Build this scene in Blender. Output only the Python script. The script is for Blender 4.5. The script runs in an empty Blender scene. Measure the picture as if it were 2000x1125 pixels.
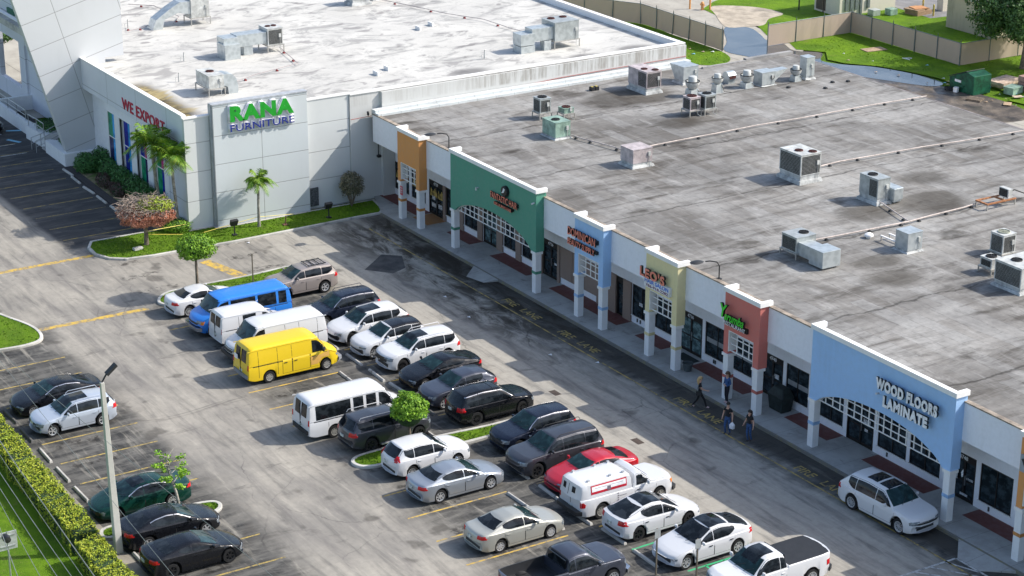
import bpy, bmesh, math, random
from mathutils import Vector, Matrix
from mathutils.bvhtree import BVHTree
R = math.radians
random.seed(11)
S = bpy.context.scene
# ------------------------------------------------------------ camera, sky, sun, exposure
cd = bpy.data.cameras.new('camera'); cam = bpy.data.objects.new('camera', cd); S.collection.objects.link(cam); S.camera = cam
pit, yaw, rol = .358918708, 1.00931, .00342824
fw = Vector((-math.sin(yaw)*math.cos(pit), math.cos(yaw)*math.cos(pit), -math.sin(pit)))
rt = Vector((math.cos(yaw), math.sin(yaw), 0)); up = rt.cross(fw)
r2 = rt*math.cos(rol)+up*math.sin(rol); u2 = -rt*math.sin(rol)+up*math.cos(rol)
mw = Matrix((r2, u2, -fw)).transposed().to_4x4(); mw.translation = Vector((100, -60, 43.5)); cam.matrix_world = mw
cd.sensor_width = 36; cd.lens = 4004/2000*36; cd.clip_start = 1; cd.clip_end = 2500
SUN = Vector((.49, 1.10, 1.0)).normalized()
elev = math.asin(SUN.z); azim = math.atan2(SUN.x, SUN.y)
W = bpy.data.worlds.new('World'); S.world = W; W.use_nodes = True
wn = W.node_tree; sky = wn.nodes.new('ShaderNodeTexSky'); sky.sky_type = 'NISHITA'; sky.sun_disc = False
sky.sun_elevation = elev; sky.sun_rotation = azim; sky.altitude = 0; sky.air_density = 1.0; sky.dust_density = 1.9; sky.ozone_density = 0.9
wn.links.new(sky.outputs[0], wn.nodes['Background'].inputs[0]); wn.nodes['Background'].inputs[1].default_value = .15
sl = bpy.data.lights.new('sun', 'SUN'); sun = bpy.data.objects.new('sun', sl); S.collection.objects.link(sun)
sl.energy = 3.6; sl.angle = R(.5); sl.color = (1, .95, .87)
sun.rotation_euler = (-SUN).to_track_quat('-Z', 'Y').to_euler(); sun.location = (0, 0, 80)
S.view_settings.view_transform = 'Standard'; S.view_settings.look = 'None'; S.view_settings.exposure = .62; S.view_settings.gamma = 1
S.render.engine = 'CYCLES'

# ------------------------------------------------------------ node helpers
class NT:
    def __init__(s, name):
        s.m = bpy.data.materials.new(name); s.m.use_nodes = True; s.t = s.m.node_tree; s.b = s.t.nodes['Principled BSDF']
        s.geo = None
    def n(s, typ, **k):
        q = s.t.nodes.new(typ)
        for a, v in k.items(): setattr(q, a, v)
        return q
    def set(s, sock, v):
        if isinstance(v, bpy.types.NodeSocket): s.t.links.new(v, sock)
        elif isinstance(v, (tuple, list)) and len(v) == 3 and sock.type == 'RGBA': sock.default_value = (*v, 1)
        else: sock.default_value = v
    def pos(s):
        if s.geo is None: s.geo = s.n('ShaderNodeNewGeometry').outputs['Position']
        return s.geo
    def obj(s): return s.n('ShaderNodeTexCoord').outputs['Object']
    def xyz(s, v=None):
        q = s.n('ShaderNodeSeparateXYZ'); s.set(q.inputs[0], v or s.pos()); return q.outputs
    def vec(s, x, y, z=0.):
        q = s.n('ShaderNodeCombineXYZ'); s.set(q.inputs[0], x); s.set(q.inputs[1], y); s.set(q.inputs[2], z); return q.outputs[0]
    def sc(s, v, sx, sy=None, sz=None):
        q = s.n('ShaderNodeMapping'); s.set(q.inputs[0], v); q.inputs['Scale'].default_value = (sx, sx if sy is None else sy, sx if sz is None else sz); return q.outputs[0]
    def noise(s, v, scale=1., det=4., rough=.6, dist=0.):
        q = s.n('ShaderNodeTexNoise'); s.set(q.inputs['Vector'], v); q.inputs['Scale'].default_value = scale; q.inputs['Detail'].default_value = det
        q.inputs['Roughness'].default_value = rough; q.inputs['Distortion'].default_value = dist; return q.outputs['Fac']
    def vor(s, v, scale, feat='F1'):
        q = s.n('ShaderNodeTexVoronoi'); q.feature = feat; s.set(q.inputs['Vector'], v); q.inputs['Scale'].default_value = scale; return q.outputs
    def ma(s, op, a, b=0., c=0.):
        q = s.n('ShaderNodeMath', operation=op); s.set(q.inputs[0], a); s.set(q.inputs[1], b); s.set(q.inputs[2], c); return q.outputs[0]
    def mr(s, v, a, b, c=0., d=1., smooth=True):
        q = s.n('ShaderNodeMapRange'); q.interpolation_type = 'SMOOTHSTEP' if smooth else 'LINEAR'
        for i, x in enumerate((v, a, b, c, d)): s.set(q.inputs[i], x)
        return q.outputs[0]
    def mix(s, f, a, b, mode='MIX'):
        q = s.n('ShaderNodeMix', data_type='RGBA', blend_type=mode); s.set(q.inputs[0], f); s.set(q.inputs[6], a); s.set(q.inputs[7], b); return q.outputs[2]
    def con(s, col, c=.2, b=.0):
        q = s.n('ShaderNodeBrightContrast'); s.set(q.inputs[0], col); q.inputs[1].default_value = b; q.inputs[2].default_value = c; return q.outputs[0]
    def out(s, col=None, rough=None, bump=None, bs=.3, bd=.02, **k):
        if col is not None: s.set(s.b.inputs['Base Color'], col)
        if rough is not None: s.set(s.b.inputs['Roughness'], rough)
        if bump is not None:
            q = s.n('ShaderNodeBump'); q.inputs['Strength'].default_value = bs; q.inputs['Distance'].default_value = bd
            s.set(q.inputs['Height'], bump); s.t.links.new(q.outputs[0], s.b.inputs['Normal'])
        for a, v in k.items(): s.set(s.b.inputs[a.replace('_', ' ')], v)
        return s.m
MC = {}
def plain(name, c, rough=.6, metal=0., var=.12, sc=3., bs=.15, **k):
    """a painted / metal / plastic surface: base colour with slight mottling and bump"""
    if name in MC: return MC[name]
    t = NT(name); p = t.obj(); n = t.noise(p, sc, 5, .65); d = tuple(max(0, x*(1-var*1.6)) for x in c); l = tuple(min(1, x*(1+var)) for x in c)
    m = t.out(t.mix(t.mr(n, .3, .7), d, l), rough, t.noise(p, sc*9, 3), bs, .004, Metallic=metal, **k)
    MC[name] = m; return m
def streaky(name, c, dirt=(.25, .22, .17), amt=.35, rough=.75, seam=None, thr=.5):
    """wall paint with faint vertical weather streaks"""
    if name in MC: return MC[name]
    t = NT(name); p = t.pos(); n = t.noise(t.sc(p, 1.6, 1.6, .12), 1., 6, .7); n2 = t.noise(p, .35, 4)
    f = t.ma('MULTIPLY', t.mr(n, thr, .8), t.mr(n2, .35, .7)); col = t.mix(t.ma('MULTIPLY', f, amt), c, dirt)
    col = t.mix(t.mr(t.noise(p, 4., 5), .35, .75, 0, .10), col, (.3, .3, .3))
    m = t.out(col, rough, t.noise(p, 30, 4), .25, .006); MC[name] = m; return m
def glassy(name, c=(.010, .016, .020), rough=.06, var=.5):
    if name in MC: return MC[name]
    t = NT(name); n = t.noise(t.sc(t.obj(), 2.2, 2.2, 3.0), 1., 3)
    m = t.out(t.mix(t.mr(n, .42, .62), c, tuple(x*(1+4*var)+.006 for x in c)), rough, None, Specular_IOR_Level=.28); MC[name] = m; return m
def paint(name, c, metal=.0, rough=.32, coat=.8):
    if name in MC: return MC[name]
    t = NT(name); p = t.obj(); dust = t.mr(t.noise(p, 1.7, 4), .45, .8, 0, .10)
    m = t.out(t.mix(dust, c, tuple(x*.85+.006 for x in c)), t.mr(t.noise(p, 5., 4), .3, .8, rough, rough+.15), t.noise(p, 1.3, 2), .03, .02, Metallic=metal, Coat_Weight=coat*(.35 if sum(c) < .15 else .8), Coat_Roughness=.06, Specular_IOR_Level=.3 if sum(c) < .15 else .5)
    MC[name] = m; return m

# ------------------------------------------------------------ mesh helpers
COL = S.collection
class MB:
    def __init__(s): s.v = []; s.f = []; s.m = []
    def add(s, vs, fs, mi=0):
        o = len(s.v); s.v += [tuple(v) for v in vs]; s.f += [tuple(i+o for i in f) for f in fs]; s.m += [mi]*len(fs); return s
    def box(s, x0, y0, z0, x1, y1, z1, mi=0, rz=0, c=None, taper=0.):
        if x1 < x0: x0, x1 = x1, x0
        if y1 < y0: y0, y1 = y1, y0
        t = taper; vs = [(x0, y0, z0), (x1, y0, z0), (x1, y1, z0), (x0, y1, z0), (x0+t, y0+t, z1), (x1-t, y0+t, z1), (x1-t, y1-t, z1), (x0+t, y1-t, z1)]
        if rz:
            cx, cy = c if c else ((x0+x1)/2, (y0+y1)/2); a, b = math.cos(rz), math.sin(rz)
            vs = [(cx+(x-cx)*a-(y-cy)*b, cy+(x-cx)*b+(y-cy)*a, z) for x, y, z in vs]
        return s.add(vs, [(0, 3, 2, 1), (4, 5, 6, 7), (0, 1, 5, 4), (1, 2, 6, 5), (2, 3, 7, 6), (3, 0, 4, 7)], mi)
    def prism(s, poly, z0, z1, mi=0):
        n = len(poly); vs = [(x, y, z0) for x, y in poly]+[(x, y, z1) for x, y in poly]
        return s.add(vs, [tuple(range(n-1, -1, -1)), tuple(range(n, 2*n))]+[(i, (i+1) % n, n+(i+1) % n, n+i) for i in range(n)], mi)
    def slab(s, poly3, d, mi=0):
        """polygon of 3d points thickened by vector d"""
        n = len(poly3); d = Vector(d); vs = [tuple(p) for p in poly3]+[tuple(Vector(p)+d) for p in poly3]
        return s.add(vs, [tuple(range(n-1, -1, -1)), tuple(range(n, 2*n))]+[(i, (i+1) % n, n+(i+1) % n, n+i) for i in range(n)], mi)
    def cyl(s, x, y, z0, z1, r0, r1=None, n=14, mi=0): return s.tube([(x, y, z0), (x, y, z1)], [r0, r0 if r1 is None else r1], n, mi)
    def tube(s, pts, rad, n=8, mi=0, cap=True):
        pts = [Vector(p) for p in pts]
        if not isinstance(rad, (list, tuple)): rad = [rad]*len(pts)
        vs = []; prev = None
        for i, p in enumerate(pts):
            d = (pts[min(i+1, len(pts)-1)]-pts[max(i-1, 0)]).normalized()
            a = prev if prev is not None and abs(prev.dot(d)) < .98 else (Vector((1, 0, 0)) if abs(d.x) < .8 else Vector((0, 1, 0)))
            u = (a-d*a.dot(d)).normalized(); prev = u; w = d.cross(u)
            vs += [p+(u*math.cos(2*math.pi*k/n)+w*math.sin(2*math.pi*k/n))*rad[i] for k in range(n)]
        fs = [(i*n+k, i*n+(k+1) % n, (i+1)*n+(k+1) % n, (i+1)*n+k) for i in range(len(pts)-1) for k in range(n)]
        if cap: fs += [tuple(range(n-1, -1, -1)), tuple((len(pts)-1)*n+k for k in range(n))]
        return s.add(vs, fs, mi)
    def lathe(s, prof, x=0, y=0, n=20, mi=0, axis='z'):
        vs = []
        for r, z in prof:
            for k in range(n):
                a = 2*math.pi*k/n; c, q = r*math.cos(a), r*math.sin(a)
                vs.append((x+c, y+q, z) if axis == 'z' else (x+c, z, y+q))
        fs = [(i*n+k, i*n+(k+1) % n, (i+1)*n+(k+1) % n, (i+1)*n+k) for i in range(len(prof)-1) for k in range(n)]
        if axis != 'z': fs = [f[::-1] for f in fs]
        return s.add(vs, fs, mi)
    def build(s, name, mats, parent=None, smooth=None, bevel=0):
        me = bpy.data.meshes.new(name); me.from_pydata(s.v, [], s.f)
        for m in (mats if isinstance(mats, (list, tuple)) else [mats]): me.materials.append(m)
        me.polygons.foreach_set('material_index', s.m)
        if smooth: me.shade_smooth(); me.set_sharp_from_angle(angle=R(smooth))
        me.update(); o = bpy.data.objects.new(name, me); COL.objects.link(o)
        if parent: o.parent = parent
        if bevel:
            b = o.modifiers.new('bevel', 'BEVEL'); b.width = bevel; b.segments = 2; b.limit_method = 'ANGLE'; b.angle_limit = R(40)
        return o
def tag(o, label=None, cat=None, group=None, kind=None):
    if label: o['label'] = label
    if cat: o['category'] = cat
    if group: o['group'] = group
    if kind: o['kind'] = kind
    return o
def thing(name, label, cat, loc=(0, 0, 0), rz=0, group=None):
    o = bpy.data.objects.new(name, None); o.empty_display_size = .3; COL.objects.link(o); o.location = loc; o.rotation_euler = (0, 0, rz)
    return tag(o, label, cat, group)
def struct(o): o['kind'] = 'structure'; return o
def copy_tree(o, parent=None):
    c = o.copy(); COL.objects.link(c)
    if parent: c.parent = parent
    for ch in list(o.children): copy_tree(ch, c)
    return c
def text(name, body, x0, x1, z0, z1, face, at, depth, mats, parent, bold=.0, shear=0., space=1.):
    """extruded lettering fitted to a box; face '-y': runs along +x on plane y=at; face '+x': runs along +y on plane x=at"""
    cu = bpy.data.curves.new(name, 'FONT'); cu.body = body; cu.size = 1; cu.extrude = .5; cu.offset = bold; cu.shear = shear; cu.space_character = space; cu.resolution_u = 3
    ob = bpy.data.objects.new(name, cu); COL.objects.link(ob); dg = bpy.context.evaluated_depsgraph_get()
    me = bpy.data.meshes.new_from_object(ob.evaluated_get(dg)); bpy.data.objects.remove(ob)
    xs = [v.co.x for v in me.vertices]; ys = [v.co.y for v in me.vertices]; ax, bx, ay, by = min(xs), max(xs), min(ys), max(ys)
    for v in me.vertices:
        u = x0+(v.co.x-ax)/(bx-ax)*(x1-x0); w = z0+(v.co.y-ay)/(by-ay)*(z1-z0); d = depth*(v.co.z+.5)
        v.co = (u, at-d, w) if face == '-y' else (at+d, u, w)
    me.materials.clear()
    for m in mats: me.materials.append(m)
    me.update()
    ax = 1 if face == '-y' else 0; sg = -1 if face == '-y' else 1
    for p in me.polygons: p.material_index = 0 if p.normal[ax]*sg > .7 or len(mats) == 1 else 1
    o = bpy.data.objects.new(name, me); COL.objects.link(o); o.parent = parent; return o
# ------------------------------------------------------------ ground materials
def asphalt_mat():
    t = NT('asphalt'); p = t.pos(); X, Y, Z = t.xyz()
    wob = t.ma('MULTIPLY', t.ma('SUBTRACT', t.noise(p, .35, 5), .5), 3.2); y = t.ma('ADD', Y, wob)
    aisle = t.ma('MULTIPLY', t.mr(y, -25.8, -23.6), t.mr(y, -16.2, -19.6))        # worn pale drive aisle
    west = t.mr(t.ma('ADD', X, wob), -13., -18.5)
    aisle = t.ma('MAXIMUM', aisle, t.ma('MULTIPLY', t.mr(t.ma('ADD', X, wob), -6.0, -8.5), .9))
    lane = t.ma('MULTIPLY', t.mr(y, -8.6, -6.4), t.mr(y, .3, -1.0)); aisle = t.ma('MAXIMUM', aisle, t.ma('MULTIPLY', lane, .9))
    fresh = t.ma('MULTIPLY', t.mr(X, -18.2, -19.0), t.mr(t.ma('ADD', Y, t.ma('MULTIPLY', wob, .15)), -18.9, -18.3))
    big = t.noise(p, .16, 5, .62); st = t.noise(t.sc(p, .22, 1.7, 1), 1., 6, .68, .4); sy = t.noise(t.sc(p, 1.5, .35, 1), 1., 6, .7, .6)
    fine = t.noise(p, 2.4, 6, .75)
    light = t.mix(t.mr(big, .35, .65), (.36, .335, .29), (.26, .245, .22))
    light = t.mix(t.ma('MULTIPLY', lane, .8), light, (.44, .41, .355))
    dark = t.mix(t.mr(sy, .36, .66), (.050, .051, .051), (.155, .15, .138))
    dark = t.mix(t.mr(t.noise(t.sc(p, .4, .8, 1), 1., 5, .7), .52, .72, 0, .5), dark, (.26, .25, .225))
    col = t.mix(aisle, dark, light)
    col = t.mix(t.mr(st, .46, .72, 0, .7), col, (.135, .130, .122))
    col = t.mix(t.mr(st, .47, .25, 0, .65), col, (.44, .41, .35))
    col = t.mix(t.mr(fine, .35, .75, 0, .25), col, (.13, .125, .12))
    for yy, ww in ((-22.9, .45), (-20.9, .45), (-3.2, .55), (-1.3, .4)):
        tr = t.ma('MULTIPLY', t.mr(t.ma('ABSOLUTE', t.ma('SUBTRACT', t.ma('ADD', Y, t.ma('MULTIPLY', wob, .25)), yy)), ww, .05), t.mr(st, .3, .6, 0, .38))
        col = t.mix(tr, col, (.16, .15, .145))
    gut = t.ma('MULTIPLY', t.mr(t.ma('ADD', Y, t.ma('MULTIPLY', wob, .18)), .1, .6), t.mr(Y, 1.9, 1.7)); col = t.mix(t.ma('MULTIPLY', t.ma('MULTIPLY', gut, t.mr(sy, .30, .62, .35, 1.)), t.mr(X, -17, -13, 0, .80)), col, (.075, .070, .063))
    oil = t.ma('MULTIPLY', t.mr(t.noise(p, .42, 3, .5), .63, .70), .55); col = t.mix(oil, col, (.075, .070, .064))
    damp = t.ma('MULTIPLY', t.ma('MULTIPLY', t.mr(X, -16., -12.), t.mr(X, 20., 4.)), t.ma('MULTIPLY', t.mr(t.ma('ADD', Y, wob), -4.6, -1.4), t.mr(t.noise(t.sc(p, .35, .9, 1), 1., 6, .7, .8), .40, .60, 0, .85)))
    col = t.mix(damp, col, (.048, .042, .036))
    # oil drips in the middle of every bay
    bay = t.ma('ABSOLUTE', t.ma('SUBTRACT', t.ma('FRACT', t.ma('DIVIDE', t.ma('ADD', X, .05), 2.62)), .5)); rows = t.ma('MAXIMUM', t.mr(t.ma('ABSOLUTE', t.ma('SUBTRACT', Y, -16.4)), 1.7, .9), t.mr(t.ma('ABSOLUTE', t.ma('SUBTRACT', Y, -28.6)), 1.7, .9)); rows = t.ma('MAXIMUM', rows, t.mr(t.ma('ABSOLUTE', t.ma('SUBTRACT', Y, -9.4)), 1.7, .9))
    drip = t.ma('MULTIPLY', t.ma('MULTIPLY', t.mr(bay, .22, .05), rows), t.mr(t.noise(p, 1.6, 5, .7), .48, .60, 0, .75)); col = t.mix(drip, col, (.035, .033, .032))
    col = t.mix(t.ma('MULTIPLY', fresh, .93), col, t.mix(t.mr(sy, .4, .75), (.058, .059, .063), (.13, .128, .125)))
    cr = t.ma('MULTIPLY', t.mr(t.vor(t.vec(t.ma('ADD', X, t.ma('MULTIPLY', wob, .5)), t.ma('ADD', Y, t.ma('MULTIPLY', big, 2.5))), .15, 'DISTANCE_TO_EDGE')[0], .0, .006, 1, 0), t.mr(big, .45, .65, .0, .5))
    col = t.mix(cr, col, (.05, .05, .05))
    stain = t.mr(t.noise(t.sc(p, .5, .16, 1), 1., 6, .75, 1.5), .58, .68, 0, .45); col = t.mix(stain, col, (.09, .085, .078))
    return t.out(t.con(col, .07, -.004), .9, t.noise(p, 14, 6, .8), .5, .02)
def concrete_mat(name, a, b, grid=1.5, axis='x', dirt=.5):
    t = NT(name); p = t.pos(); X, Y, Z = t.xyz(); n = t.noise(p, .6, 6, .7); g = t.ma('ABSOLUTE', t.ma('SUBTRACT', t.ma('FRACT', t.ma('DIVIDE', X if axis == 'x' else Y, grid)), .5))
    col = t.mix(t.mr(n, .35, .7), a, b); col = t.mix(t.mr(t.noise(t.sc(p, 1, 1.4, 1), .8, 5, .7, .5), .56, .74, 0, dirt), col, (.06, .058, .052))
    col = t.mix(t.mr(g, .488, .497, 0, .6), col, (.09, .09, .085))
    return t.out(col, .85, t.noise(p, 12, 5), .3, .01)
def grass_mat(name, a, b, c, scale=1.):
    t = NT(name); p = t.pos(); n = t.noise(p, .5*scale, 6, .7); m = t.noise(p, 5*scale, 6, .8); q = t.noise(t.sc(p, 22, 22, 22), 1, 3, .7)
    col = t.mix(t.mr(n, .35, .65), a, b); col = t.mix(t.mr(m, .5, .75, 0, .75), col, c); col = t.mix(t.mr(q, .35, .7, 0, .4), col, tuple(x*.35 for x in a)); col = t.mix(t.mr(t.noise(p, .9*scale, 5, .75, .6), .58, .72, 0, .55), col, (.24, .22, .07))
    return t.out(col, .95, t.ma('ADD', m, q), 1.0, .09, Specular_IOR_Level=.15)
def worn_paint(name, c, wear=.5, base=(.16, .155, .15)):
    t = NT(name); p = t.pos(); n = t.noise(p, 2.2, 7, .8); return t.out(t.mix(t.mr(n, wear-.09, wear+.13), c, base), .8, t.noise(p, 20, 4), .2, .004)
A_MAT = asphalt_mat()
WALK = concrete_mat('sidewalk_concrete', (.40, .40, .385), (.29, .285, .27), 1.5, 'x', .55)
KERB = concrete_mat('kerb_concrete', (.56, .545, .50), (.33, .32, .29), 3., 'x', .5)
ALLEY = concrete_mat('alley_concrete', (.40, .375, .32), (.31, .285, .24), 6., 'y', .25)
GRASS = grass_mat('lawn_grass', (.145, .27, .014), (.095, .19, .012), (.22, .26, .05))
GRASS2 = grass_mat('rough_grass', (.18, .325, .014), (.10, .21, .012), (.24, .29, .06), .7)
YEL = worn_paint('worn_yellow_paint', (.58, .38, .055), .50)
YELF = worn_paint('faded_yellow_paint', (.44, .32, .08), .50, (.09, .085, .075))
WHL = worn_paint('worn_white_paint', (.55, .55, .53), .52)
GRL = worn_paint('worn_green_paint', (.03, .40, .17), .56)
BLUL = worn_paint('worn_blue_paint', (.22, .50, .66), .6, (.1, .1, .1))
# ------------------------------------------------------------ ground
m = MB(); m.add([(-900, -900, -.10), (900, -900, -.10), (900, 900, -.10), (-900, 900, -.10)], [(0, 1, 2, 3)]); struct(m.build('ground', GRASS))
def sheet(name, poly, z, mat, parent=None):
    b = MB(); b.add([(x, y, z) for x, y in poly], [tuple(range(len(poly)))]); o = b.build(name, mat, parent)
    if not parent: struct(o)
    return o
sheet('west_parking_lot', [(-140, -10), (-49, -10), (-49, 26), (-140, 26)], -.004, ALLEY)
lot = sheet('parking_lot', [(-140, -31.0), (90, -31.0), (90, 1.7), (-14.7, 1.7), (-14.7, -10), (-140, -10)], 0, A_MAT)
def seg_sheet(b, x0, y0, x1, y1, w, z=.004):
    d = Vector((x1-x0, y1-y0)); n = Vector((-d.y, d.x)).normalized()*w/2
    b.add([(x0+n.x, y0+n.y, z), (x0-n.x, y0-n.y, z), (x1-n.x, y1-n.y, z), (x1+n.x, y1+n.y, z)], [(0, 1, 2, 3)])
b = MB()
for x in (-2.6, 5.32, 7.97, 10.5, 13.05, 22.53, 25.17, 27.83, 30.47, 33.1): seg_sheet(b, x, -18.6, x, -13.2, .11)
for x in (.15, 2.75, 5.3, 7.95, 10.55, 13.2, 15.8, 22.55, 25.2, 27.85, 30.5, 38.2): seg_sheet(b, x, -11.5, x, -6.3, .11)
b.build('parking_line', YEL, lot)
b = MB()
for x in (-5.3, -1.9, .65, 3.2, 5.8, 8.45, 11.07, 13.7, 16.1, 22.93, 25.55, 28.2): seg_sheet(b, x, -30.2, x, -25.1, .11)
for x in (-43.3, -40.8, -38.2, -35.7, -33.2, -30.7, -28.1, -25.7, -23.1, -20.6): seg_sheet(b, x, -18.2, x, -13.3, .10)
b.build('parking_line', YELF, lot)
b = MB(); seg_sheet(b, -16.85, -34, -16.9, -17.6, .42); seg_sheet(b, -6.5, -25.1, -6.45, -18.3, .42); seg_sheet(b, -12.3, -12.1, -8.4, -11.2, .75); b.build('traffic_divider_line', YEL, lot)
b = MB(); seg_sheet(b, -12.5, -.35, 46, -.2, .10); b.build('fire_lane_line', YELF, lot)
b = MB()
for y in (-10.2,): seg_sheet(b, 33.15, -11.5, 33.05, -8.0, .12)
seg_sheet(b, 36.1, -10.6, 36.1, -6.5, .12); seg_sheet(b, 36.1, -9.6, 37.4, -9.6, .10); seg_sheet(b, 36.1, -8.6, 37.4, -8.3, .10)
b.build('charging_bay_line', GRL, lot)
b = MB(); seg_sheet(b, 41.4, -3.2, 41.45, .35, .12); seg_sheet(b, 41.45, .35, 45.5, .35, .12)
for k in range(4): seg_sheet(b, 41.45, -.3-.9*k, 43.0+.5*k, .33-.15*k, .1)
for x in (-46.2, -43.2, -40.6): seg_sheet(b, x, -18.4, x, -13.5, .12)
b.build('hatched_bay_line', WHL, lot)
b = MB(); seg_sheet(b, -46.9, -12.9, -46.3, -11.6, .3, .005); seg_sheet(b, -44.6, -13.6, -43.4, -13.0, .3, .005); b.build('accessible_bay_mark', BLUL, lot)
for k, (x, y) in enumerate(((3.2, .1), (9.2, .12), (20.4, .1), (30.3, .1))):
    for j, w in enumerate(('FIRE', 'LANE')):
        cu = bpy.data.curves.new('fire_lane_lettering', 'FONT'); cu.body = w; cu.size = .75; cu.offset = .012; ob = bpy.data.objects.new('x', cu); COL.objects.link(ob)
        me = bpy.data.meshes.new_from_object(ob.evaluated_get(bpy.context.evaluated_depsgraph_get())); bpy.data.objects.remove(ob)
        me.materials.clear(); me.materials.append(YELF); o = bpy.data.objects.new('fire_lane_lettering', me); COL.objects.link(o); o.parent = lot; o.location = (x+j*2.0, y, .006)
# repair patch, drain covers, damp patches
t = NT('fresh_asphalt_patch'); pp = t.pos(); PATCH = t.out(t.mix(t.mr(t.noise(pp, 1.2, 5), .35, .7), (.038, .038, .04), (.085, .083, .08)), .9, t.noise(pp, 15, 5), .4, .01)
sheet('asphalt_patch', [(-5.63, -4.33), (-4.14, -3.13), (-4.63, -1.99), (-6.64, -1.12), (-7.57, -2.08)], .005, PATCH, lot)
IRON = plain('cast_iron', (.10, .075, .06), .7, .4)
for x, y in ((23.8, -4.57), (16.5, -4.75)): sheet('drain_cover', [(x-.35, y-.2), (x+.35, y-.2), (x+.35, y+.2), (x-.35, y+.2)], .006, IRON, lot)
# sidewalk
m = MB(); m.prism([(-14.5, 1.72), (-17.85, 3.0), (-17.85, 4.52), (90, 4.52), (90, 1.72)], -.05, .15)
walk = struct(m.build('sidewalk', WALK))
m = MB(); m.prism([(-14.45, 1.60), (-14.45, 1.716), (90, 1.716), (90, 1.60)], -.05, .14); m.build('kerb', worn_paint('kerb_faded_yellow', (.24, .21, .10), .42, (.17, .165, .15)), walk)
MAROON = streaky('maroon_paving', (.145, .045, .038), (.09, .05, .045), .5)
m = MB()
for a, c in ((-17.8, -12.7), (-8.8, -5.9), (-3.45, .85), (3.35, 10.5), (12.3, 14.85), (17.55, 22.2), (25.6, 29.0), (31.6, 36.05), (38.65, 43.5), (45.2, 52)):
    m.add([(a, 3.38, .154), (c, 3.38, .154), (c, 4.51, .154), (a, 4.51, .154)], [(0, 1, 2, 3)])
m.build('maroon_paving_strip', MAROON, walk)
m = MB(); m.add([(-12.6, 3.0, .154), (-10.6, 3.0, .154), (-10.6, 4.5, .154), (-12.6, 4.5, .154)], [(0, 1, 2, 3)]); m.build('orange_paving_strip', streaky('orange_paving', (.33, .16, .06)), walk)
for pl in ([(-2.40, 1.6), (.46, 1.6), (.17, .75), (-1.31, .42)], [(40.3, 1.6), (41.47, .43), (42.9, .42), (43.9, 1.6)]):
    m = MB(); n = len(pl); vs = [(x, y, .13 if y > 1.5 else .012) for x, y in pl]; m.add(vs+[(x, y, -.02) for x, y in pl], [tuple(range(n-1, -1, -1)) if False else tuple(range(n))]+[(i, n+i, n+(i+1) % n, (i+1) % n) for i in range(n)])
    m.build('kerb_ramp', WALK, walk)

def offset_poly(poly, d):
    n = len(poly); out = []; area = sum(poly[i][0]*poly[(i+1) % n][1]-poly[(i+1) % n][0]*poly[i][1] for i in range(n)); sg = 1 if area > 0 else -1
    for i in range(n):
        p0, p1, p2 = Vector(poly[i-1]), Vector(poly[i]), Vector(poly[(i+1) % n]); e1 = (p1-p0).normalized(); e2 = (p2-p1).normalized()
        n1 = Vector((-e1.y, e1.x))*sg; n2 = Vector((-e2.y, e2.x))*sg; b = (n1+n2); b = b/max(.35, b.dot(n1)); out.append(tuple(p1+b*d))
    return out
def spline(pts, k=6):
    n = len(pts); out = []
    for i in range(n):
        p0, p1, p2, p3 = [Vector(pts[(i+j) % n]) for j in (-1, 0, 1, 2)]
        for q in range(k):
            s = q/k; out.append(tuple(.5*((2*p1)+(-p0+p2)*s+(2*p0-5*p1+4*p2-p3)*s*s+(-p0+3*p1-3*p2+p3)*s**3)))
    return out
def tufts(name, poly, z, n, mat, parent, h=.05, seed=1):
    rr = random.Random(seed); b = MB(); xs = [p[0] for p in poly]; ys = [p[1] for p in poly]
    def inside(x, y):
        c = False
        for i in range(len(poly)):
            (x1, y1), (x2, y2) = poly[i], poly[i-1]
            if (y1 > y) != (y2 > y) and x < (x2-x1)*(y-y1)/(y2-y1)+x1: c = not c
        return c
    k = 0
    while k < n:
        x, y = rr.uniform(min(xs), max(xs)), rr.uniform(min(ys), max(ys))
        if not inside(x, y): continue
        k += 1; a = rr.uniform(0, math.pi); w = rr.uniform(.03, .09); hh = h*rr.uniform(.5, 1.6); dx, dy = math.cos(a)*w, math.sin(a)*w; lx, ly = rr.uniform(-.05, .05), rr.uniform(-.05, .05)
        b.add([(x-dx, y-dy, z-.01), (x+dx, y+dy, z-.01), (x+lx, y+ly, z+hh)], [(0, 1, 2)])
    o = b.build(name, mat, parent)
    if parent is None: tag(o, kind='stuff')
    return o
TUFT = grass_mat('grass_tuft', (.20, .36, .025), (.14, .28, .02), (.26, .34, .06), 2.)
def island(label_name, poly, seed, grass=GRASS, kerbw=.18, n=900):
    outer = poly; inner = offset_poly(poly, kerbw); k = len(poly); z = .13
    b = MB(); o2 = offset_poly(poly, .02)
    b.add([(x, y, -.02) for x, y in outer]+[(x, y, z-.02) for x, y in outer]+[(x, y, z) for x, y in o2]+[(x, y, z) for x, y in inner]+[(x, y, .05) for x, y in inner],
          [(r*k+i, r*k+(i+1) % k, (r+1)*k+(i+1) % k, (r+1)*k+i) for r in range(4) for i in range(k)])
    ke = struct(b.build('island_kerb', KERB)); g = MB(); g.add([(x, y, .10) for x, y in inner], [tuple(range(k))])
    g = g.build('island_grass', grass, ke); tufts('grass_tufts', offset_poly(poly, kerbw+.03), .10, n, TUFT, ke, seed=seed); return ke
island('w', spline([(-5.9, -16.9), (-6.9, -17.5), (-8.1, -16.6), (-8.35, -15), (-8.3, -11), (-8.5, -7.6), (-7.6, -6.9), (-6.6, -7.6), (-6.0, -11), (-5.7, -15)]), 1)
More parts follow.
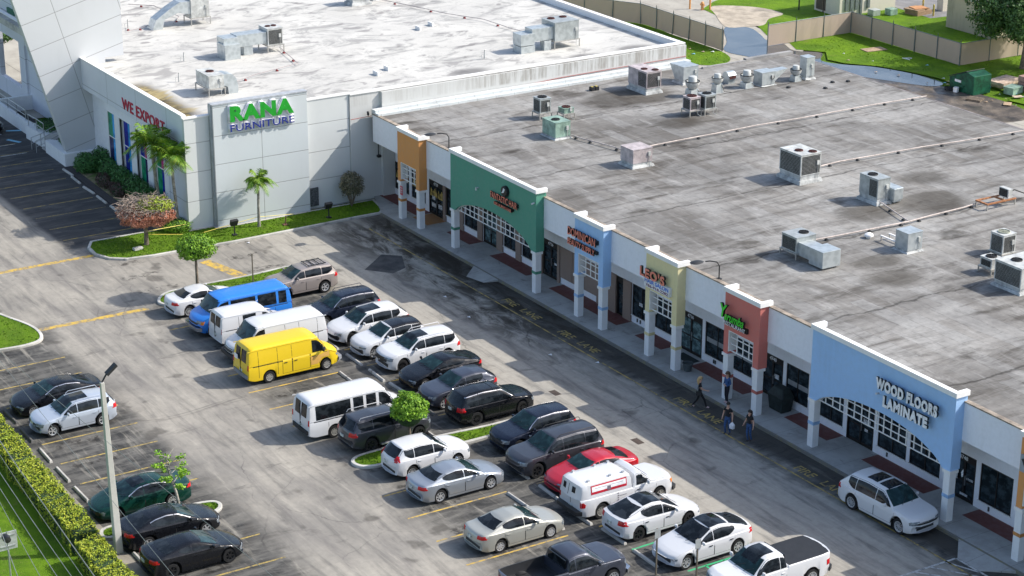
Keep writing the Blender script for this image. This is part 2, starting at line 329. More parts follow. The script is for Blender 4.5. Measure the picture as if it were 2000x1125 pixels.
island('c', spline([(19.6, -17.3), (18.75, -18.1), (18.0, -17.3), (18.0, -14), (18.3, -10), (18.3, -7), (18.9, -6.2), (19.55, -7), (19.6, -10), (19.6, -14)]), 2)
island('l', spline([(-8.8, -25.6), (-6.6, -25.0), (-4.9, -25.3), (-4.4, -26.5), (-4.6, -28.5), (-5.0, -31), (-8, -31.2), (-12, -31.0), (-11.5, -27)]), 3)
island('s', spline([(20.1, -26.2), (19.5, -25.4), (18.8, -25.7), (18.6, -27.5), (18.7, -30), (18.9, -31.2), (19.9, -31.2), (20.1, -28.5)]), 4)
isl = [(-19.3, -16.9), (-18.2, -17.5), (-16.8, -17.6), (-15.6, -17.1), (-14.9, -16.2), (-14.62, -14.5), (-14.55, -12), (-14.4, -9), (-14.5, -5), (-14.62, 0), (-14.6, 1.75), (-15.2, 2.3), (-17.46, 2.75), (-17.46, -2), (-17.42, -8.8), (-17.95, -8.8), (-17.95, -10.5), (-19.2, -10.5), (-19.25, -13)]
island('sign', isl, 5, n=3500)
# planting bed along the furniture store (shaded dead grass and soil)
t = NT('dry_bed_soil'); pp = t.pos(); BED = t.out(t.mix(t.mr(t.noise(pp, 1.1, 6, .7), .4, .62), t.mix(t.mr(t.noise(pp, 9, 5), .35, .7), (.30, .24, .15), (.19, .14, .09)), (.09, .14, .03)), .95, t.noise(pp, 20, 5), .8, .05)
m = MB(); m.prism([(-35.3, -12.0), (-19.3, -12.35), (-19.25, -10.1), (-36, -10.1)], -.05, .08); struct(m.build('planting_bed', BED))
m = MB(); m.prism([(-35.6, -12.6), (-19.3, -12.98), (-19.3, -12.36), (-35.6, -12.02)], -.05, .055); struct(m.build('bed_kerb', plain('dark_kerb_asphalt', (.05, .045, .045), .9)))
# strip beyond the hedge on the street side
sheet('verge', [(-140, -31.0), (90, -31.0), (90, -75), (-140, -75)], -.004, GRASS2)
m = MB()
m.prism([(-3, -31.05), (8, -31.25), (24, -31.6), (60, -32), (60, -31.0), (-3, -30.95)], -.04, .012); struct(m.build('lot_edge_strip', concrete_mat('dirty_edge_concrete', (.30, .27, .23), (.2, .18, .14), 4, 'x', .5)))
# rear yard
sheet('rear_alley', [(-120, 26), (60, 26), (60, 50.5), (-33, 53), (-36, 56), (-39, 56), (-52, 58.5), (-62, 70), (-75, 66), (-120, 60)], -.008, ALLEY)
sheet('rear_concrete_apron', [(-26, 37), (70, 37), (70, 62), (8, 62), (-4, 59.5), (-10, 57), (-14, 53), (-22, 50)], -.002, ALLEY)
sheet('rear_lawn', [(-120, 24), (-60, 24), (-50, 49), (-38.2, 48.8), (-34.5, 49.5), (-34.0, 44.5), (-40, 41), (-60, 30)], .0, GRASS2) if False else None
lawnp = spline([(-51, 48.5), (-45, 48.6), (-38.6, 48.6), (-35.6, 47.4), (-34.8, 45.3), (-36.5, 43.6), (-42, 42.4), (-52, 38), (-58, 38), (-57, 44)], 5)
g1 = sheet('rear_lawn', lawnp, .012, GRASS2); tufts('grass_tufts', lawnp, .01, 1500, TUFT, g1, .07, 9)
field = [(-37.6, 55.6), (-35.5, 54.6), (-33.4, 56.2), (-31.3, 54.6), (-29.6, 55.0), (-27.3, 56.8), (-24, 57.9), (-21.6, 58.4), (-19.9, 58.2), (-18.8, 60.2), (-14.5, 60.0), (-13.5, 58.3), (-10, 59), (0, 63), (60, 68), (60, 200), (-160, 200), (-160, 90), (-75, 90), (-60, 72), (-54.5, 60), (-52.5, 57.2), (-48, 56.4), (-45.5, 57.8), (-44.3, 57.3), (-40.7, 55.6), (-39.3, 55.0)]
g2 = sheet('rear_field', field, .014, GRASS2); tufts('grass_tufts', [(-37, 56), (-26, 58), (-20, 60), (-13, 61), (-13, 70), (-38, 70)], .01, 1800, TUFT, g2, .07, 10)
t = NT('dark_wet_dirt'); pp = t.pos(); DIRT = t.out(t.mix(t.mr(t.noise(pp, .5, 6, .7), .38, .66), (.045, .038, .034), (.16, .13, .10)), t.mr(t.noise(pp, .4, 4), .4, .6, .35, .95), t.noise(pp, 6, 6), .6, .05)
sheet('wet_dirt', spline([(-29.5, 52.2), (-24, 54.6), (-20, 56.6), (-17, 57.6), (-13, 57.8), (-9, 56.5), (-9.5, 52.5), (-14, 51.0), (-19, 50.2), (-24.5, 49.8), (-29, 49)], 5), .004, DIRT)
t = NT('puddle_water'); pp = t.pos(); WATER = t.out(t.mix(t.mr(t.noise(pp, .5, 4), .4, .7), (.05, .06, .075), (.09, .10, .11)), .04, t.noise(pp, 2.2, 3), .04, .02, Specular_IOR_Level=1.)
sheet('puddle_water', spline([(-45.4, 54.4), (-44.2, 56.2), (-41.5, 55.4), (-39.4, 54.5), (-37.8, 55.0), (-35.3, 54.2), (-33.4, 55.7), (-31.3, 53.9), (-29.3, 54.6), (-27.3, 56.3), (-24, 57.5), (-21, 57.8), (-19.8, 57.0), (-20.6, 55.6), (-25.2, 53.3), (-28, 52.0), (-31, 50.6), (-35.0, 49.6), (-38.3, 48.9), (-41, 51.2)], 4), .018, WATER)
sheet('sand_path', spline([(-45.6, 54.6), (-50, 56.8), (-53, 58.8), (-50.5, 62), (-47, 62.5), (-46, 60), (-44.3, 58.0), (-44.6, 56)], 4), .02, plain('sandy_dirt', (.42, .36, .28), .95, 0, .2, .8))
t = NT('road_asphalt'); pp = t.pos(); ROAD = t.out(t.mix(t.mr(t.noise(pp, .5, 5), .35, .7), (.17, .165, .165), (.24, .235, .23)), .9, t.noise(pp, 12, 4), .3, .01)
sheet('road', [(-47.5, 73.5), (-47.5, 120), (-33, 120), (-38.3, 73)], .024, ROAD)
# ------------------------------------------------------------ shopping plaza (grey roof)
STUC = streaky('lilac_white_stucco', (.80, .81, .86), (.5, .5, .5), .4)
STUCW = streaky('white_stucco', (.76, .77, .78), (.42, .41, .38), .5)
TRIM = streaky('white_trim', (.80, .79, .77), (.5, .48, .44), .35)
DARKG = glassy('dark_shop_glass'); FRAME = plain('dark_bronze_frame', (.035, .030, .028), .4, .5)
TAN = streaky('tan_brown_pilaster', (.26, .19, .155), (.16, .12, .10), .4)
def roof_grey():
    t = NT('grey_roll_roofing'); p = t.pos(); X, Y, Z = t.xyz()
    wob = t.ma('MULTIPLY', t.ma('SUBTRACT', t.noise(p, .5, 4), .5), .5)
    br = t.n('ShaderNodeTexBrick'); t.set(br.inputs['Vector'], t.vec(t.ma('ADD', X, wob), t.ma('ADD', Y, wob)))
    for a, v in (('Scale', 1.), ('Mortar Size', .028), ('Mortar Smooth', .6), ('Bias', 0.), ('Brick Width', 4.4), ('Row Height', .95)): br.inputs[a].default_value = v
    br.offset = .37; br.inputs['Color1'].default_value = (.1, .1, .1, 1); br.inputs['Color2'].default_value = (.9, .9, .9, 1); br.inputs['Mortar'].default_value = (.5, .5, .5, 1)
    big = t.noise(t.sc(p, .13, .10, 1), 1., 6, .68, .5); st = t.noise(t.sc(p, .9, .16, 1), 1., 6, .72, .5); st2 = t.noise(t.sc(p, .3, 1.4, 1), 1., 6, .72, .4); f = t.noise(p, 2.6, 6, .75)
    col = t.mix(t.mr(big, .34, .66), (.18, .170, .158), (.355, .343, .322))
    col = t.mix(t.mr(br.outputs['Color'], .2, .9, .0, .32, False), col, (.40, .405, .40))
    col = t.mix(t.mr(st, .45, .70, 0, .70), col, (.088, .080, .072)); col = t.mix(t.mr(st2, .50, .74, 0, .5), col, (.47, .46, .44)); col = t.mix(t.mr(st2, .44, .27, 0, .45), col, (.10, .094, .09))
    col = t.mix(t.mr(f, .35, .8, 0, .4), col, (.14, .14, .14))
    yr = t.ma('ABSOLUTE', t.ma('SUBTRACT', t.ma('FRACT', t.ma('DIVIDE', t.ma('ADD', X, t.ma('MULTIPLY', wob, 2.6)), 9.3)), .5))   # long wavy seams running front to back
    col = t.mix(t.ma('MULTIPLY', t.mr(yr, .485, .4995), t.mr(st, .3, .6, .2, .7)), col, (.07, .068, .066))
    col = t.mix(t.ma('MULTIPLY', br.outputs['Fac'], t.mr(f, .4, .65, .1, .5)), col, (.10, .098, .095))
    pond = t.ma('MULTIPLY', t.mr(t.noise(t.sc(p, .35, .2, 1), 1., 5, .6), .58, .70), .6); col = t.mix(pond, col, (.06, .055, .05))
    for xa, ya, r_ in ((16.5, 21.5, 2.6), (16.0, 17.0, 2.2), (12.5, 24.5, 2.), (22.5, 12.0, 1.8), (-12, 20, 3.), (-5, 19, 2.), (25, 11, 2.)):      # ponding stains round the equipment
        d = t.n('ShaderNodeVectorMath', operation='DISTANCE'); t.set(d.inputs[0], t.sc(p, 1, .7, 0)); d.inputs[1].default_value = (xa, ya*.7, 0)
        q = t.ma('ADD', d.outputs['Value'], t.ma('MULTIPLY', st, 3.5)); col = t.mix(t.mr(q, r_+1.4, r_+.4, 0, .6), col, (.075, .068, .06))
    return t.out(t.con(col, .12, -.02), .85, t.ma('ADD', f, br.outputs['Fac']), .25, .02)
RG = roof_grey()
plaza = thing('shopping_plaza', 'long low shopping plaza with grey flat roof and white walls under coloured entrance portals', 'shopping plaza', (0, 4.5, 0))
def P(mb, name, mats, parent=plaza, **k):
    o = mb.build(name, mats, parent, **k)
    off = Vector((0, 0, 0)); q = parent
    while q: off += q.location; q = q.parent
    o.location = -off; return o
X1 = 76.
m = MB(); m.prism([(-17.4, 2.9), (X1, 2.9), (X1, 37.3), (-15.9, 37.3), (-15.9, 29.0), (-17.4, 29.0)], 5.7, 6.1); P(m, 'roof', RG)
m = MB()
m.box(-17.4, 2.75, 4.2, X1, 2.9, 6.08); m.box(-17.4, 2.9, 4.2, X1, 4.62, 4.28)             # fascia and soffit
P(m, 'fascia', STUC)
m = MB(); m.box(-17.4, 2.71, 6.08, X1, 2.98, 6.15); P(m, 'roof_edge', plain('rusty_roof_edge', (.34, .28, .22), .7, .1, .3, 2))
m = MB(); m.box(-17.4, 37.2, 0, X1, 37.45, 5.7); m.box(X1-.25, 4.8, 0, X1, 37.2, 5.7); P(m, 'rear_wall', STUCW)
m = MB(); m.box(-15.9, 37.3, 5.7, X1, 37.47, 6.11); P(m, 'rear_edge', plain('grey_roof_edge', (.20, .18, .175), .8, 0, .3, 1))
m = MB(); m.box(-17.55, 2.76, 5.96, -17.0, 29.0, 6.42); m.box(-17.0, 2.76, 6.1, -16.6, 29.0, 6.26); P(m, 'parapet_flashing', concrete_mat('flashing_metal', (.62, .66, .66), (.5, .52, .52), 1.5, 'y', .2))
m = MB(); m.box(-15.9, 33.0, 6.1, -15.55, 37.4, 6.32); m.box(-15.7, 29.0, 6.1, -15.5, 33, 6.22); P(m, 'roof_kerb', concrete_mat('grey_kerb_cap', (.34, .33, .32), (.2, .2, .2), 1.5, 'y', .4))
# storefront openings: (kind, x0, x1)
ops = [('w', -17.6, -15.65), ('w', -15.3, -13.4), ('d', -12.94, -11.0), ('p', -10.98, -10.66), ('w', -10.64, -9.0), ('p', -8.95, -8.38), ('w', -8.34, -6.65), ('p', -6.6, -6.02), ('d', -5.97, -4.28), ('p', -4.26, -3.56),
       ('w', -3.52, -2.02), ('p', -2.0, -1.4), ('w', -1.36, .45), ('p', .5, 1.05), ('d', 1.07, 2.7), ('p', 2.71, 2.97), ('b', 2.99, 6.93), ('q', 6.95, 8.9), ('d', 8.92, 9.64), ('p', 9.65, 10.42), ('w', 10.45, 12.3), ('w', 12.7, 14.72),
       ('d', 15.02, 17.1), ('w', 17.36, 19.55), ('w', 19.76, 21.5), ('d', 22.33, 24.06), ('w', 24.32, 26.13), ('w', 26.93, 28.86), ('d', 29.17, 31.16), ('w', 31.47, 33.53), ('w', 33.76, 35.88), ('d', 36.7, 38.2), ('w', 38.5, 40.58), ('w', 41.3, 43.4), ('d', 44, 46), ('w', 46.5, 49), ('w', 50, 53)]
m = MB(); m.box(-17.5, 4.5, 2.5, X1, 4.8, 4.2); x = -17.6
for k, a, c in ops+[('e', X1, X1)]:
    if a > x+.02: m.box(x, 4.5, .15, a, 4.8, 2.5)
    if k in 'wb': m.box(a, 4.498, .15, c, 4.8, .55)
    x = c
P(m, 'shopfront_wall', STUC)
for k, a, c in ops:
    if k == 'w': m = MB(); m.box(a-.04, 4.44, .545, c+.04, 4.5, .60); P(m, 'window_sill', TRIM)
for k, a, c in ops:
    if k == 'w':
        w = MB(); n = 2 if c-a > 1.4 else 1
        w.box(a, 4.53, .56, a+.06, 4.60, 2.5); w.box(c-.06, 4.53, .56, c, 4.60, 2.5); w.box(a+.06, 4.53, 2.42, c-.06, 4.60, 2.5); w.box(a+.06, 4.53, .56, c-.06, 4.60, .64)
        if n == 2: w.box((a+c)/2-.03, 4.53, .64, (a+c)/2+.03, 4.60, 2.42)
        f = P(w, 'window', FRAME); g = MB(); g.box(a+.06, 4.565, .64, c-.06, 4.59, 2.42); q = g.build('pane', DARKG, f)
        if a > 17.3 and a < 25: g = MB(); g.box(a+.1, 4.55, 1.35, c-.1, 4.562, 1.62); g.build('window_banner', plain('grey_banner', (.25, .26, .27), .7), f)
    elif k == 'd':
        w = MB(); w.box(a, 4.50, .16, a+.09, 4.62, 2.5); w.box(c-.09, 4.50, .16, c, 4.62, 2.5); w.box(a+.09, 4.50, 2.14, c-.09, 4.62, 2.5); mid = (a+c)/2
        if c-a > 1.3: w.box(mid-.06, 4.52, .16, mid+.06, 4.62, 2.14)
        w.box(a+.09, 4.54, .16, c-.09, 4.60, .3); w.box(a+.09, 4.54, 1.1, c-.09, 4.60, 1.16)
        f = P(w, 'door', FRAME); g = MB(); g.box(a+.09, 4.575, .3, c-.09, 4.595, 2.14)
        g.build('door_glass', glassy('pale_door_glass', (.05, .08, .085), .08) if 15 < a < 16 or -6 < a < -5 else DARKG, f)
        g = MB(); g.box(mid+.12, 4.44, .95, mid+.16, 4.5, 1.45); g.box(mid+.12, 4.49, 1.4, mid+.16, 4.56, 1.44); g.build('handle', plain('brushed_handle', (.5, .5, .5), .3, .9), f)
    elif k in 'pq': w = MB(); w.box(a, 4.40, .15, c, 4.5, 2.52); P(w, 'pilaster' if k == 'p' else 'boarded_panel', TAN)
    elif k == 'b':
        w = MB()
        for i in range(3): w.box(a+i*(c-a)/3+.02, 4.44, .56, a+(i+1)*(c-a)/3-.02, 4.5, 2.5)
        P(w, 'boarded_panel', TAN)
WHT = plain('white_sign_paint', (.80, .81, .82), .5); BLK = plain('black_letter_return', (.012, .012, .014), .45)
for s_, xa in (('4720', -12.3), ('4726', 1.6), ('4736', 15.75), ('4740', 22.95), ('4748', 37.1)):
    o = text('door_number', s_, xa, xa+.55, 2.22, 2.42, '-y', 4.498, .02, [WHT], plaza); o.location = (0, -4.5, 0)
for xa, za, bl in ((30.4, 1.5, ('NO', 'ENTRY')),): pass
# signs and decals on doors
for a, z, w_, h_ in ((-12.55, .7, .55, .28), (-11.7, .75, .5, .3), (-12.5, 1.2, .4, .25), (2.3, 1.1, .3, .14), (30.4, 1.35, .5, .3), (30.5, 1.0, .25, .15), (36.85, 1.5, .22, .2), (36.85, 1.1, .22, .3), (37.3, .4, .5, .12), (23.4, 1.3, .35, .25), (11.15, 1.35, .35, .2)): m = MB(); m.box(a, 4.485, z, a+w_, 4.497, z+h_); P(m, 'door_decal', plain('pale_decal', (.55, .56, .58), .5, 0, .5, 14))
GOLD = plain('gold_mural', (.42, .30, .08), .6, 0, .5, 5)
for a, c in ((-15.22, -13.5), (-12.8, -11.9), (-11.8, -11.1), (-17.5, -15.8)): m = MB(); m.slab([(a, 4.51, 1.4), (c, 4.51, 1.4), (c, 4.51, 1.75), (c-.3*(c-a), 4.51, 2.0), (a+.35*(c-a), 4.51, 1.7), (a+.1*(c-a), 4.51, 1.95)], (0, .02, 0)); P(m, 'gold_mural', GOLD)
o = text('door_lettering', 'ALL FLOORS', 37.55, 38.05, 1.25, 1.36, '-y', 4.53, .012, [WHT], plaza); o.location = (0, -4.5, 0)
m = MB(); m.slab([(37.3, 4.52, 1.25), (37.5, 4.52, 1.4), (37.42, 4.52, 1.75), (37.25, 4.52, 1.5)], (0, .012, 0)); P(m, 'door_emblem', WHT)
# small fittings along the wall
for x in (-9.6, 1.25, 11.0, 11.3, 18.2, 18.35, 32.2, 39.2): m = MB(); m.box(x, 4.44, .3, x+.07, 4.5, .52); P(m, 'wall_outlet', plain('dark_outlet', (.06, .06, .06), .5))
# ---- portals
def portal(x0, x1, colr, big=False, nm=''):
    top = 6.42 if big else 6.16; ya, yb = 2.2, 2.78; m = MB()
    cm = streaky(nm+'_stucco', colr, tuple(c*.6+.05 for c in colr), .6, .8, None, .42); bm = plain(nm+'_band', tuple(c*.85 for c in colr), .7)
    oa, ob = (x0+.5, x1-.55) if big else (x0+.36, x1-.44); zb = 2.75
    if big:
        n = 28; xs = [oa+(ob-oa)*i/n for i in range(n+1)]; c = (oa+ob)/2; hw = (ob-oa)/2
        za = [zb+1.12*max(0, 1-abs((x-c)/hw)**2.1)**.75 for x in xs]
        m.box(x0, ya, zb, oa, yb, 6.08); m.box(ob, ya, zb, x1, yb, 6.08)
        for i in range(n): m.slab([(xs[i], ya, za[i]), (xs[i+1], ya, za[i+1]), (xs[i+1], ya, 6.08), (xs[i], ya, 6.08)], (0, yb-ya, 0))
    else:
        zo = 4.1; m.box(x0, ya, zb, oa, yb, 6.16); m.box(ob, ya, zb, x1, yb, 6.16); m.box(oa, ya, zo, ob, yb, 6.16)
    lowtop = top; top0 = 6.16 if big else 6.16
    if big: m.box(x0, ya, 6.08, x1, ya+.16, top); m.box(x0, ya+.16, 6.08, x0+.12, yb+.12, top); m.box(x1-.12, ya+.16, 6.08, x1, yb+.12, top)
    # one welded skin so the front reads as one wall
    me_o = m.build('portal', cm, plaza); me_o.location = (0, -4.5, 0)
    bm_ = bmesh.new(); bm_.from_mesh(me_o.data); bmesh.ops.remove_doubles(bm_, verts=bm_.verts, dist=.0005)
    inner = {}
    for f in bm_.faces: inner.setdefault(tuple(sorted(v.index for v in f.verts)), []).append(f)
    bmesh.ops.delete(bm_, geom=[f for l in inner.values() if len(l) > 1 for f in l], context='FACES'); bm_.to_mesh(me_o.data); bm_.free()
    c = MB(); c.box(x0-.08, ya-.08, top, x1+.08, ya+.20, top+.24); c.box(x0-.08, ya+.20, top, x0+.16, yb+.18, top+.24); c.box(x1-.16, ya+.20, top, x1+.08, yb+.18, top+.24); c.build('cap', TRIM, me_o)
    l = MB()   # white reveal and lattice
    w = .045; yl = 2.36
    if big:
        l.box(oa, yl, zb, ob, yl+.05, zb+w); nc = 17
        zt = lambda x: zb+1.12*max(0, 1-abs((x-(oa+ob)/2)/((ob-oa)/2))**2.1)**.75
        for i in range(1, nc):
            x = oa+(ob-oa)*i/nc; l.box(x-w/2, yl, zb+w, x+w/2, yl+.05, zt(x)+.02)
        for j in (1, 2):
            z = zb+.38*j; hwz = next((h for h in [k*.02 for k in range(int((ob-oa)*50/2), 0, -1)] if zt((oa+ob)/2+h) > z+.05), 0)
            if hwz: l.box((oa+ob)/2-hwz, yl+.004, z-w/2, (oa+ob)/2+hwz, yl+.046, z+w/2)
        for i in range(28):
            a, b2 = oa+(ob-oa)*i/28, oa+(ob-oa)*(i+1)/28; l.slab([(a, yl-.02, zt(a)-.045), (b2, yl-.02, zt(b2)-.045), (b2, yl-.02, zt(b2)+.0), (a, yl-.02, zt(a)+.0)], (0, .09, 0))
    else:
        l.box(oa, ya+.02, 2.9, oa+.05, yb-.02, 4.1); l.box(ob-.05, ya+.02, 2.9, ob, yb-.02, 4.1); l.box(oa+.05, ya+.02, 4.05, ob-.05, yb-.02, 4.1); l.box(oa+.05, yl, 2.9, ob-.05, yl+.05, 2.95)
        for i in range(1, 4): x = oa+.05+(ob-oa-.1)*i/4; l.box(x-w/2, yl, 2.95, x+w/2, yl+.05, 4.05)
        for j in (1, 2): z = 2.95+1.1*j/3; l.box(oa+.05, yl+.004, z-w/2, ob-.05, yl+.046, z+w/2)
    l.build('lattice', TRIM, me_o)
    for a in (x0, x1-.42):
        k = MB(); k.box(a+.01, ya+.01, .13, a+.41, yb-.18, 2.6); ko = k.build('column', STUCW, me_o)
        k = MB(); k.box(a-.05, ya-.05, 2.6, a+.47, yb-.1, 2.75); k.build('column_cap', TRIM, ko)
        k = MB(); k.box(a-.005, ya-.005, 1.36, a+.425, yb-.165, 1.53); k.build('column_band', bm, ko)
    return me_o
po_o = portal(-13.02, -10.18, (.66, .29, .085), nm='orange')
po_g = portal(-6.18, 3.75, (.085, .29, .20), True, 'green')
po_b = portal(7.86, 10.74, (.34, .54, .82), nm='cornflower_blue')
po_y = portal(14.86, 17.74, (.74, .65, .36), nm='ochre_yellow')
po_r = portal(21.88, 24.76, (.60, .17, .135), nm='brick_red')
po_w = portal(28.85, 38.83, (.34, .54, .82), True, 'sky_blue')
po_2 = portal(42.95, 45.8, (.66, .29, .085), nm='orange_end')
tag(po_2, 'orange entrance portal at the right edge, cut by the frame')
# wall lamps / cameras
for pp_ in ([(-2.83, 2.2, 5.0), (-2.83, 2.05, 5.02), (-2.83, 2.05, 4.86)], [(33.78, 2.2, 4.8), (33.78, 2.02, 4.8)], [(3.55, 2.2, 5.8), (3.55, 2.0, 5.76)]): m = MB(); m.tube(pp_, .055); P(m, 'wall_camera', plain('white_camera', (.6, .6, .6), .4))
# ------------------------------------------------------------ shop signs
SALM = plain('salmon_red_letter', (.80, .24, .16), .4)
def sign(name, label, loc): return thing(name, label, 'sign', loc)
def put(o, root): o.location = -root.location
NAVY = plain('navy_letter', (.02, .035, .24), .4)
s = sign('shop_sign', 'salmon channel letters reading FANTASTIC HAIR on the green portal', (.4, 2.2, 4.9))
put(text('lettering', 'FANTASTIC HAIR', -1.12, 1.9, 4.90, 5.32, '-y', 2.1, .08, [SALM, BLK], s, .014), s); put(text('lettering', '100% HUMAN HAIR', -.62, 1.36, 4.60, 4.80, '-y', 2.08, .12, [SALM, BLK], s, .01), s)
m = MB(); m.box(-1.1, 2.08, 4.98, 1.85, 2.2, 5.2); m.box(-.6, 2.08, 4.63, 1.35, 2.2, 4.77); put(m.build('raceway', BLK, s), s)
m = MB(); m.lathe([(0, 1.98), (.30, 1.98), (.34, 2.02), (.34, 2.2)], .45, 5.68, 18, axis='y'); put(m.build('emblem', BLK, s), s); m = MB(); m.slab([(.25, 1.96, 5.55), (.5, 1.96, 5.62), (.62, 1.96, 5.85), (.45, 1.96, 5.9), (.38, 1.96, 5.7)], (0, .03, 0)); put(m.build('emblem_mark', WHT, s), s)
s = sign('shop_sign', 'salmon channel letters reading DOMINICAN BEAUTY SUPPLY on the blue portal', (8.8, 2.2, 4.9))
put(text('lettering', 'DOMINICAN', 7.45, 10.25, 5.06, 5.56, '-y', 2.06, .10, [SALM, BLK], s, .016), s); put(text('lettering', 'BEAUTY SUPPLY', 7.45, 10.2, 4.50, 4.88, '-y', 2.06, .10, [SALM, BLK], s, .016), s)
m = MB(); m.box(7.5, 2.05, 5.18, 10.3, 2.2, 5.42); m.box(7.5, 2.05, 4.6, 10.3, 2.2, 4.78); put(m.build('raceway', BLK, s), s)
s = sign('shop_sign', "red letters reading LEO'S above a white HAIR SALON panel on the yellow portal", (16, 2.2, 4.7))
put(text('lettering', "LEO'S", 14.72, 16.98, 4.86, 5.42, '-y', 2.02, .14, [SALM, BLK], s, .04, 0, 1.15), s)
m = MB(); m.box(14.95, 2.02, 4.30, 17.26, 2.2, 4.82); put(m.build('panel', [plain('white_panel', (.75, .76, .78), .4)], s), s)
put(text('lettering', 'HAIR SALON', 15.02, 17.18, 4.56, 4.78, '-y', 2.018, .012, [plain('bright_blue_letter', (.03, .16, .62), .4)], s, .02), s); put(text('lettering', '786-918-2282', 15.12, 17.16, 4.34, 4.50, '-y', 2.018, .012, [plain('dark_plum_letter', (.16, .02, .08), .4)], s, .01), s)
s = sign('shop_sign', 'green script Yarumba above white RESTAURANT on the red portal', (23, 2.2, 4.8))
GRN = plain('lime_green_letter', (.04, .62, .03), .4); put(text('lettering', 'Y', 21.92, 22.5, 4.86, 5.6, '-y', 1.98, .14, [GRN, BLK], s, .03, .2), s); put(text('lettering', 'arumba', 22.26, 23.88, 4.78, 5.26, '-y', 1.98, .14, [GRN, BLK], s, .02, .4, .98), s)
put(text('lettering', 'RESTAURANT', 22.05, 23.84, 4.44, 4.66, '-y', 2.06, .06, [WHT, BLK], s, .015), s); m = MB(); m.box(22.0, 2.062, 4.42, 23.9, 2.2, 4.68); put(m.build('raceway', BLK, s), s)
s = sign('shop_sign', 'white block letters reading WOOD FLOORS LAMINATE on the wide blue portal', (36, 2.2, 4.9))
put(text('lettering', 'WOOD FLOORS', 33.86, 38.02, 5.17, 5.76, '-y', 1.99, .12, [WHT, BLK], s, .062, 0, 1.14), s); put(text('lettering', 'LAMINATE', 34.42, 37.44, 4.42, 4.98, '-y', 1.99, .12, [WHT, BLK], s, .062, 0, 1.14), s)
s = sign('shop_sign', 'grey shop sign panel with black letters at the right edge on the orange portal', (44.4, 2.2, 4.9))
m = MB(); m.box(43.05, 2.1, 4.55, 45.7, 2.2, 5.35); put(m.build('panel', plain('grey_panel', (.35, .37, .4), .5), s), s); put(text('lettering', 'WIG', 43.2, 45.4, 4.7, 5.2, '-y', 2.1, .1, [BLK], s, .02), s)
m = MB(); m.box(-12.72, 2.18, 1.85, -12.40, 2.206, 2.45); o = m.build('notice_sign', plain('red_notice', (.62, .10, .12), .5), None); tag(o, 'small red and white no parking notice on the orange portal column', 'sign')
for i, (w_, z) in enumerate((('NO', 2.28), ('PARKING', 2.12), ('TOW AWAY', 1.98))): text('notice_lettering', w_, -12.69, -12.43, z, z+.09, '-y', 2.178, .006, [WHT], o)
# ------------------------------------------------------------ furniture store (white roof)
PAN = None
def panel_mat(name, base, ax='y', dh=1.95, dv=4.7, dirt=.2, rot=0., z0=0., v0=0.):
    t = NT(name); p = t.pos(); X, Y, Z = t.xyz(); H = Y if ax == 'y' else X
    if rot: a, b_ = math.cos(rot), math.sin(rot); H, Z = t.ma('SUBTRACT', t.ma('MULTIPLY', H, a), t.ma('MULTIPLY', Z, b_)), t.ma('ADD', t.ma('MULTIPLY', H, b_), t.ma('MULTIPLY', Z, a))
    g = lambda q, d, o: t.mr(t.ma('ABSOLUTE', t.ma('SUBTRACT', t.ma('FRACT', t.ma('DIVIDE', t.ma('SUBTRACT', q, o), d)), .5)), .5-.030/d, .5-.010/d)
    j = t.ma('MAXIMUM', g(Z, dh, z0), g(H, dv, v0)); n = t.noise(t.sc(p, 1, 1, .2), 1.2, 5, .7)
    col = t.mix(t.mr(n, .5, .85, 0, dirt), base, tuple(x*.6 for x in base)); col = t.mix(t.mr(t.noise(p, .5, 3), .35, .7, 0, .12), col, (.45, .46, .46)); col = t.mix(t.ma('MULTIPLY', j, .75), col, (.16, .16, .16))
    return t.out(col, .6, t.ma('SUBTRACT', 1., j), .4, .015)
WALLP = panel_mat('white_wall_panel', (.60, .62, .61), 'y', 1.95, 3.38, .2, 0, .05, -2.1)
WALLX = panel_mat('lilac_wall_panel', (.66, .68, .74), 'x', 1.95, 5.2, .2)
SIGNP = panel_mat('pale_sign_panel', (.55, .59, .60), 'y', 1.9, 3.38, .15, 0, .55, -5.4)
BLADE = panel_mat('slanted_blade_panel', (.56, .575, .59), 'y', 1.95, 4.6, .12, -.262, .3, -8.9)
CORR = NT('corrugated_white'); pp = CORR.pos(); Xc = CORR.xyz(); wv = CORR.ma('SINE', CORR.ma('MULTIPLY', Xc[1], 31.)); nz = CORR.noise(CORR.sc(pp, 3.2, 3.2, .22), 1., 6, .75)
near = CORR.mr(Xc[1], 8., 15.); grim = CORR.ma('MULTIPLY', CORR.mr(nz, .40, .66), CORR.ma('ADD', CORR.ma('MULTIPLY', near, .6), .22)); hi = CORR.mr(Xc[2], 6.55, 6.75)
corr = CORR.out(CORR.mix(CORR.ma('MULTIPLY', grim, hi), CORR.mix(CORR.mr(wv, .5, 1., 0, .04), (.55, .555, .54), (.44, .44, .43)), (.22, .20, .17)), .7, wv, .04, .01)
store = thing('furniture_store', 'white flat roofed furniture store with slanted blade wall and big sign panel', 'building', (-30, 5, 0))
t = NT('white_roof_coating'); p = t.pos(); X, Y, Z = t.xyz()
big = t.noise(t.sc(p, .10, .16, 1), 1., 6, .7, .8); st = t.noise(t.sc(p, .5, .28, 1), 1., 7, .75, 1.2); sp = t.noise(t.sc(p, .9, .5, 1), .8, 3, .6, .6); pat = t.vor(t.sc(p, .34, .22, 1), 1.)[1]
col = t.mix(t.mr(big, .35, .7), (.58, .565, .525), (.48, .468, .435)); col = t.mix(t.mr(st, .48, .64, 0, .8), col, (.26, .255, .245)); col = t.mix(t.mr(sp, .57, .66, 0, .7), col, (.20, .19, .185))
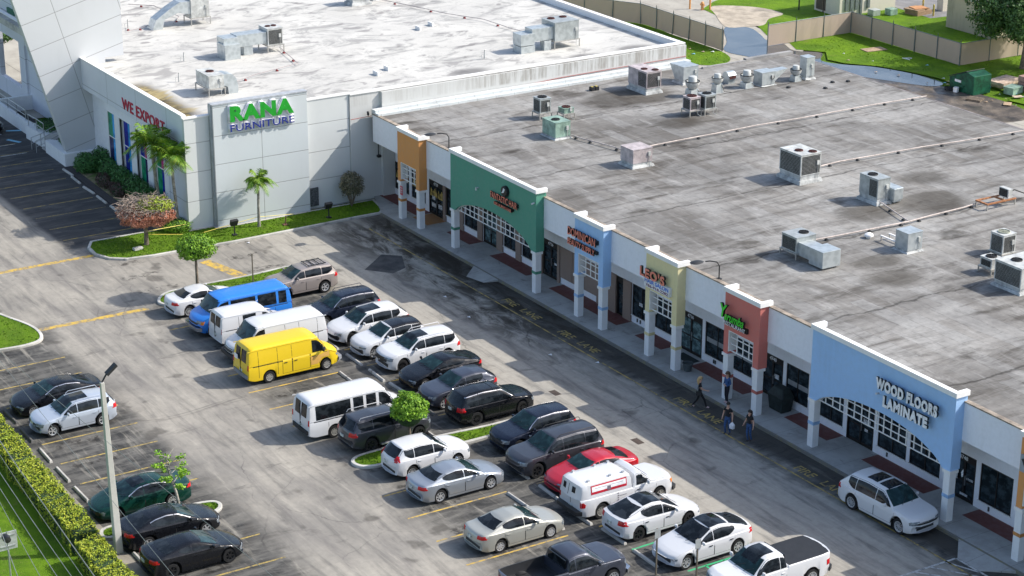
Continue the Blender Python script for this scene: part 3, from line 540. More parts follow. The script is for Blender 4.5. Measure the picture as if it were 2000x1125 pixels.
col = t.mix(t.mr(pat, .2, .9, 0, .28), col, (.45, .44, .42)); rr_ = t.ma('MULTIPLY', t.mr(t.noise(t.sc(p, .55, .25, 1), 1., 4, .7, 2.5), .49, .5), t.mr(t.noise(t.sc(p, .55, .25, 1), 1., 4, .7, 2.5), .512, .502)); col = t.mix(t.ma('MULTIPLY', rr_, .4), col, (.3, .3, .3))
algae = t.ma('MULTIPLY', t.mr(t.ma('ADD', Y, t.ma('MULTIPLY', t.ma('SUBTRACT', st, .5), 4.)), -7.8, -9.0), t.mr(X, -30.5, -28.)); col = t.mix(algae, col, t.mix(t.mr(st, .4, .62), (.34, .28, .15), (.055, .048, .038)))
for ya, xa, r_ in ((12.2, -20.4, 1.5), (13.6, -18.9, 1.3), (21.5, -19.5, 1.6), (26, -19.8, 1.6)):
    d = t.n('ShaderNodeVectorMath', operation='DISTANCE'); t.set(d.inputs[0], t.sc(p, 1, .6, 0)); d.inputs[1].default_value = (xa, ya*.6, 0); col = t.mix(t.mr(t.ma('ADD', d.outputs['Value'], t.ma('MULTIPLY', st, 1.6)), r_+.5, r_-.3, 0, .8), col, (.17, .165, .16))
WROOF = t.out(t.con(col, .08, .0), .8, t.noise(p, 5, 5), .2, .02)
PS = lambda mb, name, mats, **k: P(mb, name, mats, store, **k)
m = MB(); m.box(-57, -10.35, 6.6, -18.1, 28.7, 7.1); PS(m, 'roof', WROOF)
m = MB(); m.box(-18.25, -10.6, 0, -17.95, 1.3, 7.55); PS(m, 'wall', WALLP)
m = MB(); m.box(-18.2, 1.3, 0, -17.87, 3.6, 7.5); m.box(-18.2, 3.6, 0, -17.6, 29.0, 7.45); PS(m, 'side_wall', corr)
m = MB(); m.box(-18.28, 1.3, 7.5, -17.80, 29.06, 7.58); m.box(-18.28, -10.66, 7.55, -17.9, 1.3, 7.63); m.box(-57, 28.66, 7.5, -18.28, 29.06, 7.58); m.box(-57, -10.66, 7.70, -18.28, -10.32, 7.76); PS(m, 'parapet_cap', TRIM)
m = MB(); m.box(-57, 28.7, 6.6, -18.2, 29.0, 7.5); PS(m, 'rear_parapet', STUCW)
m = MB(); m.box(-57, 28.7, 0, -18.2, 28.95, 6.6); PS(m, 'rear_wall', STUCW)
m = MB(); m.box(-18.02, -8.8, 0, -17.5, -2.05, 8.3); PS(m, 'sign_wall', SIGNP)
m = MB(); m.box(-18.06, -8.84, 8.3, -17.46, -2.01, 8.38); m.box(-18.06, -8.86, 0, -17.62, -8.80, 8.3); PS(m, 'sign_wall_trim', plain('grey_trim', (.38, .40, .42), .5))
m = MB(); m.box(-36.0, -10.6, 5.5, -18.25, -10.3, 7.70); m.box(-36, -10.3, 5.5, -18.25, -9.0, 5.6); PS(m, 'front_fascia', WALLX)
m = MB(); m.box(-21.0, -10.6, 0, -18.25, -10.3, 5.5); PS(m, 'front_wall', WALLX)
m = MB(); m.box(-32.4, -10.35, 4.75, -21.0, -10.1, 5.5); m.box(-32.4, -10.3, 0, -21.0, -10.1, .75); m.box(-21.2, -10.3, .75, -21, -10.1, 4.75); m.box(-36, -9.9, 0, -32.3, -9.7, 5.5); PS(m, 'window_surround', STUC)
wc = {'g': (.02, .28, .14), 'b': (.02, .03, .30), 'c': (.05, .35, .72), 'p': (.70, .03, .30), 'n': (.02, .02, .10)}
rr = random.Random(3); nb = 4; x = -32.3
for i in range(nb):
    a = x+i*2.85; c = a+2.35; w = MB(); w.box(a, -10.28, .75, a+.06, -10.18, 4.75); w.box(c-.06, -10.28, .75, c, -10.18, 4.75); w.box(a+.06, -10.27, 2.9, c-.06, -10.2, 2.96)
    f = PS(w, 'display_window', TRIM)
    for j, (za, zb_) in enumerate(((.75, 2.9), (2.96, 4.75))):
        for q in range(3):
            cc = ['gcb', 'bcg', 'bpb', 'gpg', 'bpg', 'gbn', 'bwb', 'gbc'][i][q] if j else ['ncg', 'bcn', 'gnb', 'gbg', 'npn', 'bgb', 'bgb', 'nbg'][i][q]
            g = MB(); g.box(a+.06+q*(c-a-.12)/3, -10.24, za, a+.06+(q+1)*(c-a-.12)/3-.004, -10.21, zb_); cl = wc.get(cc, (.6, .6, .65)); g.build('coloured_pane', plain('pane_'+cc, cl, .15, 0, .3, 2), f)
    w = MB(); w.box(c, -10.34, .75, a+1.42, -10.1, 4.75); PS(w, 'mullion_pier', STUCW)
m = MB(); A = -36.0
m.slab([(A, -12.1, .95), (A, -8.75, .95), (A, -8.75, 7.5), (A, -7.35, 7.5), (A, -7.35, 22.), (A, -17.8, 22.)], (-.55, 0, 0)); PS(m, 'blade_wall', BLADE)
m = MB(); m.prism([(-35.75, -12.36), (-35.5, -9.9), (-36.9, -9.9), (-39.9, -11.9), (-39.9, -12.3)], 0, .95)
m.prism([(-44.2, -12.25), (-40.9, -12.0), (-40.9, -9.6), (-45, -9.6)], 0, 1.0); m.box(-52, -11.9, 0, -44.3, -11.6, 1.0); m.box(-52, -11.6, 0, -51.7, -6, 1.15); PS(m, 'planter_wall', STUCW)
m = MB()
for i in range(6): m.box(-41.0, -12.2+i*.36, 0, -39.8, -12.2+(i+1)*.36, .16*(i+1))
PS(m, 'steps', concrete_mat('step_concrete', (.42, .41, .40), (.3, .3, .3), 3, 'x'))
RAIL = plain('galvanised_rail', (.45, .47, .48), .4, .6); m = MB()
def rail(b, pts, h, r=.03):
    b.tube([(x, y, z+h) for x, y, z in pts], r, 6); b.tube([(x, y, z+h*.5) for x, y, z in pts], r*.8, 6)
    for x, y, z in pts: b.tube([(x, y, z), (x, y, z+h)], r, 6)
rail(m, [(-43.9, -12.1, 1.), (-42.4, -12.0, 1.), (-40.9, -12.0, 1.0)], .9); rail(m, [(-41.2, -12.9, 0), (-41.1, -12.2, .2), (-41.1, -10.2, 1.)], .9); rail(m, [(-40.2, -12.9, 0), (-40.2, -12.2, .2), (-40.2, -10.2, 1.)], .9)
rail(m, [(-51.5, -11.75, 1.), (-49.5, -11.75, 1.), (-47.5, -11.75, 1.), (-45.5, -11.75, 1.)], .8); rail(m, [(-45, -9.3, 1), (-43, -9.3, 1), (-41, -9.3, 1)], .9)
PS(m, 'handrail', RAIL)
# entrance canopy frame beyond the blade wall
m = MB(); m.box(-75, -9.2, 5.05, -43, -8.8, 11); m.box(-53.5, -9.2, 1.3, -52.2, -8.8, 5.05); m.box(-52.2, -9.05, 0, -43, -8.8, 5.05); m.box(-60.5, -9.2, 0, -58.4, -8.8, 5.05); m.box(-58.4, -9.2, 0, -52.2, -8.8, 1.3); PS(m, 'canopy_frame', WALLX)
m = MB(); m.box(-55.2, -9.35, 6.6, -53.6, -9.2, 7.5); PS(m, 'canopy_sign_panel', plain('dark_green_sign', (.03, .16, .10), .5))
m = MB(); m.box(-17.58, -.95, .35, -17.3, -.05, 1.9) if False else m.box(-17.95, -1.95, .25, -17.8, -1.25, 1.5); PS(m, 'vent_louvre', plain('dark_louvre', (.10, .11, .12), .6, .3, .4, 12))
m = MB(); m.tube([(-17.55, 3.2, 6.3), (-17.5, 3.2, 4.0), (-17.5, 3.2, 3.1)], .035, 6); m.box(-17.6, 3.1, 3.0, -17.35, 3.35, 3.15)
m.tube([(-17.55, 2.5, 6.05), (-17.4, 2.4, 6.3)], .08, 6); PS(m, 'wall_conduit', BLK)
m = MB(); m.tube([(-17.57, -.0+1.2, 5.9), (-17.57, 9, 6.1), (-17.56, 18, 6.5), (-17.56, 29, 6.62)], .025, 5); PS(m, 'red_cable', plain('rust_red_cable', (.30, .05, .04), .6))
LG = plain('sign_green_letter', (.02, .33, .03), .35); OUT = plain('white_letter_edge', (.80, .80, .82), .4)
s = sign('store_sign', 'big green RANA over blue FURNITURE lettering on the white sign wall', (-17.5, -5.4, 6.4))
put(text('letter_backing', 'RANA', -7.74, -3.06, 7.05, 8.21, '+x', -17.5, .10, [OUT], s, .085, 0, 1.16), s); put(text('lettering', 'RANA', -7.68, -3.12, 7.10, 8.16, '+x', -17.4, .14, [LG, OUT], s, .06, 0, 1.16), s)
put(text('letter_backing', 'FURNITURE', -7.72, -3.08, 6.42, 6.96, '+x', -17.5, .09, [OUT], s, .035), s); put(text('lettering', 'FURNITURE', -7.69, -3.11, 6.45, 6.93, '+x', -17.41, .14, [NAVY, OUT], s, .012), s)
s = sign('store_sign', 'dark red WE EXPORT letters on the shaded front fascia', (-25, -10.6, 5.8)); put(text('lettering', 'WE EXPORT', -28.4, -21.1, 5.84, 6.62, '-y', -10.6, .06, [plain('dark_red_letter', (.50, .01, .05), .4)], s, .012, 0, 1.1), s)
# ------------------------------------------------------------ vehicles
GL = glassy('car_glass', (.008, .014, .017), .05, .8); GLD = glassy('dark_car_glass', (.006, .008, .010), .05, .4); GLT = glassy('teal_windscreen', (.010, .028, .030), .05, .25)
RUB = plain('tyre_rubber', (.010, .010, .011), .95); CHR = plain('chrome_trim', (.55, .56, .58), .2, .9); BPL = plain('black_plastic', (.020, .021, .023), .55); RED = plain('red_lamp_lens', (.50, .012, .016), .15)
LAMP = plain('headlamp_lens', (.22, .25, .28), .12, .2, .3, 9); AMB = plain('amber_lens', (.75, .22, .02), .2); ALU = plain('alloy_wheel', (.60, .61, .62), .35, .5); BWH = plain('black_wheel', (.03, .03, .032), .35, .4)
STEEL = plain('steel_wheel', (.42, .41, .38), .5, .4); PLT = plain('number_plate', (.55, .60, .56), .5, 0, .4, 12); WELL = plain('wheel_well', (.012, .012, .013), .9)
def pl(tab):
    def f(x):
        if x <= tab[0][0]: return tab[0][1]
        for (a, u), (b, v) in zip(tab, tab[1:]):
            if x <= b: return u+(v-u)*(x-a)/max(1e-6, b-a)
        return tab[-1][1]
    return f
WHC = {}
def wheel_mesh(Rw, wd, style):
    k = (Rw, wd, style)
    if k in WHC: return WHC[k]
    rr_ = Rw*(.66 if style != 'steel' else .60); t = MB(); h = wd/2
    t.lathe([(rr_, -h), (Rw*.93, -h), (Rw*.985, -h*.8), (Rw, -h*.4), (Rw, h*.4), (Rw*.985, h*.8), (Rw*.93, h), (rr_, h)], 0, 0, 28, 0, 'y')
    a = t.build('wheel', RUB, None, smooth=40); r = MB()
    dark = 1; r.lathe([(0, h*.35), (rr_*.98, h*.35)], 0, 0, 24, 1, 'y'); r.lathe([(rr_*.86, h*.95), (rr_*1.0, h*1.02), (rr_*1.02, h*.9), (rr_*.86, h*.4)], 0, 0, 24, 0, 'y'); r.lathe([(0, h*.9), (rr_*.2, h*.88), (rr_*.24, h*.4)], 0, 0, 12, 0, 'y')
    n = {'five': 5, 'multi': 10, 'twin': 7, 'black': 6, 'blackmulti': 10, 'steel': 8, 'cap': 8}[style]; w = rr_*({5: .24, 7: .17, 10: .12, 6: .20, 8: .26}[n])
    for i in range(n):
        a0 = 2*math.pi*i/n; c, s_ = math.cos(a0), math.sin(a0); pts = []
        for (rad, off) in ((rr_*.18, -w*.5), (rr_*.9, -w*.62), (rr_*.9, w*.62), (rr_*.18, w*.5)): pts.append((rad*c-off*s_, h*.55, rad*s_+off*c))
        r.slab(pts, (0, h*.35, 0))
    mats = {'black': [BWH, WELL], 'blackmulti': [BWH, WELL], 'steel': [STEEL, BPL], 'cap': [ALU, STEEL]}.get(style, [ALU, BPL]); b = r.build('rim', mats, None, smooth=40)
    COL.objects.unlink(a); COL.objects.unlink(b); WHC[k] = (a.data, b.data); return WHC[k]
def vehicle(name, cat, label, x, y, head, kind, pnt, wb, Lh, W_, H, rims='multi', Rw=.34, **o):
    fo, ro = Lh; xf, xr = wb/2+fo, -(wb/2+ro); hwM = W_/2; root = thing(name, label, cat, (x, y, 0), {'R': R(90), 'L': R(-90)}.get(head, head)); g = o.get
    root['group'] = 'vehicles parked in the lot'
    clr = g('clr', {'sedan': .17, 'suv': .22, 'van': .24, 'pickup': .26}[kind]); cw = g('cw', wb/2-.38 if kind == 'sedan' else wb/2-.42); zc = g('zc', {'sedan': .99, 'suv': 1.08, 'van': 1.22, 'pickup': 1.15}[kind])
    hz = g('hz', {'sedan': .72, 'suv': .88, 'van': .98, 'pickup': 1.02}[kind]); zr = g('zr', {'sedan': 1.06, 'suv': 1.08, 'van': 1.1, 'pickup': 1.08}[kind]); belt0 = g('belt', zc-.03)
    if kind == 'sedan':
        rgb = xr+g('trunk', .62); rr_ = rgb+g('rgl', .92); rf = cw-g('wsl', .92)
        tp = [(xr, .70), (xr+.05, zr-.10), (xr+.14, zr), (rgb, zr+.03), (rr_, H-.06), ((rr_+rf)/2, H), (rf, H-.05), (cw, zc), (xf-.55, hz+.12), (xf-.16, hz), (xf-.05, hz-.10), (xf, hz-.22)]
    elif kind == 'suv':
        rgb = xr+.10; rr_ = xr+g('rgl', .48); rf = cw-g('wsl', .80)
        tp = [(xr, .80), (xr+.03, zr-.05), (rgb, zr+.04), (rr_, H-g('rdrop', .07)), ((rr_+rf)/2, H), (rf, H-.06), (cw, zc), (xf-.45, hz+.10), (xf-.13, hz), (xf-.04, hz-.12), (xf, hz-.30)]
    elif kind == 'van':
        rgb = xr+.03; rr_ = xr+.12; rf = cw-g('wsl', .60)
        tp = [(xr, zr-.2), (xr+.01, zr), (rgb, zr+.1), (rr_, H-.05), (rr_+.3, H), (rf-.5, H), (rf, H-.07), (cw, zc), (xf-.45, hz+.12), (xf-.14, hz), (xf-.03, hz-.14), (xf, hz-.35)]
    else:
        cb = g('cabback', -.55); rgb = cb-.02; rr_ = cb+.10; rf = cw-.75; bz = g('bedz', 1.08); fl = bz if g('cover') else bz-.48
        if g('cap'): front = [(xr, 1.0), (xr+.02, 1.12), (xr+.16, g('cap')-.05), (xr+.4, g('cap')), (cb-.35, g('cap')), (cb-.10, g('cap')-.08), (cb-.08, bz+.02), (cb-.04, bz+.02)]
        else: front = [(xr, bz), (xr+.08, bz), (xr+.09, fl), (cb-.10, fl), (cb-.09, bz)]
        tp = front+[(rgb, zr+.05), (rr_, H-.07), (rr_+.35, H), (rf-.2, H), (rf, H-.06), (cw, zc), (xf-.45, hz+.10), (xf-.12, hz), (xf-.03, hz-.16), (xf, hz-.4)]
    top_ = pl(tp); sm = .05 if kind != 'pickup' else .012
    top = lambda q: (top_(q-sm)+2*top_(q)+top_(q+sm))/4 if xr+.1 < q < xf-.1 else top_(q)
    bz0 = g('bedz', 1.08)
    def belt(q):
        if kind == 'pickup' and q < g('cabback', -.55)-.03: return bz0
        return min(belt0+(zr-belt0)*max(0, (cw-q)/(cw-xr))*.6, top(q)-.04)
    Ra = Rw+g('gap', .07); wx = (-wb/2, wb/2)
    def arch(q):
        z = 0
        for c in wx:
            if abs(q-c) < Ra: z = max(z, Rw+math.sqrt(Ra*Ra-(q-c)**2))
        return z
    def low(q): return clr+.10*max(0, (q-(xf-.5))/.5)**2+.14*max(0, ((xr+.5)-q)/.5)**2
    def hw(q):
        s_ = max(0, (q-(xf-.75))/.75) if q > 0 else max(0, ((xr+.75)-q)/.75); return hwM*(1-(.10 if kind != 'van' or q > 0 else .02)*s_**2.4)
    bend = lambda q, r_: (g('bf', .26)*max(0, (q-.2)/(xf-.2))**2*abs(r_)**2.6 if q > .2 else -g('br', .20 if kind != 'van' else .03)*max(0, (q+.2)/(xr+.2))**2*abs(r_)**2.6)
    tum = g('tum', {'sedan': .40, 'suv': .30, 'van': .13, 'pickup': .26}[kind]); bedw = lambda q: kind == 'pickup' and not g('cap') and not g('cover') and xr+.085 < q < g('cabback', -.55)-.095
    def section(q):
        h_ = hw(q); zt, zb, zl, ar = top(q), belt(q), low(q), arch(q); zb = max(zb, zl+.3); zt = max(zt, zb+.02) if not bedw(q) else zt; gh = max(0, zt-zb); g0 = h_*g('sh', .985 if kind == 'van' else .93); g1 = g0-tum*gh
        za = max(zl, ar); z3 = max(zl+.42*(zb-zl), za+.05); z4 = max(zb-.13, z3+.03)
        pts = [(0, zl), (h_*.60, zl), (h_*.62, za if ar else zl), (h_*.94, za), (h_*.985, za+.04), (h_*1.0, z3), (h_*.99, z4), (h_*.965, zb-.025), (g0, zb)]
        if bedw(q): pts += [(g0-.05, zb), (g0-.06, zt+.05), (g0-.08, zt), (g0*.5, zt), (0, zt)]
        else:
            k = min(.10, gh*.3); pts += [(g0-tum*gh*.5+.012*min(1, gh*2), zb+gh*.5), (g1+.005, zt-k), (g1-.05-.3*k, zt-k*.30), (g1*.55, zt-.004), (0, zt+.012*min(1., gh*3))]
        return [(q-bend(q, yy/h_), yy, zz) for yy, zz in pts]
    xs = [xr+(xf-xr)*i/46 for i in range(47)]+[a for a, _ in tp]+[xr+.02, xf-.015, xr+.09, xf-.09]
    for c in wx: xs += [c+Ra*math.sin(R(a)) for a in range(-90, 91, 12)]+[c-Ra-.004, c+Ra+.004]
    xs = sorted(v for v in xs if xr <= v <= xf); q = [xs[0]]
    for v in xs[1:]:
        if v-q[-1] > (.012 if kind != 'pickup' else .008): q.append(v)
    if q[-1] < xf: q[-1] = xf
    xs = q; N = len(section(0)); b = MB(); secs = [section(v) for v in xs]
    for s_ in secs:
        b.v += s_+[(a, -c, d) for a, c, d in s_[1:-1]]
    nn = 2*N-2; ring = list(range(N))+list(range(nn-1, N-1, -1))      # 0..N-1 left half going up, then the mirrored half coming down
    clad = g('clad'); rcol = g('roofmat')
    for i in range(len(xs)-1):
        for j in range(nn):
            a, c = ring[j], ring[(j+1) % nn]; lo = j if j < N-1 else nn-1-j; mi = 0; xm = (xs[i]+xs[i+1])/2
            if lo < 3: mi = 1
            elif lo < (5 if clad and arch(xm) else 4) and clad: mi = 1
            elif bedw(xm) and lo >= 8: mi = 1
            elif rcol and lo >= 10 and rf-.02 > xm > rgb and top(xm) > H-.3: mi = 2
            elif g('cover') and kind == 'pickup' and xm < cb-.12 and lo >= 9 and xm > xr+.1: mi = 1
            b.f.append((i*nn+a, i*nn+c, (i+1)*nn+c, (i+1)*nn+a)); b.m.append(mi)
    for e, fl_ in ((0, 0), (len(xs)-1, 1)):
        for j in range(N-1):
            l0, l1 = e*nn+j, e*nn+j+1; r0 = e*nn+(0 if j == 0 else N-1+j); r1 = e*nn+(N-1 if j+1 == N-1 else N+j)
            f = tuple(dict.fromkeys((l0, l1, r1, r0))); b.f.append(f if fl_ else f[::-1]); b.m.append(0)
    body = b.build('body', [pnt, BPL, rcol or pnt], root)
    bmm = bmesh.new(); bmm.from_mesh(body.data); bmesh.ops.recalc_face_normals(bmm, faces=bmm.faces); bmm.to_mesh(body.data); bvh = BVHTree.FromBMesh(bmm); bmm.free()
    body.data.shade_smooth(); body.data.set_sharp_from_angle(angle=R(38))
    def hit(axis, sgn, a, c):
        if axis == 'y': o_, d = Vector((a, sgn*3, c)), Vector((0, -sgn, 0))
        elif axis == 'x': o_, d = Vector((sgn*6, a, c)), Vector((-sgn, 0, 0))
        else: o_, d = Vector((a, c, 5)), Vector((0, 0, -1))
        p_, n_, _, _ = bvh.ray_cast(o_, d); return (p_, n_) if p_ else (None, None)
    def patch(mb, axis, sgn, a0, a1, f0, f1, off=.008, na=10, nc=5, mi=0, th=.02):
        """sheet draped on the body: a runs a0..a1, the other coordinate between f0(a) and f1(a)"""
        f0 = f0 if callable(f0) else (lambda v, k=f0: k); f1 = f1 if callable(f1) else (lambda v, k=f1: k); P_, Q_ = [], []
        for i in range(na+1):
            a = a0+(a1-a0)*i/na
            for j in range(nc+1):
                c = f0(a)+(f1(a)-f0(a))*j/nc; p_, n_ = hit(axis, sgn, a, c)
                if axis == 'x' and p_ is not None and abs(p_.x-(xf if sgn > 0 else xr)) > .42: p_ = None
                if axis == 'x' and p_ is None and P_: p_, n_ = P_[-1]-Vector((sgn*off, 0, 0)), Vector((sgn, 0, 0))
                if p_ is None: p_, n_ = (Vector((a, sgn*hwM*.9, c)), Vector((0, sgn, 0))) if axis == 'y' else ((Vector((xf*.97 if sgn > 0 else xr*.97, a, c)), Vector((sgn, 0, 0))) if axis == 'x' else (Vector((a, c, 1)), Vector((0, 0, 1))))
                P_.append(p_+n_*off); Q_.append(p_-n_*th)
        n_ = nc+1; T = len(P_); fs = [(i*n_+j, (i+1)*n_+j, (i+1)*n_+j+1, i*n_+j+1) for i in range(na) for j in range(nc)]
        rim_ = [i*n_ for i in range(na)]+[na*n_+j for j in range(nc)]+[i*n_+nc for i in range(na, 0, -1)]+[j for j in range(nc, 0, -1)]
        fs += [(rim_[k], rim_[(k+1) % len(rim_)], rim_[(k+1) % len(rim_)]+T, rim_[k]+T) for k in range(len(rim_))]; mb.add(P_+Q_, fs, mi)
    def fin(mb, name, mats, parent=root, smooth=50):
        if not mb.f: return None
        ob = mb.build(name, mats, parent); z = bmesh.new(); z.from_mesh(ob.data); bmesh.ops.recalc_face_normals(z, faces=z.faces); z.to_mesh(ob.data); z.free(); ob.data.shade_smooth(); ob.data.set_sharp_from_angle(angle=R(smooth)); return ob
    # --- side windows
    railf = lambda q: top(q)-g('rail', .085); sill = lambda q: belt(q)+.035
    pil = g('pillars'); gm = g('glass', GLD)
    if pil is None:
        mid = g('bp', wb*-.02); rear = g('cp', -wb/2+.20); last = g('dp', rr_+.02 if kind == 'suv' else None)
        pil = [(mid+.018, cw-.02), (rear, mid-.018)]+([(last, rear-.035)] if last is not None and rear-.07-last > .2 else [])
    kick = kind in ('suv', 'sedan'); a_min = min(a for a, _ in pil); sill0 = sill; sill = (lambda v: sill0(v)+(.20 if kind == 'suv' else .12)*max(0, (a_min+.42-v)/.42)**1.8) if kick else sill0
    for a, c in pil:
        aa = [a+(c-a)*i/40 for i in range(41)]; ok = [v for v in aa if railf(v)-sill(v) > .05]
        if len(ok) < 4: continue
        for sg in (1, -1): w_ = MB(); patch(w_, 'y', sg, ok[0], ok[-1], sill, railf, .007, 16, 4); fin(w_, 'side_window', gm)
        if g('chromeline'):
            for sg in (1, -1):
                w_ = MB(); patch(w_, 'y', sg, ok[0], ok[-1], railf, lambda v: railf(v)+.03, .014, 16, 1); fin(w_, 'window_trim', CHR)
    gw = lambda z_, q: hw(q)*g('sh', .985 if kind == 'van' else .93)-tum*max(0, z_-belt(q))-.085
    w_ = MB(); nz = 9; z0_, z1_ = zc+.05, H-.10
    xat = lambda z_: cw+(rf-cw)*(z_-zc)/(H-.05-zc)
    P_ = lambda v: -(gw(v, xat(v)-.1))
    def endpatch(mb, sgn, z0, z1, wf, off=.007, na=8, ny=10, th=.02):
        pts, back = [], []
        for i in range(na+1):
            z = z0+(z1-z0)*i/na; ww = wf(z)
            for j in range(ny+1):
                yv = -ww+2*ww*j/ny; p_, n_ = hit('x', sgn, yv, z)
                if p_ is None: p_, n_ = Vector((0, yv, z)), Vector((sgn, 0, 0))
                pts.append(p_+n_*off); back.append(p_-n_*th)
        k = ny+1; T = len(pts); fs = [(i*k+j, i*k+j+1, (i+1)*k+j+1, (i+1)*k+j) for i in range(na) for j in range(ny)]
        rim_ = [j for j in range(ny)]+[i*k+ny for i in range(na)]+[na*k+j for j in range(ny, 0, -1)]+[i*k for i in range(na, 0, -1)]
        fs += [(rim_[q_], rim_[(q_+1) % len(rim_)], rim_[(q_+1) % len(rim_)]+T, rim_[q_]+T) for q_ in range(len(rim_))]; mb.add(pts+back, fs)
    endpatch(w_, 1, z0_, z1_, lambda z: gw(z, xat(z)-.1)); fin(w_, 'windscreen', g('wsm', GLT))
    w_ = MB()
    for yy in (-.35, .25): w_.tube([(cw+.02, yy, zc+.05), (cw-.22, yy+.42, zc+.05+.22*(H-zc)/(cw-rf)+.02)], .012, 4)
    fin(w_, 'wiper', BPL)
    if g('rearglass', True) and not g('cap'):
        zlo, zhi = (zr+.08, H-.12); w_ = MB(); xa2 = lambda z: rgb+(rr_-rgb)*(z-zr-.03)/(H-.06-zr-.03)
        if kind == 'pickup': w_.box(rgb-.03, -hwM*.68, zr+.12, rgb+.03, hwM*.68, H-.16); fin(w_, 'rear_window', gm)
        else:
            hf = lambda z: gw(z, xa2(z)+.06)+.02
            if kind == 'van':
                for sg in (1, -1): u = MB(); patch(u, 'x', -1, sg*.07, sg*.62, zlo+.08, zhi-.05, .01, 4, 4); fin(u, 'rear_window', gm)
            else: endpatch(w_, -1, zlo, zhi, hf); fin(w_, 'rear_window', gm)
    # --- doors
    ds = g('doors', [(wb*-.02, cw+.10), (-wb/2+Ra*.55, wb*-.02)] if kind != 'pickup' else ([(-.55+.5*0, cw+.12)] if g('cap') else [(g('cabback', -.55)+.72, cw+.12), (g('cabback', -.55)+.04, g('cabback', -.55)+.70)]))
    for a, c in ds:
        f0 = lambda v: max(low(v)+.16, arch(v)+.05); f1 = lambda v: belt(v)-.005
        for sg in (1, -1):
            d_ = MB(); patch(d_, 'y', sg, a, c, lambda v: f0(v)-.015, f1, .0025, 14, 3, 1, .01); patch(d_, 'y', sg, a+.02, c-.02, f0, f1, .008, 14, 5, 0, .01); dd = fin(d_, 'door', [g('doorpaint', pnt), WELL])
            if g('doorlabel'): dd['label'] = g('doorlabel')
            p_, n_ = hit('y', sg, a+.20, belt(a)-.16)
            if p_: h_ = MB(); h_.box(p_.x-.09, p_.y-.01, p_.z-.017, p_.x+.09, p_.y+sg*.035, p_.z+.017); fin(h_, 'handle', g('handle', pnt), dd)
    if kind == 'van':
        m_ = MB(); m_.box(xr-.015, -.012, .55, xr+.03, .012, H-.2); fin(m_, 'rear_door_gap', WELL)
        for q_ in ([xr+1.1] if g('pillars') and len(g('pillars')) > 1 else [xr+.62, xr+1.75, xr+2.6]):
            for sg in (1, -1): m_ = MB(); patch(m_, 'y', sg, q_, q_+.02, max(arch(q_)+.06, .42), H-.22, .003, 1, 8); fin(m_, 'panel_seam', g('seam', WELL))
        for sg in (1, -1): m_ = MB(); patch(m_, 'y', sg, xr+.05, cw-.6, H-.16, H-.13, .02, 14, 1); fin(m_, 'drip_rail', pnt)
    if kind == 'van' and g('slide', True):
        for sg in (1, -1): l_ = MB(); patch(l_, 'y', sg, xr+.3, -.1, zr-.02, zr+.01, .01, 8, 1); fin(l_, 'door_track', WELL)
    # --- mirrors
    for sg in (1, -1):
        q_ = cw-.42; p_, _ = hit('y', sg, q_, belt(q_)+.03); yy = p_.y if p_ else sg*hwM; k_ = 1.35 if kind in ('van', 'pickup') else 1
        m_ = MB(); m_.lathe([(0, -.075*k_), (.07, -.065*k_), (.095, 0), (.07, .065*k_), (0, .075*k_)], 0, 0, 10); m_.v = [(q_+vx*.75, yy+sg*.14*k_+vy*1.15, belt(q_)+.11*k_+vz) for vx, vy, vz in m_.v]
        m_.tube([(q_, yy-sg*.02, belt(q_)+.03), (q_, yy+sg*.1, belt(q_)+.08)], .025, 6); fin(m_, 'mirror', g('mirror', pnt))
    # --- front: grille, lamps, bumper
    zf = hz; hwf = hwM*.9; m_ = MB(); gz = g('grille', (zf-.42, zf-.10, .50))
    if gz: patch(m_, 'x', 1, -gz[2], gz[2], gz[0], gz[1], .012, 10, 3); fin(m_, 'grille', g('grillemat', BPL))
    if g('grillebar'): m_ = MB(); patch(m_, 'x', 1, -gz[2], gz[2], gz[1]-.02, gz[1]+.015, .02, 10, 1); patch(m_, 'x', 1, -gz[2], gz[2], gz[0]-.02, gz[0]+.0, .02, 10, 1); fin(m_, 'grille_trim', CHR)
    m_ = MB(); patch(m_, 'x', 1, -.55, .55, low(xf)+.02, low(xf)+(.20 if kind != 'sedan' else .14), .012, 10, 2); fin(m_, 'air_intake', BPL)
    lh = g('lamph', .17)
    for sg in (1, -1):
        m_ = MB(); ya = g('lampy', .50); patch(m_, 'x', 1, sg*ya, sg*hwM*.93, zf-.14-lh*.55, zf-.14+lh*.45, .010, 8, 3); fin(m_, 'headlight', g('lampmat', LAMP))
        if g('amber'): m_ = MB(); patch(m_, 'x', 1, sg*hwM*.84, sg*hwM*.965, zf-.16-lh*.6, zf-.13+lh*.4, .014, 3, 3); patch(m_, 'y', sg, xf-.34, xf-.2, zf-.16-lh*.6, zf-.13+lh*.4, .012, 2, 2); fin(m_, 'indicator', AMB)
        m_ = MB(); tz0, tz1, ty = g('tail', {'sedan': (zr-.24, zr-.07, .52), 'suv': (zr-.22, zr+.0, .55), 'van': (.92, 1.22, .83), 'pickup': (.78, 1.04, .80)}[kind])
        patch(m_, 'x', -1, sg*ty, sg*hwM*(.955 if tz1 < zr+.1 or kind != 'suv' else .86), tz0, tz1, .012, 6, 4); patch(m_, 'y', sg, xr+.16, xr+.36, tz0+.03, lambda v: min(tz1, top(v)-.07), .012, 3, 3) if g('wrap', kind in ('sedan', 'suv')) else None; fin(m_, 'taillight', RED)
    m_ = MB(); pz = g('platez', {'sedan': .78, 'suv': .88, 'van': .72, 'pickup': .58}[kind]); p_, n_ = hit('x', -1, 0, pz)
    if p_: m_.box(p_.x-.025, -.15, pz-.07, p_.x+.01, .15, pz+.07); fin(m_, 'number_plate', PLT)
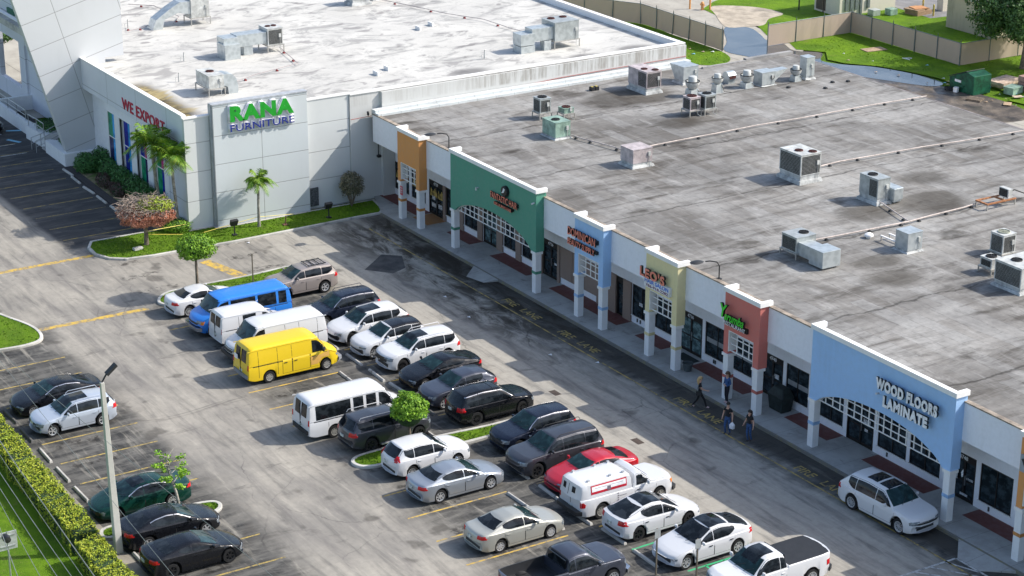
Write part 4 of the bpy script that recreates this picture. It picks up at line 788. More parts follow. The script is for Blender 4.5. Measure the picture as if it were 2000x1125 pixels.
    if g('bumper'):
        for sgn, xx in ((1, xf), (-1, xr)): m_ = MB(); m_.slab([(xx-sgn*.22, -hwM*.97, .42), (xx+sgn*.04, -hwM*.80, .42), (xx+sgn*.07, 0, .42), (xx+sgn*.04, hwM*.80, .42), (xx-sgn*.22, hwM*.97, .42), (xx-sgn*.25, 0, .42)], (0, 0, .2)); fin(m_, 'bumper', g('bumper'))
    elif kind in ('suv', 'sedan'):
        m_ = MB(); patch(m_, 'x', -1, -.6, .6, low(xr)+.02, low(xr)+.14, .01, 8, 2); fin(m_, 'rear_valance', BPL)
    # --- roof details
    if g('sunroof'):
        for a, c in g('sunroof'): m_ = MB(); patch(m_, 'z', 1, a, c, -hwM*.48, hwM*.48, .014, 14, 12); fin(m_, 'sunroof', GLD)
    if g('glassroof'): m_ = MB(); patch(m_, 'z', 1, rr_+.0, rf+.02, -hwM*.60, hwM*.60, .012, 18, 14); fin(m_, 'glass_roof', GLD)
    if g('rails'):
        for sg in (1, -1):
            yy = sg*(hwM*.93-tum*(H-belt0)-.03); m_ = MB(); m_.tube([(rr_+.15, yy, top(rr_+.15)-.02), (rr_+.25, yy, H+.05), (rf-.25, yy, H+.045), (rf-.1, yy, top(rf-.1)-.02)], .018, 6); fin(m_, 'roof_rail', g('rails'))
    if g('rack'):
        m_ = MB()
        for k in range(4): a = rr_+.35+k*.36; m_.box(a, -hwM*.55, H+.03, a+.05, hwM*.55, H+.06)
        for yy in (-.35, .35): m_.box(rr_+.3, yy*1.3, H+.01, rr_+1.5, yy*1.3+.04, H+.05)
        fin(m_, 'roof_rack', BPL)
    if g('steps'):
        for sg in (1, -1): m_ = MB(); m_.box(-wb/2+Ra+.1, sg*(hwM-.1), clr+.02, wb/2-Ra-.1, sg*(hwM+.06), clr+.07); fin(m_, 'side_step', g('steps'))
    # --- wheels
    wd = g('tw', .23)
    for c in wx:
        for sg in (1, -1):
            tm, rm = wheel_mesh(Rw, wd, rims); w1 = bpy.data.objects.new('wheel', tm); COL.objects.link(w1); w1.parent = root; w1.location = (c, sg*(hwM-wd/2-.035), Rw); w1.rotation_euler = (0, 0, 0 if sg > 0 else math.pi)
            w2 = bpy.data.objects.new('rim', rm); COL.objects.link(w2); w2.parent = w1
    return root, hit, patch, fin, dict(hwM=hwM, xr=xr, xf=xf, H=H, pnt=pnt)
WP = paint('white_car_paint', (.62, .625, .635)); BK = paint('black_car_paint', (.008, .009, .012), .2, .22, 1.); SIL = paint('silver_car_paint', (.34, .37, .41), .6, .32); SILB = paint('blue_silver_car_paint', (.46, .51, .58), .35, .3)
BEI = paint('champagne_car_paint', (.40, .40, .36), .4, .36); NVY = paint('dark_navy_car_paint', (.014, .020, .038), .4, .25, 1.); GRY = paint('graphite_car_paint', (.055, .058, .070), .5, .3); DGN = paint('dark_green_car_paint', (.004, .040, .030), .2, .25, 1.)
BLU = paint('bright_blue_van_paint', (.02, .19, .62), .0, .38, .5); YLW = paint('yellow_van_paint', (.72, .50, .008), .0, .42, .4); REDP = paint('red_car_paint', (.50, .008, .022), .2, .28, 1.); TAUP = paint('taupe_car_paint', (.33, .29, .27), .4, .4, .5); BRZ = paint('slate_car_paint', (.055, .062, .085), .45, .3)
V = vehicle
SE = dict(kind='sedan'); 
# left row against the hedge
V('parked_car', 'car', 'black sedan with arched chrome window line parked nose to the hedge, farthest in its row', 4.15, -27.95, 'L', 'sedan', BK, 2.85, (.88, 1.15), 1.86, 1.45, 'multi', chromeline=1, wsm=GLT)
V('parked_suv', 'car', 'silver blue SUV with dark panoramic roof parked beside the black sedan and lamp post', 7.0, -28.05, 'L', 'suv', SILB, 2.69, (.82, .95), 1.86, 1.60, 'five', zc=1.02, hz=.84, sunroof=[(-.75, .55)], rails=SILB, clad=1)
V('parked_car', 'car', 'dark green saloon with round headlamps parked behind the lamp post', 17.45, -28.80, 'L', 'sedan', DGN, 2.85, (.88, 1.15), 1.84, 1.44, 'multi', chromeline=1, sunroof=[(-.3, .35)], hz=.66)
V('parked_car', 'car', 'black sedan with silver window line parked between green saloon and black coupe', 20.9, -28.62, 'R', 'sedan', BK, 2.83, (.90, 1.08), 1.86, 1.45, 'five', chromeline=1, rgl=1.05, trunk=.5)
V('parked_car', 'car', 'black coupe with black wheels at the bottom edge beside the hedge', 23.85, -28.78, 'R', 'sedan', BK, 2.75, (.88, 1.0), 1.86, 1.37, 'black', Rw=.345, rgl=1.15, trunk=.45, pillars=[(-.35, 1.0), (-1.05, -.42)], doors=[(-.45, 1.1)])
# vans and cars, nearer side of the double row
V('parked_car', 'car', 'small white sedan beside the grass island, behind the blue van', -4.75, -15.45, 'R', 'sedan', WP, 2.70, (.93, 1.02), 1.78, 1.45, 'multi', trunk=.55)
V('blue_van', 'van', 'bright blue passenger van with chrome bumper parked nose out', -1.35, -15.2, 'L', 'van', BLU, 3.50, (.80, 1.62), 2.0, 2.10, 'steel', cw=1.75, rails=None, bumper=CHR, amber=1, glass=GLD, handle=BPL, pillars=[(.62, 1.72), (-1.05, .48), (-2.35, -1.2), (-3.0, -2.5)], doors=[(.55, 1.8), (-.55, .53)], mirror=BPL, hz=1.04, zc=1.26, grille=(.68, .86, .60))
V('white_van', 'van', 'compact white high roof van with small rear windows next to the blue van', .92, -14.95, 'R', 'van', WP, 2.91, (.82, .92), 1.80, 2.0, 'cap', Rw=.32, pillars=[(.2, 1.15), (-1.0, -.2)], clad=1, cw=1.30, zc=1.12, hz=.92, wsl=.85, doors=[(.1, 1.25), (-.95, .05)])
V('white_van', 'van', 'large white cargo van with chalky roof and black bumper between compact van and yellow van', 3.55, -15.1, 'L', 'van', WP, 3.45, (.95, 1.30), 2.0, 2.10, 'steel', cw=1.85, bumper=BPL, pillars=[(.80, 1.8)], doors=[(.72, 1.9), (-.4, .7)], hz=1.0)
r_, hit_, patch_, fin_, D_ = V('yellow_van', 'van', 'yellow cargo van with faded orange front door and scraped sill', 6.38, -15.33, 'R', 'van', YLW, 3.45, (.95, 1.25), 2.0, 2.12, 'steel', cw=1.85, bumper=plain('grey_bumper', (.22, .23, .25), .5), pillars=[(.85, 1.8)], doors=[(.72, 1.9), (-.35, .7), (-.95, -.37)], handle=BPL, mirror=BPL, doorpaint=YLW)
m_ = MB(); patch_(m_, 'y', -1, .74, 1.86, .52, 1.15, .012, 8, 4); fin_(m_, 'door_skin', paint('faded_orange_paint', (.66, .38, .09), 0, .5, .3))
m_ = MB(); m_.box(-3.02, .25, 1.25, -2.98, .62, 1.5); fin_(m_, 'rear_sticker', WHT)
V('white_van', 'van', 'long white passenger van with row of tinted side windows and open parking space behind', 14.45, -15.6, 'R', 'van', WP, 3.45, (.95, 1.45), 2.0, 2.12, 'steel', cw=1.85, bumper=BPL, pillars=[(.85, 1.8), (.12, .68), (-.62, -.05), (-2.75, -.78)], doors=[(.76, 1.9), (.06, .74), (-.66, .03)], handle=BPL, mirror=BPL)
V('parked_suv', 'car', 'dark grey off road SUV with roof rails, half hidden by the dome shaped tree', 17.0, -15.2, 'R', 'suv', GRY, 2.79, (.90, 1.15), 1.90, 1.80, 'black', Rw=.38, gap=.09, rails=ALU, clr=.30, steps=ALU, zc=1.2, hz=1.05, zr=1.18)
V('parked_suv', 'car', 'white SUV with tall red tail lamps beside the grass island', 20.75, -15.05, 'R', 'suv', WP, 2.62, (.92, .98), 1.82, 1.66, 'multi', clad=1, sunroof=[(0, .5)], tail=(.98, 1.34, .62), rgl=.62)
V('parked_car', 'car', 'silver sedan with dark sporty wheels parked next to the white SUV', 23.7, -15.1, 'R', 'sedan', SIL, 2.82, (.98, 1.1), 1.85, 1.44, 'twin', Rw=.345)
V('parked_car', 'car', 'older champagne sedan with dented rear corner and plastic wheel covers', 29.42, -15.35, 'R', 'sedan', BEI, 2.72, (.97, 1.12), 1.80, 1.47, 'cap', Rw=.32, hz=.74)
V('pickup_truck', 'pickup truck', 'dark grey crew cab pickup with empty bed at the bottom edge', 34.5, -16.0, 'R', 'pickup', BRZ, 3.70, (.97, 1.22), 2.03, 1.92, 'multi', Rw=.41, tw=.27, cabback=-.45, zc=1.28, hz=1.15, zr=1.25, bedz=1.32, bumper=CHR, gap=.10)
# far side of the double row
V('parked_suv', 'car', 'taupe SUV with roof rack parked alone on the far side of the blue van', -4.2, -9.55, 'L', 'suv', TAUP, 2.68, (.86, 1.05), 1.80, 1.72, 'five', Rw=.37, gap=.09, rack=1, zc=1.18, hz=1.02, clr=.28, zr=1.15, clad=1)
V('parked_suv', 'car', 'dark navy SUV with bright window trim parked behind the large white van', 1.0, -9.5, 'L', 'suv', NVY, 2.86, (.86, .99), 1.89, 1.66, 'multi', Rw=.37, chromeline=1, rails=NVY)
V('parked_suv', 'car', 'white sporty SUV with black sunroof and bronze tinged wheels behind the yellow van', 3.95, -9.42, 'L', 'suv', WP, 2.90, (.90, 1.12), 1.97, 1.68, 'blackmulti', Rw=.38, sunroof=[(-.75, .35)], rgl=.75, bf=.36, grille=(.30, .48, .62), hz=.84)
V('parked_suv', 'car', 'white SUV with contrasting black roof', 6.5, -9.38, 'L', 'suv', WP, 2.64, (.86, .91), 1.81, 1.64, 'twin', Rw=.355, roofmat=BK, clad=1, grille=(.36, .66, .70), lamph=.09)
V('parked_suv', 'car', 'large white SUV with sunroof and seven slot grille facing the empty stall', 8.95, -8.88, 'L', 'suv', WP, 2.91, (.92, .99), 1.93, 1.74, 'blackmulti', Rw=.385, sunroof=[(-.45, .5)], zc=1.16, hz=1.0, rails=WP, grille=(.70, .92, .62), gap=.08)
V('parked_car', 'car', 'black four door coupe with swept tail next to the large white SUV', 11.75, -9.1, 'L', 'sedan', BK, 2.73, (.93, 1.02), 1.83, 1.42, 'twin', rgl=1.15, trunk=.42, grille=(.42, .58, .45))
V('parked_suv', 'car', 'slate blue small SUV with sloping tail between black coupe and black SUV', 14.45, -9.55, 'L', 'suv', BRZ, 2.61, (.88, .84), 1.79, 1.58, 'five', clad=1, rgl=.75, zc=1.04, hz=.86)
V('parked_suv', 'car', 'glossy black SUV with black wheels parked tail out beside the white passenger van', 17.0, -9.05, 'R', 'suv', BK, 2.80, (.93, 1.08), 1.89, 1.70, 'blackmulti', Rw=.37, sunroof=[(-.2, .5)], chromeline=1, rails=BK)
V('parked_suv', 'car', 'black SUV with curved chrome window line parked right of the long grass island', 21.05, -9.1, 'L', 'suv', NVY, 2.70, (.93, .95), 1.87, 1.69, 'black', Rw=.37, chromeline=1, grille=(.46, .76, .60))
V('parked_suv', 'car', 'charcoal three row SUV with black wheels next to the red sedan', 23.8, -9.65, 'L', 'suv', GRY, 3.04, (.95, 1.12), 1.93, 1.80, 'black', Rw=.39, rails=BPL, zc=1.16, hz=1.0, grille=(.60, .86, .62))
V('parked_car', 'car', 'bright red sedan between the charcoal SUV and the white work truck', 26.35, -9.2, 'L', 'sedan', REDP, 2.79, (.96, 1.09), 1.84, 1.44, 'five', grille=(.50, .62, .40), rgl=1.1, trunk=.45)
r_, hit_, patch_, fin_, D_ = V('work_truck', 'pickup truck', 'white work truck with enclosed bed cap, red lettered side panel and oval rear windows', 28.95, -9.27, 'R', 'pickup', WP, 3.38, (.95, 1.30), 1.98, 1.88, 'steel', Rw=.39, cabback=.12, cap=1.92, bedz=1.15, tum=.13, bumper=plain('black_step_bumper', (.03, .03, .03), .5), zc=1.22, hz=1.12, amber=1, doors=[(.18, 1.42)], pillars=[(.30, 1.25)], handle=BPL)
RL = plain('red_livery', (.48, .012, .03), .4)
m_ = MB(); patch_(m_, 'y', -1, -2.25, -.25, 1.34, 1.76, .012, 10, 3, 0); patch_(m_, 'y', -1, -2.2, -.30, 1.46, 1.70, .016, 10, 3, 1); fin_(m_, 'side_banner', [RL, WHT])
m_ = MB(); patch_(m_, 'y', -1, -1.35, -1.15, 1.38, 1.58, .022, 4, 3)
for k in range(5): patch_(m_, 'y', -1, -.80, -.74, .62+.11*k, .68+.11*k, .012, 1, 1)
patch_(m_, 'y', -1, -2.05, -.45, 1.60, 1.615, .019, 6, 1); patch_(m_, 'y', -1, -.70, -.30, .95, .97, .012, 3, 1); fin_(m_, 'livery_marks', plain('grey_livery', (.16, .14, .17), .5))
m_ = MB()
for sg in (1, -1): m_.lathe([(0, 0), (.13, 0), (.13, .03)], 0, 0, 14, 0, 'y') if False else None; patch_(m_, 'x', -1, sg*.25, sg*.48, 1.42, 1.70, .015, 4, 4)
fin_(m_, 'rear_window', GLD); m_ = MB(); patch_(m_, 'x', -1, -.01, .01, .75, 1.75, .01, 1, 8); fin_(m_, 'door_gap', WELL)
m_ = MB(); [m_.box(a, s_*.62-.05, 1.90, a+.12, s_*.62+.05, 1.99) for a in (-2.3, -1.1, -.35) for s_ in (1, -1)]; fin_(m_, 'ladder_rack_foot', ALU)
T_ = dict(glassroof=1, rgl=1.45, zc=1.02, hz=.74, clad=0, grille=None, glass=GLD, handle=BPL, lamph=.08, zr=1.12, wsm=GLD, wsl=1.05)
V('parked_suv', 'car', 'white electric crossover with black glass roof and black wheels parked tail out', 31.72, -9.35, 'R', 'suv', WP, 2.89, (.86, 1.0), 1.92, 1.62, 'black', Rw=.36, **T_)
V('parked_suv', 'car', 'white electric crossover with black glass roof and silver wheels facing the sign posts', 35.05, -9.12, 'L', 'suv', WP, 2.89, (.86, 1.0), 1.92, 1.62, 'twin', Rw=.36, **T_)
V('pickup_truck', 'pickup truck', 'white crew cab pickup with black bed cover at the bottom edge', 39.0, -8.6, 'L', 'pickup', WP, 3.68, (.94, 1.2), 2.03, 1.94, 'multi', Rw=.40, tw=.27, cover=1, cabback=-.42, zc=1.28, hz=1.15, zr=1.25, bedz=1.34, sunroof=[(.0, 1.0)], bumper=BPL, gap=.09, clad=1)
V('parked_suv', 'car', 'white SUV with two dark roof panels stopped along the kerb by the shops', 36.74, .58, R(3.5), 'suv', WP, 3.07, (.98, 1.13), 2.0, 1.77, 'multi', Rw=.39, sunroof=[(-1.05, -.40), (-.25, .35)], zc=1.10, hz=.92, rgl=.8, chromeline=0, grille=(.50, .80, .62), grillebar=1, wsm=GLT)
V('parked_car', 'car', 'dark sedan cut by the left edge in the accessible bay', -47.3, -15.3, 'R', 'sedan', BK, 2.7, (.95, 1.0), 1.82, 1.45, 'multi')
# ------------------------------------------------------------ wheel stops
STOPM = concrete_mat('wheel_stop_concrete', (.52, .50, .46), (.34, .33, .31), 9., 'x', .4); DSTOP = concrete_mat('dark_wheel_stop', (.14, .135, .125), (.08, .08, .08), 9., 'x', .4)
stops = [(-34.3, -12.72, 'below the round clipped bush, first of the shaded row'), (-32.3, -12.9, 'second of the shaded row from the round clipped bush'), (-29.65, -12.98, 'third of the shaded row from the round clipped bush'), (-27.2, -13.0, 'fourth of the shaded row, long gap before the brown topiary'), (-24.7, -13.02, 'half hidden behind the brown topiary'), (-21.9, -13.05, 'behind the trunk of the brown topiary'),
 (4.5, -30.42, 'in front of the black sedan by the hedge'), (7.1, -30.5, 'in front of the silver blue SUV'), (9.8, -30.52, 'by the hedge, nearest the silver blue SUV in an empty bay'), (12.35, -30.56, 'by the hedge in the middle empty bay'), (14.85, -30.58, 'by the hedge beside the green saloon'), (22.6, -30.75, 'behind the black coupe by the hedge'),
 (6.9, -11.72, 'in front of the white SUV with black roof'), (8.95, -13.25, 'behind the empty bay right of the yellow van'), (9.5, -11.72, 'in front of the large white SUV'), (11.7, -11.6, 'in front of the black four door coupe'), (14.8, -11.65, 'in front of the slate small SUV'), (17.2, -13.05, 'between the dark off road SUV and the glossy black SUV'), (4.2, -11.75, 'in front of the white sporty SUV'),
 (26.3, -13.27, 'in the empty bay beside the silver sedan'), (29.0, -13.1, 'in front of the champagne sedan'), (26.4, -11.57, 'in front of the red sedan'), (29.3, -11.75, 'behind the white work truck'), (23.7, -11.6, 'in front of the charcoal SUV'), (31.7, -11.5, 'behind the electric crossover with black wheels'), (34.2, -11.53, 'in front of the electric crossover with silver wheels')]
for i, (x, y, l) in enumerate(stops):
    m = MB(); rr = random.Random(i); h = .92
    m.add([(-h, -.08, 0), (h, -.08, 0), (h, .08, 0), (-h, .08, 0), (-h+.03, -.07, .09), (h-.03, -.07, .09), (h-.03, .07, .09), (-h+.03, .07, .09), (-h+.07, -.035, .125), (h-.07, -.035, .125), (h-.07, .035, .125), (-h+.07, .035, .125)],
          [(0, 1, 5, 4), (1, 2, 6, 5), (2, 3, 7, 6), (3, 0, 4, 7), (4, 5, 9, 8), (5, 6, 10, 9), (6, 7, 11, 10), (7, 4, 8, 11), (8, 9, 10, 11)])
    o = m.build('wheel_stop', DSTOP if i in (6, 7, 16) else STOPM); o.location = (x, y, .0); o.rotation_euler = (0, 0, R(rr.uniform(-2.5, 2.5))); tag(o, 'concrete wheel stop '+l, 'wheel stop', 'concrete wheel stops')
# ------------------------------------------------------------ roof equipment
GREYM = plain('galvanised_casing', (.40, .43, .43), .5, .35, .15, 2); LGREY = plain('pale_casing', (.52, .53, .51), .55, .1, .2, 2); DKM = plain('dark_coil', (.045, .045, .042), .7, .2, .3, 10); RUST = plain('rusty_steel', (.22, .09, .05), .8, .2, .35, 4)
FAN = plain('fan_grille_rust', (.10, .035, .03), .7, .3, .4, 8); FANB = plain('fan_grille_black', (.03, .03, .03), .6, .4); CURB = plain('grey_curb', (.44, .45, .44), .7, 0, .25, 2); GRNM = plain('faded_green_casing', (.26, .38, .31), .55, .1, .25, 2); PNKM = plain('faded_pink_casing', (.48, .42, .42), .6, .1, .2, 2)
SHEET = NT('galvanised_sheet'); q_ = SHEET.obj(); SHEET = SHEET.out(SHEET.mix(SHEET.mr(SHEET.vor(q_, 3.)[0], .2, .7), (.42, .46, .47), (.52, .56, .57)), .38, SHEET.noise(q_, 8, 4), .15, .01, Metallic=.5)
ZR, ZW = 6.1, 7.1
def unit(label, x, y, z, sx, sy, sz, name='rooftop_unit', mat=GREYM, curb=.28, fans=((.5, .5, .3),), fanmat=FANB, coils='', legs=0, rz=0, extra=None, group='air conditioning units on the roofs'):
    """box unit; x,y is the centre, sx,sy footprint, coils: sides with dark coil panels (e east, s south, w, n)"""
    r = thing(name, label, 'air conditioner', (x, y, z), R(rz), group); a, b_ = sx/2, sy/2; z0 = legs if legs else curb
    if legs:
        m = MB(); m.box(-a-.08, -b_-.08, legs-.06, a+.08, -b_-.02, legs); m.box(-a-.08, b_+.02, legs-.06, a+.08, b_+.08, legs); m.box(-a-.08, -b_-.02, legs-.06, -a, b_+.02, legs); m.box(a, -b_-.02, legs-.06, a+.08, b_+.02, legs); m.build('stand_frame', STEEL, r)
        for u in (-1, 1):
            for v in (-1, 1): m = MB(); m.box(u*(a+.04)-.03, v*(b_+.04)-.03, 0, u*(a+.04)+.03, v*(b_+.04)+.03, legs-.06); m.build('leg', STEEL, r)
    elif curb: m = MB(); m.box(-a-.12, -b_-.12, 0, a+.12, b_+.12, curb*.45, taper=.06); m.box(-a+.03, -b_+.03, curb*.45, a-.03, b_-.03, curb); m.build('curb', CURB, r)
    m = MB(); m.box(-a, -b_, z0, a, b_, z0+sz); m.box(-a-.02, -b_-.02, z0+sz, a+.02, b_+.02, z0+sz+.04); m.box(a-.0, -b_*.05-.012, z0+.03, a+.006, -b_*.05+.012, z0+sz-.02); m.box(-a*.1, -b_-.006, z0+.03, -a*.1+.03, -b_, z0+sz-.02); m.build('casing', mat, r, bevel=.012)
    for fx, fy, fr in fans:
        cx, cy = -a+sx*fx, -b_+sy*fy; m = MB(); zt = z0+sz+.04; m.lathe([(fr, zt-.01), (fr, zt+.05), (fr*.93, zt+.06), (fr*.93, zt+.012), (0, zt+.012)], cx, cy, 20)
        for k in range(3): m.lathe([(fr*(.25+.22*k), zt+.035), (fr*(.29+.22*k), zt+.035)], cx, cy, 18)
        m.lathe([(0, zt+.05), (fr*.22, zt+.045), (fr*.22, zt+.012)], cx, cy, 10)
        for k in range(4): an = k*math.pi/4; m.slab([(cx+fr*.92*math.cos(an)-.012*math.sin(an), cy+fr*.92*math.sin(an)+.012*math.cos(an), zt+.05), (cx+fr*.92*math.cos(an)+.012*math.sin(an), cy+fr*.92*math.sin(an)-.012*math.cos(an), zt+.05), (cx-fr*.92*math.cos(an)+.012*math.sin(an), cy-fr*.92*math.sin(an)-.012*math.cos(an), zt+.05), (cx-fr*.92*math.cos(an)-.012*math.sin(an), cy-fr*.92*math.sin(an)+.012*math.cos(an), zt+.05)], (0, 0, .012))
        m.build('fan', fanmat, r, smooth=40)
    for c in coils:
        m = MB(); d = .012; n = 14
        for k in range(n):
            za, zb_ = z0+.08+(sz-.16)*k/n, z0+.08+(sz-.16)*(k+.72)/n
            if c == 'e': m.box(a, -b_+.08, za, a+d, b_-.08, zb_)
            if c == 's': m.box(-a+.08, -b_-d, za, a-.08, -b_, zb_)
            if c == 'E': m.box(a, -b_+.08, za, a+d, b_*.1, zb_)
            if c == 'S': m.box(a*.1, -b_-d, za, a-.08, -b_, zb_)
        m.build('coil_louvre', DKM, r)
    m = MB(); m.box(a, b_-.34, z0+sz*.45, a+.07, b_-.16, z0+sz*.45+.26); m.build('junction_box', LGREY, r); m = MB(); m.tube([(a+.035, b_-.25, z0+sz*.45), (a+.05, b_-.25, .12), (a+.3, b_-.15, .05)], .018, 5); m.build('conduit', LGREY, r)
    if extra: extra(r, a, b_, z0, sz)
    return r
def duct(sections, mat=SHEET, name='duct', parent=None):
    m = MB()
    for s_ in sections: m.box(*s_)
    return m.build(name, mat, parent, bevel=.01)
unit('large rusty pink topped unit with two fans and black coils by the white wall', -12.9, 21.9, ZR, 2.2, 1.25, 1.15, mat=PNKM, curb=.42, fans=((.62, .3, .24), (.88, .72, .24)), fanmat=FAN, coils='eS')
def hood1(r, a, b, z0, sz): m = MB(); m.add([(-a, -b, z0+sz), (-a-.55, -b, z0+sz), (-a, -b, z0+.1), (-a, b, z0+sz), (-a-.55, b, z0+sz), (-a, b, z0+.1)], [(0, 1, 2), (3, 5, 4), (0, 3, 4, 1), (1, 4, 5, 2)]); m.build('intake_hood', SHEET, r)
unit('blue grey box unit with slanted hood behind the first white exhaust fan', -13.15, 25.7, ZR, 1.1, 1.3, .95, 'ventilation_box', SHEET, .3, (), extra=hood1)
def exfan(label, x, y, z, s=1., h0=.55):
    r = thing('exhaust_fan', label, 'exhaust fan', (x, y, z), 0, 'white exhaust fans on the grey roof'); m = MB(); m.box(-.36*s, -.36*s, 0, .36*s, .36*s, h0, taper=.05); m.build('curb', SHEET, r)
    m = MB(); m.lathe([(.20*s, h0), (.30*s, h0+.05), (.46*s, h0+.30*s), (.48*s, h0+.50*s), (.42*s, h0+.52*s), (.40*s, h0+.40*s)], 0, 0, 20); m.build('bowl', LGREY, r, smooth=40)
    m = MB(); m.lathe([(.40*s, h0+.42*s), (.30*s, h0+.44*s), (.28*s, h0+.80*s), (.25*s, h0+.86*s), (0, h0+.9*s)], 0, 0, 18); m.build('motor_cap', LGREY, r, smooth=40)
    m = MB(); m.lathe([(.47*s, h0+.50*s), (.49*s, h0+.50*s), (.49*s, h0+.56*s), (.47*s, h0+.56*s)], 0, 0, 18); m.build('fan_ring', DKM, r); m = MB(); m.tube([(.3*s, .2*s, h0), (.45*s, .4*s, .1), (.8*s, .9*s, .05)], .02, 5); m.build('conduit', DKM, r)
exfan('white exhaust fan nearest the blue grey hooded box', -9.95, 23.85, ZR, 1.05, .5); exfan('smaller white exhaust fan on tall grey curb beside the round cowl', -9.8, 25.9, ZR, .85, .62); exfan('white exhaust fan with rust stained curb left of the grey hooded unit', -9.8, 28.5, ZR, 1.0, .38); exfan('white exhaust fan in front of the tall thin box', -9.4, 32.6, ZR, .85, .4)
r = thing('roof_cowl', 'rounded grey metal cowl vent with dark mouth', 'vent', (-11.4, 28.2, ZR)); m = MB(); m.box(-.3, -.3, 0, .3, .3, .35); n = 8; vs = []
for yy in (-.34, .34): vs += [(-.4, yy, .35)]+[(-.0-.4*math.cos(math.pi*k/n), yy, .45+.42*math.sin(math.pi*k/n)) for k in range(n+1)]+[(.4, yy, .35)]
k = n+3; m.add(vs, [tuple(range(k)), tuple(range(2*k-1, k-1, -1))]+[(i, k+i, k+i+1, i+1) for i in range(k-1)]); m.build('cowl', SHEET, r); m = MB(); m.box(.395, -.28, .38, .42, .28, .6); m.build('cowl_mouth', FAN, r)
def hood2(r, a, b, z0, sz): m = MB(); m.add([(-a*.7, b, z0+sz), (a, b, z0+sz), (a, b, z0+.15), (-a*.7, b, z0+.15), (-a*.4, b+1.2, z0+sz+.05), (a*.8, b+1.2, z0+sz+.05)], [(0, 4, 5, 1), (3, 2, 5, 4), (1, 5, 2), (0, 3, 4)]); m.build('intake_hood', SHEET, r); m = MB(); m.lathe([(.17, a+.0), (.17, a+.03), (0, a+.03)], 0, 0, 14, 0, 'y'); m.v = [(vy, .35+vx, z0+sz*.55+vz) for vx, vy, vz in m.v]; m.build('round_port', DKM, r)
unit('grey green box unit with long slanted hood pointing right', -9.85, 30.1, ZR, 1.0, 1.15, .85, 'ventilation_box', SHEET, .1, (), extra=hood2)
unit('tall narrow pale box near the rear roof corner', -9.5, 33.7, ZR, .75, .75, 1.35, 'ventilation_box', SHEET, .25, ())
CT = dict(name='condenser_unit', curb=0)
unit('brown condenser with rusty open fan on the shared stand', -6.1, 20.9, ZR, .85, .85, .85, mat=PNKM, legs=.42, fans=((.5, .5, .34),), fanmat=FAN, coils='es', **CT)
unit('black condenser with grey top beside the rusty fan condenser', -5.9, 22.0, ZR, .9, .9, .92, mat=GREYM, legs=.42, fans=((.5, .5, .32),), coils='es', **CT)
unit('blue grey condenser on thin legs beside the tiny fan unit', -10.7, 11.95, ZR, .85, .85, .95, mat=GREYM, legs=.45, fans=((.5, .5, .32),), coils='es', **CT)
unit('tiny low condenser with rusty fan on spindly stand', -9.85, 13.3, ZR, .75, .75, .3, mat=GRNM, legs=.42, fans=((.5, .5, .3),), fanmat=FAN, **CT)
unit('faded green square unit near the roof pipe end', -6.6, 10.4, ZR, 1.55, 1.15, .95, mat=GRNM, curb=.15, fans=((.55, .4, .28),))
unit('pinkish grey plain unit beside the long white roof pipe', 1.2, 11.2, ZR, 1.35, 1.45, .85, mat=PNKM, curb=.3, fans=())
unit('biggest unit with two fans and brown coils on a tall grey curb', 8.75, 17.95, ZR, 2.0, 1.55, 1.3, mat=LGREY, curb=.5, fans=((.55, .35, .26), (.85, .72, .26)), fanmat=FAN, coils='es')
def elbow(r, a, b, z0, sz): m = MB(); m.box(a*.0, b, z0-.2, a+.35, b+.75, z0+.55); m.box(a*.1, b+.1, .05, a+.25, b+.7, z0-.2); m.build('duct_elbow', SHEET, r, bevel=.05)
unit('square unit with round cornered duct elbow on its right side', 14.4, 18.9, ZR, 1.6, .95, 1.15, mat=GREYM, curb=.4, fans=((.4, .45, .3),), coils='S', extra=elbow)
r = unit('unit with long sheet metal duct lying toward the shops', 19.35, 9.1, ZR, 1.25, 1.35, .85, mat=GREYM, legs=.35, fans=((.55, .7, .28),), coils='s', name='rooftop_unit')
duct([(.55, -.55, .25, 1.6, .35, .98), (1.62, -.62, .1, 2.75, .62, 1.02)], parent=r); m = MB(); m.box(.2, -.55, .95, .62, .4, 1.1); m.build('duct_collar', TRIM, r)
r = unit('plain pale box without fans behind a low empty stand', 21.9, 14.75, ZR, 1.0, 1.05, .95, mat=SHEET, curb=.15, fans=(), name='ventilation_box')
r = thing('equipment_stand', 'low empty steel stand left of the plain pale box', 'stand', (20.6, 14.7, ZR)); m = MB(); m.box(-.6, -.3, .28, .7, -.2, .34); m.box(-.6, .3, .28, .7, .4, .34); m.build('top_rails', TRIM, r)
for u in (-.55, .6):
    for v in (-.25, .35): m = MB(); m.box(u-.03, v-.03, 0, u+.03, v+.03, .28); m.build('leg', STEEL, r)
r = thing('equipment_stand', 'rusty orange steel stand along the roof pipe, under the small fan coil', 'stand', (18.8, 24.2, ZR)); m = MB(); m.box(-.5, -1.0, .34, -.4, 1.3, .42); m.box(.4, -1.0, .34, .5, 1.3, .42); m.box(-.4, -1.0, .34, .4, -.9, .42); m.box(-.4, .4, .34, .4, .5, .42); m.build('top_rails', plain('orange_rust', (.40, .17, .07), .8, 0, .3, 5), r)
for u in (-.45, .45):
    for v in (-.95, 1.25): m = MB(); m.box(u-.03, v-.03, 0, u+.03, v+.03, .34); m.build('leg', STEEL, r)
r = thing('condenser_unit', 'small upright fan coil on the rusty orange stand', 'air conditioner', (18.8, 25.1, ZR+.42)); m = MB(); m.box(-.38, -.16, 0, .38, .16, .55); m.build('casing', LGREY, r, bevel=.01); m = MB(); m.box(.1-.45, -.18, .06, .3, -.16, .5); m.tube([(.1, .16, .3), (.1, .6, .35), (.3, 1.2, .1), (.2, 1.8, .05)], .04, 6); m.build('coil_louvre', DKM, r)
